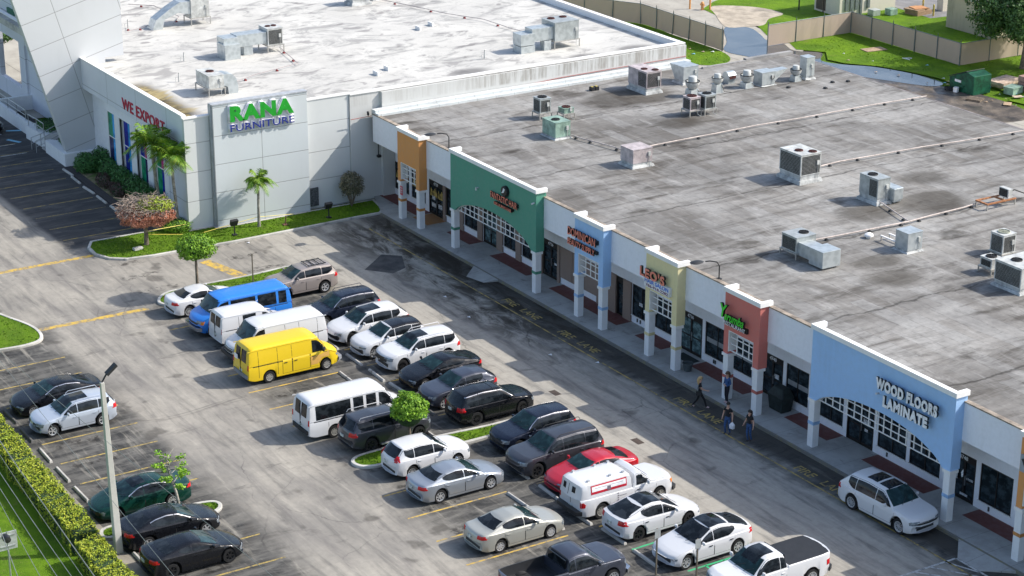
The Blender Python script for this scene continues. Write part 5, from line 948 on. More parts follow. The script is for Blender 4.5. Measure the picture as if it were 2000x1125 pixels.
unit('tall beige condenser with louvred sides at the right edge', 25.0, 18.75, ZR, .95, .95, 1.05, mat=LGREY, legs=.12, fans=((.5, .5, .34),), fanmat=plain('pale_fan', (.35, .36, .28), .5), coils='es', **CT)
unit('small low condenser on stand beside the tall beige condenser', 26.9, 16.0, ZR, .85, .75, .5, mat=LGREY, legs=.35, fans=((.5, .5, .3),), coils='s', **CT)
r = unit('big square unit with fan and maker plate at the right edge', 29.3, 15.9, ZR, 1.9, 2.2, 1.1, mat=LGREY, curb=.3, fans=((.4, .35, .3),), coils='s'); m = MB(); m.box(.95, -.75, .85, .962, -.5, 1.15); m.build('maker_plate', plain('white_plate', (.65, .55, .56), .5), r)
r = thing('dome_vent', 'small white dome vent beside the roof pipe', 'vent', (19.3, 14.3-.1, ZR)); m = MB(); m.lathe([(.14, 0), (.14, .12), (.26, .13), (.24, .22), (.12, .3), (0, .32)], 0, 0, 16); m.build('dome', TRIM, r, smooth=40)
r = thing('battery', 'two small black boxes with yellow caps by the white wall', 'battery', (-14.75, 18.9, ZR)); m = MB(); m.box(-.18, -.3, 0, .18, -.02, .26); m.box(-.18, .03, 0, .18, .32, .26); m.build('case', BPL, r); m = MB(); m.box(-.1, -.25, .26, .1, -.1, .30); m.box(-.1, .1, .26, .1, .25, .30); m.build('caps', plain('yellow_cap', (.5, .4, .1), .5), r)
PIPE = plain('white_pipe', (.50, .43, .39), .6, 0, .2, 3)
def pipe(label, pts, z, rad=.042, blocks=True, foot=BPL, mat=PIPE):
    r = thing('roof_pipe', label, 'pipe', (pts[0][0], pts[0][1], z)); ox_, oy_ = pts[0]; m = MB(); m.tube([(x-ox_, y-oy_, .17) for x, y in pts], rad, 7); m.build('pipe_run', mat, r, smooth=60)
    for (xa, ya), (xb, yb) in zip(pts, pts[1:]):
        L = math.hypot(xb-xa, yb-ya); n = max(1, int(L/2.4))
        for k in range(n): f = (k+.5)/n; x, y = xa+(xb-xa)*f-ox_, ya+(yb-ya)*f-oy_; m = MB(); m.box(x-.11, y-.08, 0, x+.11, y+.08, .11, taper=.03); m.build('pipe_block', foot, r)
pipe('long white pipe crossing the grey roof behind the pinkish unit', [(-1.15, 13.9), (-1.23, 16.4), (-1.24, 19.3), (-1.36, 22.8), (-1.19, 26.1), (-1.21, 32.4), (-.97, 37.3)], ZR)
pipe('white pipe leading from the biggest unit to the rear roof edge', [(7.86, 20.3), (7.70, 22.05), (7.87, 24.8), (8.04, 28.5), (8.39, 31.7), (8.76, 37.3)], ZR)
pipe('short white pipe between the faded green unit and the pinkish unit', [(-5.9, 11.06), (-4.86, 11.17), (-3.41, 11.57), (-.4, 12.2)], ZR, .04)
pipe('white pipe from the ducted unit to the rusty stand', [(18.32, 10.6), (18.49, 13.2), (18.65, 16.6), (18.7, 17.7), (18.56, 19.4), (18.46, 22.1), (18.24, 23.6)], ZR, .045)
pipe('white pipe joining the unit with elbow duct to the long pipe', [(14.8, 18.5), (15.36, 18.66), (17.5, 18.04), (18.6, 17.75)], ZR, .04)
RF = plain('red_cone_foot', (.22, .03, .03), .7)
for lb, pts in (('cable on red feet near the two box unit at the sign wall side', [(-33.2, 3.6), (-28.2, 2.62), (-26.9, -1.3), (-25.75, -3.4)]), ('long cable on red feet crossing the far white roof', [(-44.0, 17.3), (-39.5, 18.7), (-36.3, 19.5), (-33, 21), (-29.2, 21.2), (-25, 22)]), ('thin cable on red feet behind the blade wall', [(-52.2, -.4), (-50.6, 1.1), (-46.1, 1.3), (-44.2, 0)]), ('thin cable on red feet left of the far curved duct', [(-45.2, -3.3), (-43.6, -3.9), (-44.6, -1.6)])): pipe(lb, pts, ZW, .025, foot=RF, mat=plain('thin_grey_cable', (.3, .26, .26), .6))
BX = dict(mat=GREYM)
# white roof units
r = unit('raised twin fan unit joined to stepped sheet metal duct, middle of the white roof', -33.3, 3.0, ZW, 1.5, 1.2, 1.2, legs=.55, fans=((.5, .3, .2), (.5, .7, .2)), fanmat=FAN, coils='e', mat=LGREY); duct([(-.2, -4.2, .0, 1.2, -3.0, 1.1), (-.4, -4.1, 1.1, .8, -3.0, 1.5), (-.5, -3.0, .7, .6, -.62, 1.55), (-.3, -2.4, 0, .5, -1.7, .7)], parent=r)
r = unit('raised unit with square duct and red fans near the grey roof wall', -23.5, 21.8, ZW, 1.8, 2.1, 1.35, legs=.6, fans=((.25, .25, .28), (.25, .75, .28)), fanmat=FAN, coils='', mat=GREYM); duct([(-.3, -2.9, .75, .7, -1.06, 1.7), (-.35, -3.9, .55, .75, -2.7, 1.4), (-.35, -3.9, 0, .8, -2.7, .5), (.3, -1.9, 0, .8, -1.3, .7)], parent=r)
r = unit('unit with curved duct hood right behind the green sign wall', -24.7, -5.7, ZW, 2.1, 1.1, .85, legs=.55, fans=((.45, .55, .28),), fanmat=FAN, mat=LGREY)
def cduct(parent, pts, w, mat=SHEET):
    """curved duct: side profile (y,z) swept over width"""
    m = MB(); n = len(pts); m.add([(-w/2, y, z) for y, z in pts]+[(w/2, y, z) for y, z in pts], [tuple(range(n)), tuple(range(2*n-1, n-1, -1))]+[(i, n+i, n+(i+1) % n, (i+1) % n) for i in range(n)]); return m.build('duct_hood', mat, parent)
o = cduct(r, [(.55, .6), (.55, 1.4), (.9, 1.42), (1.3, 1.3), (1.55, 1.0), (1.65, .5), (1.65, 0), (.95, 0), (.9, .5), (.75, .6)], 1.0); o.location = (.5, -.05, 0)
r = unit('tall slotted unit with sloping curved duct beyond the first roof cables', -44.0, 1.9, ZW, 1.3, 1.5, 1.45, legs=.6, fans=((.5, .5, .35),), fanmat=FAN, coils='', mat=LGREY); o = cduct(r, [(-.75, .9), (-.75, 1.9), (-1.6, 1.9), (-2.4, 1.5), (-3.6, .75), (-3.9, 0), (-3.1, 0), (-2.9, .7), (-1.8, 1.1)], 1.1)
unit('far unit cut by the top edge of the frame', -43.5, 15.6, ZW, 1.2, 1.6, 1.0, curb=.5, fans=(), mat=SHEET); unit('brown far unit beside the one cut by the top edge', -44.4, 18.0, ZW, 1.2, 1.6, .9, curb=.3, fans=(), mat=PNKM)
for i, (x, y) in enumerate([(-33.2, 15.3), (-33.9, 16.8), (-23.0, 6.1), (-23.8, 7.4)]):
    m = MB(); m.box(-.35, -.08, 0, .35, .08, .28); o = m.build('roof_block', TRIM); o.location = (x, y, ZW); tag(o, ['small white roof block, nearer of the far pair', 'small white roof block, farther of the far pair', 'small white roof block near the dark ponding stain', 'small white roof block behind the one at the stain'][i], 'roof block', 'small white blocks on the white roof')
for i, (x, y, l) in enumerate([(-28.4, -6.4, 'thin vent pipe on the white roof above the algae stain'), (-45.2, -3.3, 'thin gas riser left of the far curved duct'), (-33.5, -3.8, 'thin gas riser left of the stepped duct'), (-22.9, 14.9, 'thin gas riser left of the unit near the grey roof')]):
    m = MB(); m.tube([(0, 0, 0), (0, 0, .6), (.12, 0, .7)], .045, 6); m.tube([(0, -.25, 0), (0, -.25, .35), (0, .0, .35)], .02, 5); o = m.build('vent_pipe', LGREY); o.location = (x, y, ZW); tag(o, l, 'vent pipe')
for x, y, l in ((-36.4, 35.6, 'x'),): pass
for i, (x, y) in enumerate([(-7.6, 34.5), (-7.2, 35.6), (-6.6, 33.0), (-8.1, 30.9)]):
    m = MB(); m.box(-.14, -.1, 0, .14, .1, .12, taper=.02); o = m.build('pipe_support_block', BPL); o.location = (x, y, ZR); tag(o, 'loose dark block on the roof '+['right of the exhaust fan, nearer the corner', 'farthest toward the rear corner', 'in front of the tall box', 'left of the fan in front of the tall box'][i], 'block', 'loose dark blocks on the grey roof')
# roof edge lamps
for x, y, l in ((-7.8, 3.05, 'curved arm flood lamp at the roof edge beside the green portal'), (20.2, 3.05, 'curved arm flood lamp at the roof edge left of the red portal')):
    r = thing('roof_lamp', l, 'lamp', (x, y, 6.1), 0, 'flood lamps on the roof edge'); m = MB(); m.tube([(0, 0, 0), (0, 0, .75), (-.08, -.1, .95), (-.3, -.4, 1.0), (-.45, -.6, .96)], .035, 7); m.box(-.12, -.12, 0, .12, .12, .05); m.build('arm', BPL, r)
    m = MB(); m.lathe([(0, -.05), (.16, -.05), (.22, .0), (.14, .06), (0, .07)], 0, 0, 14); m.v = [(-.72+vx*1.3, -.95+vy*1.9, .9+vz) for vx, vy, vz in m.v]; m.build('lamp_head', BPL, r, smooth=40)
# ------------------------------------------------------------ lamp post, overhead wires, signs
r = thing('lamp_post', 'tall square concrete lamp post with tilted flood lamp, beside the hedge', 'lamp post', (21.2, -31.25, 0)); m = MB()
m.add([(-.17, -.17, 0), (.17, -.17, 0), (.17, .17, 0), (-.17, .17, 0), (-.09-.3, -.09-.1, 8.2), (.09-.3, -.09-.1, 8.2), (.09-.3, .09-.1, 8.2), (-.09-.3, .09-.1, 8.2)], [(0, 3, 2, 1), (4, 5, 6, 7), (0, 1, 5, 4), (1, 2, 6, 5), (2, 3, 7, 6), (3, 0, 4, 7)]); m.build('post', concrete_mat('post_concrete', (.50, .49, .45), (.40, .39, .36), 50., 'x', .15), r, bevel=.02)
m = MB(); m.tube([(-.3, -.1, 8.2), (-.3, .1, 8.5), (-.3, .25, 8.6)], .04, 6); m.build('bracket', BPL, r); m = MB(); m.slab([(-.44, .15, 8.48), (-.14, .15, 8.48), (-.14, .62, 8.86), (-.44, .62, 8.86)], (.0, -.06, .1))
for k in range(5): m.slab([(-.42, .2+.08*k, 8.60+.065*k), (-.16, .2+.08*k, 8.60+.065*k), (-.16, .23+.08*k, 8.62+.065*k), (-.42, .23+.08*k, 8.62+.065*k)], (0, -.03, .05))
m.build('lamp_head', BPL, r)
WIRE = plain('overhead_wire', (.24, .26, .25), .6, .3); ws = []
WG = 'overhead wires along the street'
for i, (a, b_, rad, z) in enumerate([((17.95, -34.84), (40.18, -36.23), .010, 9), ((22.4, -34.6), (41.2, -33.7), .010, 9.4), ((26.02, -37.61), (38.72, -38.58), .020, 9), ((26.0, -37.9), (38.7, -38.9), .011, 8.9), ((28.84, -38.58), (38.30, -39.26), .014, 9), ((28.6, -38.9), (38.2, -39.7), .014, 9), ((29.0, -39.15), (37.8, -40.2), .011, 9), ((30.4, -39.6), (37.6, -40.9), .014, 9)]):
    A_, B_ = Vector((*a, z)), Vector((*b_, z)); d = B_-A_; p0, p1 = A_-d*1.6, B_+d*1.2; m = MB(); m.tube([p0.lerp(p1, k/24)-Vector((0, 0, .6*(1-(2*k/24-1)**2)-.5)) for k in range(25)], rad, 5); o = m.build('overhead_wire', WIRE)
    tag(o, 'overhead wire '+['passing just left of the parked black sedan and lamp post foot', 'crossing in front of the lamp post and black coupe', 'thick bright one of the street bundle, nearest the hedge', 'thin one tight against the thick bright wire', 'third strand of the bundle from the hedge side', 'fourth strand of the bundle from the hedge side', 'thinnest strand near the outer side of the bundle', 'outermost strand, carrying the small black joint box'][i], 'wire', WG)
m = MB(); m.lathe([(0, -.2), (.12, -.18), (.15, 0), (.12, .18), (0, .2)], 0, 0, 12); o = m.build('cable_joint', BPL, None, smooth=40); o.location = (33.9, -40.1, 8.75); o.rotation_euler = (0, R(90), 0); tag(o, 'small black joint box hanging in the street wires', 'cable joint')
r = thing('street_sign', 'grey back of a square street sign on a thin post at the lower left edge', 'sign', (22.4, -36.6, 0)); m = MB(); m.tube([(0, 0, 0), (0, 0, 3.0)], .04, 8); m.build('post', RAIL, r); m = MB(); m.box(-.02, -.42, 2.15, .02, .42, 3.0); m.build('sign_plate', plain('sign_back', (.50, .52, .51), .45, .4), r, bevel=.01); m = MB(); m.box(.02, -.33, 2.3, .05, .33, 2.35); m.build('sign_bracket', RAIL, r); m = MB(); m.box(.02, -.33, 2.8, .05, .33, 2.85); m.build('sign_bracket', RAIL, r)
for x, y, h, l in ((35.66, -12.0, 2.3, 'brown sign post with grey plate left of the electric crossovers'), (36.75, -10.6, 1.9, 'short sign post with grey plate in front of the silver wheeled crossover'), (-7.1, -11.2, 1.9, 'thin dark bare post at the near grass island')):
    r = thing('sign_post', l, 'sign post', (x, y, 0)); m = MB(); m.box(-.03, -.03, 0, .03, .03, h); m.build('post', plain('brown_post', (.14, .12, .09), .7), r)
    if x > 0: m = MB(); m.box(.035, -.15, h-.45, .05, .15, h); m.build('sign_plate', plain('sign_back', (.5, .5, .5)), r)
r = thing('bollard_light', 'white topped bollard beside the electric crossover', 'bollard', (36.35, -8.45, 0)) if False else None
# planter pot, mat, covered grill, ground lights
m = MB(); m.lathe([(0, 0), (.20, 0), (.28, .42), (.31, .42), (.31, .47), (.26, .47), (.24, .36), (0, .36)], 0, 0, 20); o = m.build('planter_pot', plain('grey_pot', (.07, .085, .09), .6), None, smooth=40); o.location = (18.05, 2.85, .15); tag(o, 'empty dark grey planter pot beside the yellow portal column', 'pot')
m = MB(); m.box(-.75, -.35, 0, .75, .35, .02); o = m.build('door_mat', plain('black_mat', (.02, .03, .03), .9)); o.location = (16.6, 3.85, .152); tag(o, 'black rubber door mat in front of door 4736', 'mat')
m = MB(); m.add([(-.5, -.35, 0), (.5, -.35, 0), (.5, .35, 0), (-.5, .35, 0), (-.62, -.42, .85), (.62, -.42, .85), (.62, .4, .85), (-.62, .4, .85), (-.38, -.2, 1.28), (.38, -.2, 1.28), (.4, .25, 1.3), (-.4, .25, 1.3)], [(0, 3, 2, 1), (0, 1, 5, 4), (1, 2, 6, 5), (2, 3, 7, 6), (3, 0, 4, 7), (4, 5, 9, 8), (5, 6, 10, 9), (6, 7, 11, 10), (7, 4, 8, 11), (8, 9, 10, 11)])
o = m.build('covered_grill', plain('black_green_cover', (.012, .022, .022), .6, 0, .4, 3), None, bevel=.05); o.location = (24.75, 3.85, .15); tag(o, 'barbecue grill under a black fabric cover by the dark window', 'grill')
for x, y, h, l in ((-15.55, -8.5, 1.05, 'black ground spotlight left of the small palm, aimed at the sign wall'), (-15.5, -1.7, 1.05, 'black ground spotlight right of the vent louvre on shaded grass')):
    r = thing('ground_spotlight', l, 'spotlight', (x, y, .1), 0, 'spotlights on the grass strip'); m = MB(); m.box(-.14, -.14, 0, .14, .14, .08); m.tube([(0, 0, 0), (0, 0, .65)], .04, 8); m.build('stand', BPL, r); m = MB(); m.slab([(-.02, -.22, .62), (-.02, .22, .62), (.16, .25, 1.0), (.16, -.25, 1.0)], (-.22, 0, .08)); m.build('lamp_head', BPL, r)
m = MB(); m.box(-.16, -.16, 0, .16, .16, .05); m.tube([(0, 0, 0), (.02, .05, .62)], .04, 7); o = m.build('broken_post', plain('rusty_brown_stub', (.16, .08, .05), .8)); o.location = (-15.7, -4.8, .1); tag(o, 'short rusty broken light stub on the sunlit grass', 'post')
for x, y, l in ((-16.2, -14.9, 'white concrete block lying on the grass tip'), (-15.6, -11.0, 'small beige utility cover on the grass behind the green topiary')):
    m = MB(); m.box(-.16, -.3, 0, .16, .3, .16); o = m.build('concrete_block', STOPM, None, bevel=.02); o.location = (x, y, .1); o.rotation_euler = (0, 0, R(8)); tag(o, l, 'block')
m = MB(); m.tube([(-18.0, -10.6, .55), (-16.9, -13.9, .95)], .02, 5); m.tube([(-16.9, -14.0, .75), (-16.3, -10.8, .35), (-16.35, -6.5, .75), (-16.9, -3.6, .3)], .02, 5); o = m.build('barrier_tape', plain('yellow_tape', (.75, .62, .08), .5)); tag(o, 'thin yellow barrier tape strung between the topiary and small palm', 'tape')
# scraps of litter on the asphalt
m_l = [(4.6, -3.1), (14.2, -.6), (11.9, -2.2), (-14.0, -8.4), (24.2, -6.2), (1.0, -2.6)]
for i, (x, y) in enumerate(m_l):
    m = MB(); m.slab([(0, 0, .02), (.16, .03, .05), (.2, .14, .02), (.05, .18, .06)], (0, 0, .012)); o = m.build('litter', WHT); o.location = (x, y, .0); tag(o, 'scrap of white litter on the asphalt '+['near the dark repair patch', 'in the gutter by the blue portal', 'below the blue portal in mid lane', 'on the pale lane by the lawn kerb', 'near the drain cover', 'between repair patch and grey SUVs'][i], 'litter', 'litter scraps')
# ------------------------------------------------------------ plants
def leafmat(name, a, b, c, tr=.0):
    t = NT(name); g = t.n('ShaderNodeNewGeometry'); rnd = g.outputs['Random Per Island']; n = t.noise(t.obj(), 2.2, 4)
    cc = t.mix(t.mr(rnd, 0, 1, 0, 1, False), a, b); cc = t.mix(t.mr(n, .45, .7, 0, .7), cc, c); return t.out(cc, .55, None, Specular_IOR_Level=.35)
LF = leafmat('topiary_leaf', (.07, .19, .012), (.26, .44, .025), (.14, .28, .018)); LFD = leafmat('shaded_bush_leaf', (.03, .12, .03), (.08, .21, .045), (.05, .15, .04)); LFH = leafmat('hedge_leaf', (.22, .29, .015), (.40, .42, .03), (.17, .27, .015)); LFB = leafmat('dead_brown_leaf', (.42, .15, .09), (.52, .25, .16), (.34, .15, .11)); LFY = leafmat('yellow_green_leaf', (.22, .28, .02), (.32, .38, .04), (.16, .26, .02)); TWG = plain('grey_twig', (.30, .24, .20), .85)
LFT = leafmat('tree_leaf', (.02, .065, .012), (.065, .14, .02), (.035, .09, .015)); LFP = leafmat('palm_leaf', (.06, .19, .012), (.24, .34, .03), (.12, .26, .02)); LFG = leafmat('shrub_grey_leaf', (.07, .08, .04), (.24, .21, .14), (.14, .13, .07)); BRK = plain('bark', (.19, .15, .11), .9, 0, .3, 6); BRKG = plain('grey_bark', (.30, .28, .24), .9, 0, .3, 6); LFS = leafmat('lime_leaf', (.14, .34, .01), (.28, .46, .03), (.2, .38, .02)); BRN = leafmat('brown_bush_leaf', (.07, .04, .035), (.12, .075, .06), (.09, .055, .05))
def leaves(n, pos, size, rr, flat=.0):
    m = MB()
    for i in range(n):
        p, nr = pos(rr); p = Vector(p); nr = (Vector(nr)+Vector((rr.gauss(0, .55), rr.gauss(0, .55), rr.gauss(0, .45)+flat))).normalized(); u = nr.orthogonal().normalized(); a = rr.uniform(0, 6.28); w = nr.cross(u); d = u*math.cos(a)+w*math.sin(a); e = nr.cross(d); s = size*rr.uniform(.6, 1.35)
        m.add([p-d*s, p+e*s*.45+nr*s*.12, p+d*s, p-e*s*.45+nr*s*.12], [(0, 1, 2, 3)])
    return m
def ell(cx, cy, cz, rx, ry, rz, pw=2., inner=.72, lo=-1.):
    def f(rr):
        while True:
            v = Vector((rr.gauss(0, 1), rr.gauss(0, 1), rr.gauss(0, 1))).normalized()
            if v.z >= lo: break
        k = 1/((abs(v.x)**pw+abs(v.y)**pw+abs(v.z)**pw)**(1/pw)) if pw != 2 else 1.; bump = 1+.07*math.sin(v.x*7+v.y*6+cx)+.06*math.sin(v.z*9+v.y*5)+.05*math.sin(v.x*15-v.z*13); q = rr.uniform(inner, 1.0)**.6*k*bump
        return (cx+v.x*q*rx, cy+v.y*q*ry, cz+v.z*q*rz), v
    return f
rr = random.Random(21)
def topiary(label, x, y, zb, h0, rx, rz_, n, mat=LF, pw=2.6, trunk=.09, lo=-1., ry=None, extra=None, size=.075, hi=9.):
    r = thing('topiary_tree', label, 'tree', (x, y, zb)); m = MB(); m.tube([(0, 0, -.05), (.02, .01, (h0-rz_)*.5), (-.02, 0, h0-rz_*.4), (0, 0, h0)], [trunk*1.3, trunk, trunk*.9, trunk*.5], 8)
    for k in range(6): a = k*1.05; m.tube([(0, 0, h0-rz_*.7), (math.cos(a)*rx*.55, math.sin(a)*rx*.55, h0+.1*rz_)], [.03, .012], 5)
    m.build('trunk', BRK, r, smooth=60); ry = ry or rx; f0 = ell(0, 0, h0, rx, ry, rz_, pw, .62, lo)
    def f(q):
        while True:
            a = f0(q)
            if a[0][2] < h0+hi+q.gauss(0, .12): return a
    leaves(n, f, size, rr).build('crown', mat, r)
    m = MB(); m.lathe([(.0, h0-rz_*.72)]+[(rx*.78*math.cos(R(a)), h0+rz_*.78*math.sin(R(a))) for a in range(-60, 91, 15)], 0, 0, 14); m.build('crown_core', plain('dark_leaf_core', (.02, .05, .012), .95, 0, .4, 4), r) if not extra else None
    if extra: extra(r)
    return r
topiary('round clipped green topiary with thin trunk at the tip of the near grass island', -6.75, -15.0, .1, 3.05, 1.14, .72, 4600)
topiary('green half dome topiary standing in front of the dark off road SUV', 18.75, -14.9, .1, 2.05, .95, 1.0, 3800, lo=-.12, pw=2.)
def brown(r):
    leaves(1500, ell(.35, .55, 2.62, 1.25, 1.15, .45, 2.4, .5, -.1), .085, rr).build('green_top_leaves', LFY, r)
    m = MB()
    for k in range(900):
        p, v = ell(0, 0, 2.35, 1.62, 1.66, .80, 2.8, .6, -.2)(rr); q = Vector(p)+Vector((rr.gauss(0, .25), rr.gauss(0, .25), rr.gauss(0, .14))); m.tube([p, q], [.022, .010], 3, cap=False)
    m.build('dead_twigs', TWG, r)
topiary('flat topped topiary with dead rust brown leaves and bare grey twigs', -16.85, -14.05, .1, 2.25, 1.68, .88, 5600, LFB, 3., .14, extra=brown, size=.075, hi=.05)
# sparse sapling
r = thing('young_tree', 'sparse leaning young tree with lime leaf clusters in front of the green saloon', 'tree', (19.0, -27.3, .1)); m = MB(); m.tube([(0, 0, 0), (-.15, -.1, .9), (-.35, -.25, 1.6), (-.5, -.35, 2.3), (-.55, -.3, 2.9)], [.08, .07, .055, .03, .01], 7); tips = []
for k in range(16):
    a = k*2.4; z = 1.3+.09*k; b0 = Vector((-.15-.16*(z-.9), -.1-.12*(z-.9), z)); e = b0+Vector((math.cos(a)*rr.uniform(.5, .95), math.sin(a)*rr.uniform(.5, .95), rr.uniform(.1, .4))); m.tube([b0, (b0+e)/2+Vector((0, 0, .06)), e], [.025, .015, .006], 4); tips += [e, (b0*.35+e*.65)]
m.build('trunk', BRKG, r, smooth=60); m = MB()
for e in tips[:26]:
    c = leaves(34, ell(e.x, e.y, e.z, .2, .2, .15, 2, .1), .07, rr); m.add(c.v, c.f)
m.build('crown', LFS, r)
def palm(label, x, y, z, pts, n, L, mat=LFP, droop=1., rad=.1):
    r = thing('palm_tree', label, 'palm tree', (x, y, z)); m = MB(); m.tube(pts, [rad*1.35]+[rad]*(len(pts)-2)+[rad*.8], 9); m.build('trunk', BRKG, r, smooth=60); top_ = Vector(pts[-1]); m = MB(); m.tube([top_-Vector((0, 0, .1)), top_+Vector((0, 0, .55))], [rad*.9, rad*.4], 8, 0); m.build('crownshaft', plain('palm_shaft', (.20, .32, .08), .6), r)
    m = MB()
    for k in range(n):
        a = k*2.399+rr.uniform(-.2, .2); el = rr.uniform(.15, 1.25) if k > n*.3 else rr.uniform(-.2, .4); l = L*rr.uniform(.8, 1.1); d = Vector((math.cos(a), math.sin(a), 0)); pr = []; N_ = 14
        for i in range(N_+1):
            s = i/N_; pr.append(top_+Vector((0, 0, .35))+d*(l*(math.cos(el)*s*(1-.12*s)))+Vector((0, 0, l*(math.sin(el)*s-droop*.50*s*s*(.6+.4*math.cos(el))))))
        m.tube(pr, [.03*(1-.8*i/N_) for i in range(N_+1)], 4)
        for i in range(2, N_+1):
            t_ = (pr[i]-pr[i-1]).normalized(); sd = t_.cross(Vector((0, 0, 1))).normalized(); upv = sd.cross(t_); ll = l*.34*math.sin(math.pi*min(1, .18+.8*i/N_))**.6+.05
            for q in (0, .5):
                b0 = pr[i-1].lerp(pr[i], q)
                for sg in (1, -1):
                    e = b0+(sd*sg*.8+t_*.65-Vector((0, 0, rr.uniform(.35, .9)))+upv*.15).normalized()*ll; w = t_*.022; mid_ = b0.lerp(e, .5)+Vector((0, 0, .04)); m.add([b0-w, b0+w, mid_+w*.9, e, mid_-w*.9], [(0, 1, 2, 3, 4)])
    m.build('fronds', mat, r); return r
palm('slim palm farther from the building corner, in front of the coloured windows', -20.9, -11.2, .05, [(0, 0, 0), (.1, -.2, 1.5), (.35, -.5, 3.2), (.6, -.7, 4.7), (.8, -.8, 5.4)], 24, 2.3)
palm('slim palm right at the building corner', -18.85, -11.0, .05, [(0, 0, 0), (.15, -.1, 1.5), (.35, -.3, 3.2), (.5, -.4, 4.3), (.5, -.45, 4.8)], 22, 2.0)
palm('small palm on the lawn strip before the sign wall', -16.3, -6.4, .1, [(0, 0, 0), (0, 0, 1.2), (.03, .02, 2.4), (.05, .02, 2.9)], 17, 1.45, droop=1.5, rad=.085)
r = thing('garden_shrub', 'rounded shrub with bare lower stems by the shaded white wall', 'shrub', (-16.9, .75, .1)); m = MB()
for k in range(9): a = k*.7; m.tube([(0, 0, 0), (math.cos(a)*.25, math.sin(a)*.25, .7), (math.cos(a)*.5, math.sin(a)*.55, 1.5)], [.05, .035, .015], 5)
m.build('stems', BRK, r); leaves(3600, ell(0, 0, 1.5, .82, .85, .95, 2, .5, -.75), .06, rr).build('crown', LFG, r)
# hedge by the street
def boxleaf(x0, x1, y0, y1, z0, z1, wob=.08):
    def f(rr):
        u = rr.random(); x, y, z = rr.uniform(x0, x1), rr.uniform(y0, y1), rr.uniform(z0, z1); b_ = wob*math.sin(x*1.7)+wob*.6*math.sin(x*4.3+1)
        if u < .55: return (x, y, z1+b_*.8+.06*math.sin(x*9+y*5)-abs(rr.gauss(0, .06))+(rr.random() < .04)*.12), (0, 0, 1)
        if u < .78: return (x, y1+b_+abs(rr.gauss(0, .04))*-1, z), (0, 1, 0)
        return (x, y0+b_, z), (0, -1, 0)
    return f
def hedge(label, pts, w, h, n, mat, core, size=.07, name='hedge'):
    r = thing(name, label, 'hedge', (pts[0][0], pts[0][1], 0)); m = MB(); c = MB(); L = sum(math.dist(a, b) for a, b in zip(pts, pts[1:]))
    for a, b in zip(pts, pts[1:]):
        d = math.dist(a, b); an = math.atan2(b[1]-a[1], b[0]-a[0]); q = leaves(int(n*d/L), boxleaf(-.05, d+.05, -w/2, w/2, .05, h), size, rr); ox_, oy_ = a[0]-pts[0][0], a[1]-pts[0][1]; cs, sn = math.cos(an), math.sin(an)
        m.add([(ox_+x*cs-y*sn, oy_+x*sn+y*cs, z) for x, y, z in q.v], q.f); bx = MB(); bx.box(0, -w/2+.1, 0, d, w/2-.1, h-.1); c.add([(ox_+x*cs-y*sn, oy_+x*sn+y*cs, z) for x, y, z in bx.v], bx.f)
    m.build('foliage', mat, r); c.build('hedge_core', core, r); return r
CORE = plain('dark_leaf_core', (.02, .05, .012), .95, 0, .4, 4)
hedge('long clipped yellow green hedge along the street side of the lot', [(-6, -31.9), (5, -32.05), (14, -32.35), (20.6, -32.5)], 1.25, 1.15, 24000, LFH, CORE, .062); hedge('end section of street hedge right of the lamp post', [(21.3, -32.7), (26, -32.8), (34, -33.0)], 1.2, 1.15, 12000, LFH, CORE, .062)
def bush(label, x, y, rx, ry, rz_, n, mat=LFD, size=.075, name='bush', z0=.0):
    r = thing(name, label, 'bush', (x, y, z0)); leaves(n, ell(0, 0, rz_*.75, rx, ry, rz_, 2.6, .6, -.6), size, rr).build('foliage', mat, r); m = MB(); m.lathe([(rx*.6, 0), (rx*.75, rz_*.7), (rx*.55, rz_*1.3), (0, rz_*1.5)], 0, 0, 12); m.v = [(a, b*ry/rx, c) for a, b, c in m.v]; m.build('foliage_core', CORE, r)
bush('round clipped bush at the foot of the slanted blade wall', -33.9, -11.45, 1.05, .85, .75, 2400)
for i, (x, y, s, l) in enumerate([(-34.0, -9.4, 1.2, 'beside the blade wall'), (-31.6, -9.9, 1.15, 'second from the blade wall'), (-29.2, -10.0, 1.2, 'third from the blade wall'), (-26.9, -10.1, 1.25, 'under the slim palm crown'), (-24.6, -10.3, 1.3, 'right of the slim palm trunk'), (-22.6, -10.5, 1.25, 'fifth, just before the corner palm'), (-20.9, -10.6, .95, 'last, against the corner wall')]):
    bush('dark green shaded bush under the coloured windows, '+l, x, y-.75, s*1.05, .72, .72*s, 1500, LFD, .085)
for x, l in ((-30.0, 'dry brown bush in front of the dark hedge, left one'), (-27.6, 'dry brown bush in front of the dark hedge, right one')): bush(l, x, -11.65, 1.1, .55, .5, 800, BRN, .07)
bush('low clipped bush at the white corner wall behind the topiary', -18.5, -11.3, 1.0, .95, .42, 1700, LF, .06, z0=.1)
bush('low dark planting in the terrace planter by the handrails', -42.7, -10.7, 1.6, 1.1, .30, 1500, LFD, .07, z0=.95); bush('small dark planting between the steps and the blade wall', -38.3, -11.2, 1.1, .5, .25, 700, LFD, .07, z0=.85)
bush('sparse plant at the right edge by the orange portal', 42.6, 3.6, .3, .3, .35, 300, LF, .05, z0=.15)
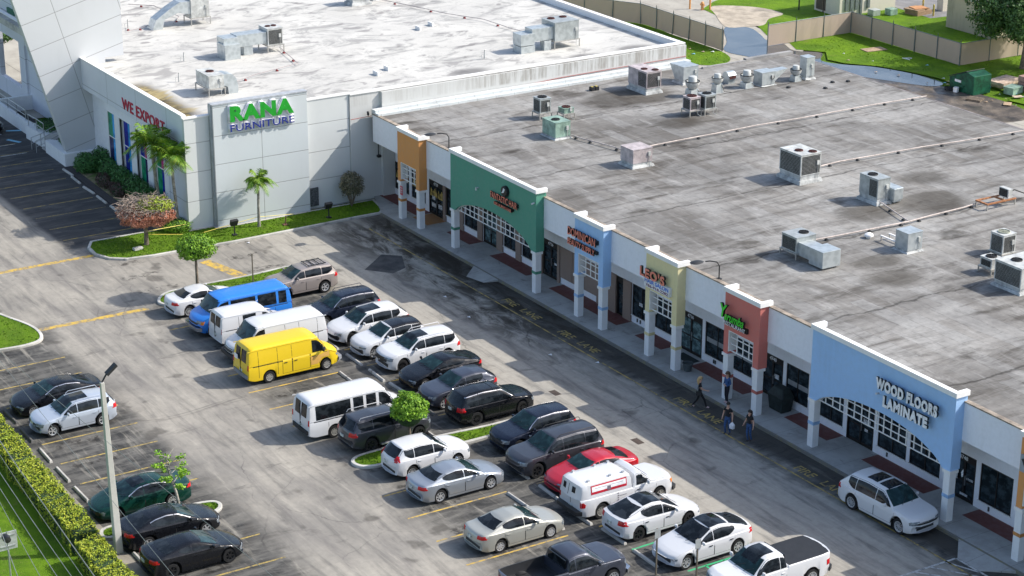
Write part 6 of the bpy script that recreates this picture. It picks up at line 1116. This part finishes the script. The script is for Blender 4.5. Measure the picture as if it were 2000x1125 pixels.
# big tree upper right and a loose one at the far left
def bigtree(label, x, y, h, r0, n, clumps, seed, mat=LFT, zc=.66, name='shade_tree', size=.16):
    q = random.Random(seed); r = thing(name, label, 'tree', (x, y, 0)); m = MB(); m.tube([(0, 0, 0), (.1, .05, h*.25), (.0, .1, h*.45)], [.35, .27, .2], 9); L = MB()
    for k in range(clumps):
        v = Vector((q.gauss(0, 1), q.gauss(0, 1), q.gauss(0, .75))).normalized()*q.uniform(.45, 1.); c = Vector((v.x*r0, v.y*r0, h*zc+v.z*h*.34)); s = r0*q.uniform(.18, .34); m.tube([(0, .05, h*.38), c*.45+Vector((0, 0, h*.25)), c], [.10, .06, .02], 5)
        w = leaves(n//clumps, ell(c.x, c.y, c.z, s, s, s*.62, 2, .15), size, q, .3); L.add(w.v, w.f)
    m.build('trunk', BRK, r, smooth=60); L.build('crown', mat, r); return r
bigtree('large dark green tree at the upper right edge beyond the fence', -20.3, 66.8, 8.8, 5.2, 30000, 80, 4, size=.15, zc=.58); bigtree('thin leafed tree seen through the far left canopy frame', -66, -7.5, 5.0, 2.6, 2600, 22, 5, zc=.55)
# ------------------------------------------------------------ rear yard: fences, sheds, dumpster, rubbish
FAB = streaky('tan_fence_screen', (.42, .33, .255), (.30, .25, .2), .3); FPO = plain('grey_fence_post', (.17, .20, .20), .5, .4)
def fence(label, pts, h=1.9, step=3.0, lean=()):
    r = thing('screened_fence', label, 'fence', (pts[0][0], pts[0][1], 0)); ox_, oy_ = pts[0]; m = MB(); k = 0; rl = MB()
    for (xa, ya), (xb, yb) in zip(pts, pts[1:]):
        d = math.dist((xa, ya), (xb, yb)); n = max(1, round(d/step)); nx, ny = -(yb-ya)/d*.03, (xb-xa)/d*.03
        for i in range(n*4):
            a, b = i/(n*4), (i+1)/(n*4); f = lambda s: (xa+(xb-xa)*s-ox_, ya+(yb-ya)*s-oy_); (x0, y0), (x1, y1) = f(a), f(b); s0, s1 = .05*math.sin(a*40+k), .05*math.sin(b*40+k)
            m.add([(x0+nx*2*s0*10, y0+ny*2*s0*10, .04), (x1+nx*2*s1*10, y1+ny*2*s1*10, .04), (x1, y1, h), (x0, y0, h), (x0+nx, y0+ny, .04), (x1+nx, y1+ny, .04), (x1+nx, y1+ny, h), (x0+nx, y0+ny, h)], [(0, 1, 2, 3), (7, 6, 5, 4), (3, 2, 6, 7)])
        rl.tube([(xa-ox_, ya-oy_, h+.03), (xb-ox_, yb-oy_, h+.03)], .03, 6)
        for i in range(n+1):
            if i == 0 and k: continue
            s = i/n; x, y = xa+(xb-xa)*s-ox_, ya+(yb-ya)*s-oy_; le = lean[k % len(lean)] if lean else 0; p = MB(); p.tube([(x-ny*2+le*.0, y-.06, 0), (x-ny*2+le, y-.06, h+.1), (x-ny*2+le+.15, y-.2, h+.42)], [.05, .045, .02], 6); p.build('post', FPO, r); k += 1
    m.build('screen', FAB, r); rl.build('top_rail', FPO, r); return r
fence('tan screened fence with leaning posts, left of the flooded gateway', [(-58, 44.3), (-50.5, 48.65), (-38.4, 48.75)], 1.85, 2.6, (0, 0, .1, -.1, 0, .15, .12, 0)) 
fence('tan screened fence right of the gateway, running to the tree', [(-37.7, 53.2), (-37.8, 62.85), (-23.8, 62.9), (-23.7, 73.0)], 1.9, 2.9)
CRM = streaky('cream_shed_wall', (.60, .56, .47), (.4, .35, .25), .5)
r = thing('utility_shed', 'cream utility shed with meters and conduits behind the fence corner', 'shed', (-45, 69, 0)); m = MB(); m.box(-1.8, -2.9, 0, 1.8, 4.0, 3.0); m.build('wall', CRM, r); m = MB(); m.box(-2.0, -3.1, 3.0, 2.0, 4.2, 3.2); m.build('roof', TRIM, r); m = MB(); m.box(-1.5, -2.96, .2, -.2, -2.9, 2.2); m.build('dark_end_panel', plain('brown_door', (.08, .06, .05)), r)
m = MB()
for k, (yy, hh_, ww) in enumerate(((-2.3, 1.3, .35), (-1.7, 1.6, .4), (-1.1, 1.1, .3), (-.5, 1.2, .25), (.4, .9, .3))): m = MB(); m.box(1.8, yy, .0 if k % 2 else .5, 1.95, yy+ww, .5+hh_); m.build('meter_box', FPO, r)
for x, y, l, mt in ((-42.0, 69.3, 'small blue grey ground condenser by the shed', SHEET), (-41.4, 70.9, 'small pale green ground condenser right of the blue grey one', GRNM)):
    m = MB(); m.box(-.4, -.45, 0, .4, .45, .6); o = m.build('ground_condenser', mt, None, bevel=.03); o.location = (x, y, .02); tag(o, l, 'air conditioner')
r = thing('pallet_stack', 'heap of orange brown boards beside the ground condensers', 'boards', (-40.4, 73.4, 0)); m = MB(); m.box(-.8, -1.0, 0, .8, 1.0, .4, rz=.1); m.box(-.9, -1.1, .4, .7, .8, .55, rz=.2); m.build('boards', plain('weathered_board', (.30, .20, .12), .8), r); m = MB(); m.box(-.6, -.7, .55, .6, .7, .62, rz=-.2); m.build('top_board', plain('orange_board', (.5, .24, .1), .8), r)
r = thing('electrical_cabinet', 'narrow pale electrical cabinet on the rear lawn', 'cabinet', (-40.2, 76.3, 0)); m = MB(); m.box(-.4, -.4, 0, .4, .4, 1.7); m.build('casing', CRM, r, bevel=.02)
r = thing('block_building', 'mildewed beige block building behind the tree', 'building', (-31.9, 75.8, 0)); m = MB(); m.box(-3.2, -3.9, 0, 3.2, 5, 3.0); m.build('wall', streaky('mildew_beige_wall', (.46, .40, .29), (.09, .085, .05), .9, .8, None, .44), r); m = MB(); m.box(-3.4, -4.1, 3.0, 3.4, 5.2, 3.2); m.build('roof', TRIM, r)
DGR = plain('dark_green_dumpster_paint', (.008, .095, .05), .45, .2, .35, 2)
r = thing('dumpster', 'dark green slant topped dumpster on the muddy ground', 'dumpster', (-17.3, 57.85, 0)); m = MB(); a = 1.25; b_ = .95
m.add([(-a-.2, -b_, 0), (a, -b_, 0), (a, b_, 0), (-a-.2, b_, 0), (-a-.3, -b_, 1.0), (a, -b_, 1.55), (a+.0, b_, 1.55), (-a-.3, b_, 1.0), (.35, -b_, 1.75), (.35, b_, 1.75)], [(0, 3, 2, 1), (0, 1, 5, 8, 4), (1, 2, 6, 5), (2, 3, 7, 9, 6), (3, 0, 4, 7), (4, 8, 9, 7), (8, 5, 6, 9)]); m.build('bin_body', DGR, r, bevel=.02)
m = MB(); m.slab([(-a-.36, -b_-.04, 1.02), (.38, -b_-.04, 1.80), (.38, b_+.04, 1.80), (-a-.36, b_+.04, 1.02)], (-.02, 0, .05)); m.build('lid', plain('black_lid', (.02, .035, .03), .6), r); m = MB(); m.box(-.9, -b_-.015, .75, -.2, -b_, .95); m.build('paper_label', WHT, r); m = MB(); m.box(-1.0, -b_-.12, .45, .2, -b_, .57); m.build('fork_sleeve', DGR, r)
CARD = plain('cardboard', (.42, .30, .19), .8, 0, .2, 3); MAT_ = plain('stained_mattress', (.55, .42, .32), .85, 0, .3, 2)
def junk(name, label, cat, x, y, boxes, mat, rz=0):
    m = MB()
    for bx in boxes: m.box(*bx, rz=R(rz), c=(0, 0))
    o = m.build(name, mat); o.location = (x, y, .03); tag(o, label, cat)
junk('discarded_mattress', 'discarded pinkish mattress lying behind the dumpster', 'mattress', -17.2, 61.6, [(-.8, -1.5, .25, .9, 1.2, .48), (-.7, -1.3, 0, .6, 1.0, .24)], MAT_, 10); junk('wooden_crate', 'brown slatted wooden crate at the far right edge', 'crate', -14.6, 62.0, [(-.9, -.7, 0, .9, .7, .3), (-.9, -.7, .36, .9, .7, .7), (-.9, -.7, .76, .9, .7, 1.2)], plain('pinkish_wood', (.34, .22, .18), .8), 5)
junk('wooden_pallet', 'broken brown wooden pallet in front of the dumpster', 'pallet', -15.0, 56.1, [(-.6, -.5+.22*k, .1, .6, -.36+.22*k, .13) for k in range(5)]+[(-.6, -.5, 0, -.5, .5, .1), (.5, -.5, 0, .6, .5, .1)], BRK, 25); junk('cardboard_piece', 'tan cardboard sheet leaning near the right edge', 'cardboard', -12.6, 57.3, [(-.3, -.45, .05, .3, .45, .09)], CARD, 40); junk('cardboard_piece', 'pale cardboard piece on the green patch behind the pallet', 'cardboard', -13.6, 59.4, [(-.25, -.4, .12, .3, .4, .16)], MAT_, -20)
junk('grey_bin', 'overturned grey green bin among the rubbish', 'bin', -14.9, 60.2, [(-.45, -.7, 0, .45, .7, .55), (-.5, -.75, .5, .5, .6, .6)], GRNM, 12); junk('plastic_bucket', 'white plastic bucket at the dumpster foot', 'bucket', -17.6, 56.5, [(-.17, -.17, 0, .17, .17, .4)], WHT, 20); junk('cardboard_sheet', 'flat tan board lying on the sunlit rear lawn', 'board', -31.9, 60.4, [(-.5, -1.1, 0, .6, 1.0, .05)], CARD, -8)
m = MB(); q = leaves(160, ell(0, 0, .12, .55, .35, .2, 2, .1), .12, rr); m.add(q.v, q.f); o = m.build('rubbish_bag', plain('black_bag', (.02, .02, .022), .4)); o.location = (-18.4, 56.5, 0); tag(o, 'crumpled black rubbish bag left of the white bucket', 'rubbish bag')
for i in range(34):
    x, y = [(rr.uniform(-21.5, -12.), rr.uniform(56, 60.5)), (rr.uniform(-50, -36), rr.uniform(44, 48)), (rr.uniform(-33, -22), rr.uniform(55, 61))][0 if i < 22 else (1 if i < 28 else 2)]; s = rr.uniform(.08, .28)
    m = MB(); m.slab([(0, 0, .02), (s, .1*s, .08), (s*1.1, s*.8, .03), (.1, s*.9, .09)], (0, 0, .015)); o = m.build('litter', [WHT, CARD, MAT_, BLUL][i % 4]); o.location = (x, y, .02); tag(o, ['scrap of litter strewn around the green dumpster', 'scrap of litter on the shaded grass before the left fence', 'scrap of litter on the sunlit rear lawn and puddle'][0 if i < 22 else (1 if i < 28 else 2)], 'litter', ['litter around the dumpster', 'litter by the left fence', 'litter on the rear lawn'][0 if i < 22 else (1 if i < 28 else 2)])
r = thing('fire_hydrant', 'orange fire hydrant between two orange guard posts', 'hydrant', (-52.3, 57.0, 0)); ORG = plain('orange_hydrant_paint', (.70, .34, .12), .5); m = MB(); m.lathe([(.18, 0), (.14, .1), (.14, .55), (.19, .6), (.12, .75), (0, .8)], 0, 0, 14); m.box(-.28, -.08, .4, .28, .08, .54); m.build('hydrant_body', ORG, r, smooth=40)
for x, y, l in ((-53.2, 56.2, 'orange guard post left of the hydrant'), (-51.9, 57.6, 'orange guard post right of the hydrant'), (-57.6, 49.1, 'yellow guard post by the alley at the top'), (-41.2, 74.7, 'yellow guard post beside the road at the top, left one'), (-38.9, 73.9, 'yellow guard post beside the beige block building')):
    m = MB(); m.cyl(0, 0, 0, 1.05, .09, .09, 12); m.lathe([(.09, 1.05), (.06, 1.11), (0, 1.13)], 0, 0, 12); o = m.build('guard_post', ORG if x < -50 and y > 50 else plain('yellow_guard_paint', (.55, .42, .10), .6), None, smooth=40); o.location = (x, y, 0); tag(o, l, 'guard post')
r = thing('utility_pole', 'thin dark pole pair beside the cream shed', 'pole', (-47.5, 64.8, 0)); m = MB(); m.tube([(0, 0, 0), (0, 0, 4)], .07, 7); m.build('pole', BPL, r); m = MB(); m.tube([(2.1, 1.2, 0), (1.6, 1.2, 4)], .05, 6); m.tube([(2.6, 1.4, 0), (2.6, 1.4, 4)], .06, 6); m.build('brace', BRK, r)
m = MB(); m.slab([(0, 0, .02), (.9, .1, .03), (.5, .12, .03)], (0, 0, .05)); m.slab([(0, 0, .02), (.6, .6, .03), (.5, .7, .03)], (0, 0, .05)); o = m.build('broken_chair', WHT); o.location = (-28.2, 60.3, .03); tag(o, 'broken white plastic piece on the lawn before the fence', 'debris')
# ------------------------------------------------------------ people
SKIN = plain('skin', (.50, .30, .22), .5, 0, .08); 
def person(label, x, y, z, rz, J, cols, hair, extra=None):
    """one continuous skinned body; J: joint positions; cols: shirt, trousers, shoe, sleeve (True = long)"""
    r = thing('person', label, 'person', (x, y, z), rz)
    P_ = {'pel': (0, 0, .95), 'wst': (0, 0, 1.08), 'chs': (0, .0, 1.32), 'nk': (0, 0, 1.47), 'hd0': (0, .01, 1.56), 'hd1': (0, .02, 1.66), **J}
    seg = [('pel', 'wst'), ('wst', 'chs'), ('chs', 'nk'), ('nk', 'hd0'), ('hd0', 'hd1')]
    for s in 'lr': seg += [('chs', 'sh'+s), ('sh'+s, 'el'+s), ('el'+s, 'wr'+s), ('wr'+s, 'ha'+s), ('pel', 'hp'+s), ('hp'+s, 'kn'+s), ('kn'+s, 'an'+s), ('an'+s, 'to'+s)]
    rad = {'pel': (.15, .12), 'wst': (.125, .10), 'chs': (.155, .11), 'nk': (.055, .055), 'hd0': (.075, .085), 'hd1': (.085, .10), 'sh': .062, 'el': .045, 'wr': .032, 'ha': .03, 'hp': .095, 'kn': .062, 'an': .042, 'to': .04}
    names = list(P_); me = bpy.data.meshes.new('body'); me.from_pydata([P_[k] for k in names], [(names.index(a), names.index(b)) for a, b in seg], []); o = bpy.data.objects.new('body', me); COL.objects.link(o)
    o.modifiers.new('skin', 'SKIN'); sd = o.modifiers.new('s', 'SUBSURF'); sd.levels = sd.render_levels = 2
    if not me.skin_vertices: me.update()
    sv = me.skin_vertices[0].data
    for i, k in enumerate(names): v = rad.get(k) or rad[k[:2]]; sv[i].radius = v if isinstance(v, tuple) else (v, v); sv[i].use_root = (k == 'pel')
    ev = o.evaluated_get(bpy.context.evaluated_depsgraph_get()); nm = bpy.data.meshes.new_from_object(ev); bpy.data.objects.remove(o); nm.materials.clear()
    for m_ in (SKIN, cols[0], cols[1], cols[2]): nm.materials.append(m_)
    def near(p):
        best = (9, None)
        for a, b in seg:
            A_, B_ = Vector(P_[a]), Vector(P_[b]); t_ = max(0, min(1, (p-A_).dot(B_-A_)/max(1e-6, (B_-A_).length_squared))); d = (p-A_-(B_-A_)*t_).length
            if d < best[0]: best = (d, a, b, t_)
        return best
    for f in nm.polygons:
        d, a, b, t_ = near(Vector(f.center)); mi = 0
        if a in ('wst', 'chs') and b != 'nk' or (a == 'chs' and b == 'nk' and t_ < .6) or a[:2] == 'sh' and (t_ < .55 or cols[3]) or cols[3] and a[:2] == 'el': mi = 1
        elif a == 'pel' or a[:2] in ('hp', 'kn'): mi = 2
        if a == 'pel' and b == 'wst' and t_ > .4: mi = 1
        if a[:2] == 'an': mi = 3
        f.material_index = mi; f.use_smooth = True
    ob = bpy.data.objects.new('body', nm); COL.objects.link(ob); ob.parent = r
    hx, hy, hz_ = P_['hd1']; m = MB(); hc, long_ = hair; m.lathe([(0, .105)]+[(.108*math.cos(R(a)), .11*math.sin(R(a))) for a in range(70, -20, -15)], 0, 0, 14); m.v = [(hx+a*1.0, hy-.012+b*1.08, hz_+.035+c) for a, b, c in m.v]
    if long_: m.tube([(hx, hy-.07, hz_+.02), (hx, hy-.12, hz_-.12), (hx, hy-.11, hz_-.12-long_)], [.10, .085, .04], 8)
    m.build('hair', hc, ob, smooth=60)
    m = MB(); m.box(hx-.065, hy+.09, hz_+.0, hx+.065, hy+.115, hz_+.03) if cols[4] else None; m.slab([(hx-.012, hy+.10, hz_-.01), (hx+.012, hy+.10, hz_-.01), (hx, hy+.125, hz_-.045)], (0, -.02, 0)); m.box(hx-.025, hy+.088, hz_-.075, hx+.025, hy+.1, hz_-.065); m.build('face', BPL if cols[4] else SKIN, ob)
    fg = MB()      # fingers and thumb
    for s in 'lr':
        H_ = Vector(P_['ha'+s]); d = (H_-Vector(P_['wr'+s])).normalized(); sdv = d.cross(Vector((0, 1, 0))).normalized() if abs(d.y) < .9 else Vector((1, 0, 0)); nr = d.cross(sdv)
        for k in range(4): b0 = H_+nr*(.024-.016*k); fg.tube([b0, b0+d*.05+sdv*.006, b0+d*(.085-.006*abs(k-1.4))+sdv*.02], [.010, .009, .006], 5)
        b0 = H_+nr*.03-d*.02; fg.tube([b0, b0+nr*.03+d*.02, b0+nr*.035+d*.05], [.011, .009, .007], 5)
    fg.build('fingers', SKIN, ob, smooth=60)
    if extra: extra(ob, P_)
    return r
SH_ = lambda w=.17, z=1.42: {'shl': (w, 0, z), 'shr': (-w, 0, z), 'hpl': (.09, 0, .90), 'hpr': (-.09, 0, .90)}
BLKC = plain('black_cloth', (.010, .010, .012), .85); JEAN = plain('blue_denim', (.035, .085, .21), .85, 0, .3, 9); JAC = plain('denim_jacket', (.03, .09, .24), .8, 0, .25, 8); SHOE = plain('dark_shoe', (.05, .045, .045), .6); PKS = plain('pale_pink_shoe', (.6, .42, .42), .6); DRK = plain('dark_trouser', (.012, .013, .022), .85)
HD, HB, HBL = plain('dark_hair', (.02, .014, .010), .6), plain('brown_hair', (.10, .055, .03), .6), plain('blonde_hair', (.50, .34, .16), .6)
def bag(ob, P_): m = MB(); h = Vector(P_['har']); m.add([(h.x-.02, h.y-.02, h.z-.04), (h.x+.02, h.y+.02, h.z-.04), (h.x-.13, h.y-.07, h.z-.2), (h.x+.12, h.y-.05, h.z-.2), (h.x+.12, h.y+.09, h.z-.2), (h.x-.12, h.y+.08, h.z-.2), (h.x-.12, h.y-.06, h.z-.4), (h.x+.11, h.y-.05, h.z-.4), (h.x+.1, h.y+.08, h.z-.4), (h.x-.11, h.y+.07, h.z-.4)], [(0, 2, 3), (0, 3, 1), (1, 3, 4), (1, 4, 5), (0, 1, 5), (0, 5, 2), (2, 6, 7, 3), (3, 7, 8, 4), (4, 8, 9, 5), (5, 9, 6, 2), (6, 9, 8, 7)]); o = m.build('shopping_bag', plain('white_plastic_bag', (.78, .80, .84), .4)); o.matrix_world = ob.parent.matrix_basis.copy(); tag(o, 'white plastic shopping bag held by the man in jeans', 'bag')
fac = R(-115)   # toward the camera side
person('man in black t-shirt and blue jeans walking on the asphalt with a white bag', 25.5, -.2, 0, R(195), {**SH_(.19, 1.43), 'ell': (.27, -.02, 1.16), 'wrl': (.28, .08, .93), 'hal': (.27, .11, .86), 'elr': (-.27, -.02, 1.16), 'wrr': (-.31, .03, .92), 'har': (-.32, .05, .84), 'knl': (.10, .10, .50), 'anl': (.10, .02, .08), 'tol': (.11, .16, .04), 'knr': (-.10, .02, .48), 'anr': (-.10, -.10, .09), 'tor': (-.11, .05, .04)}, (BLKC, JEAN, SHOE, False, False), (HD, 0), bag)
person('woman in black top and blue jeans walking beside the man', 26.75, .2, 0, R(190), {**SH_(.155, 1.39), 'hd1': (0, .02, 1.61), 'hd0': (0, .01, 1.52), 'nk': (0, 0, 1.43), 'ell': (.24, -.03, 1.12), 'wrl': (.30, .06, .92), 'hal': (.31, .10, .85), 'elr': (-.25, -.02, 1.12), 'wrr': (-.30, .05, .90), 'har': (-.31, .08, .83), 'knl': (.08, .07, .48), 'anl': (.07, .0, .07), 'tol': (.08, .14, .04), 'knr': (-.08, .02, .47), 'anr': (-.07, -.12, .08), 'tor': (-.08, .03, .04)}, (BLKC, JEAN, SHOE, False, False), (HD, .28))
def purse(ob, P_): m = MB(); m.box(.12, -.22, .78, .2, .06, 1.0); m.tube([(.16, -.2, 1.0), (.12, -.05, 1.44), (.16, .05, 1.0)], .012, 5); o = m.build('handbag', BPL); o.matrix_world = ob.parent.matrix_basis.copy(); tag(o, 'black handbag carried by the striding blonde woman', 'bag')
person('blonde ponytailed woman in black striding from the car lane to the shops', 22.1, .6, 0, R(-35), {**SH_(.15, 1.40), 'ell': (.22, .10, 1.14), 'wrl': (.18, .33, 1.06), 'hal': (.18, .40, 1.06), 'elr': (-.21, -.03, 1.13), 'wrr': (-.12, .18, 1.02), 'har': (-.06, .22, 1.02), 'knl': (.09, .24, .52), 'anl': (.08, .36, .09), 'tol': (.08, .52, .06), 'knr': (-.09, -.10, .48), 'anr': (-.08, -.36, .13), 'tor': (-.08, -.26, .04)}, (BLKC, BLKC, PKS, False, True), (HBL, .22), purse)
person('woman in blue denim jacket and dark trousers standing at the red portal column', 22.6, 2.0, .15, R(185), {**SH_(.155, 1.39), 'ell': (.23, -.02, 1.13), 'wrl': (.10, .17, 1.06), 'hal': (.03, .20, 1.07), 'elr': (-.23, -.02, 1.13), 'wrr': (-.12, .18, 1.04), 'har': (-.05, .21, 1.05), 'knl': (.08, .03, .48), 'anl': (.07, -.02, .07), 'tol': (.09, .12, .04), 'knr': (-.07, .05, .47), 'anr': (-.05, -.01, .07), 'tor': (-.06, .13, .04)}, (JAC, DRK, PKS, True, True), (HB, .26))
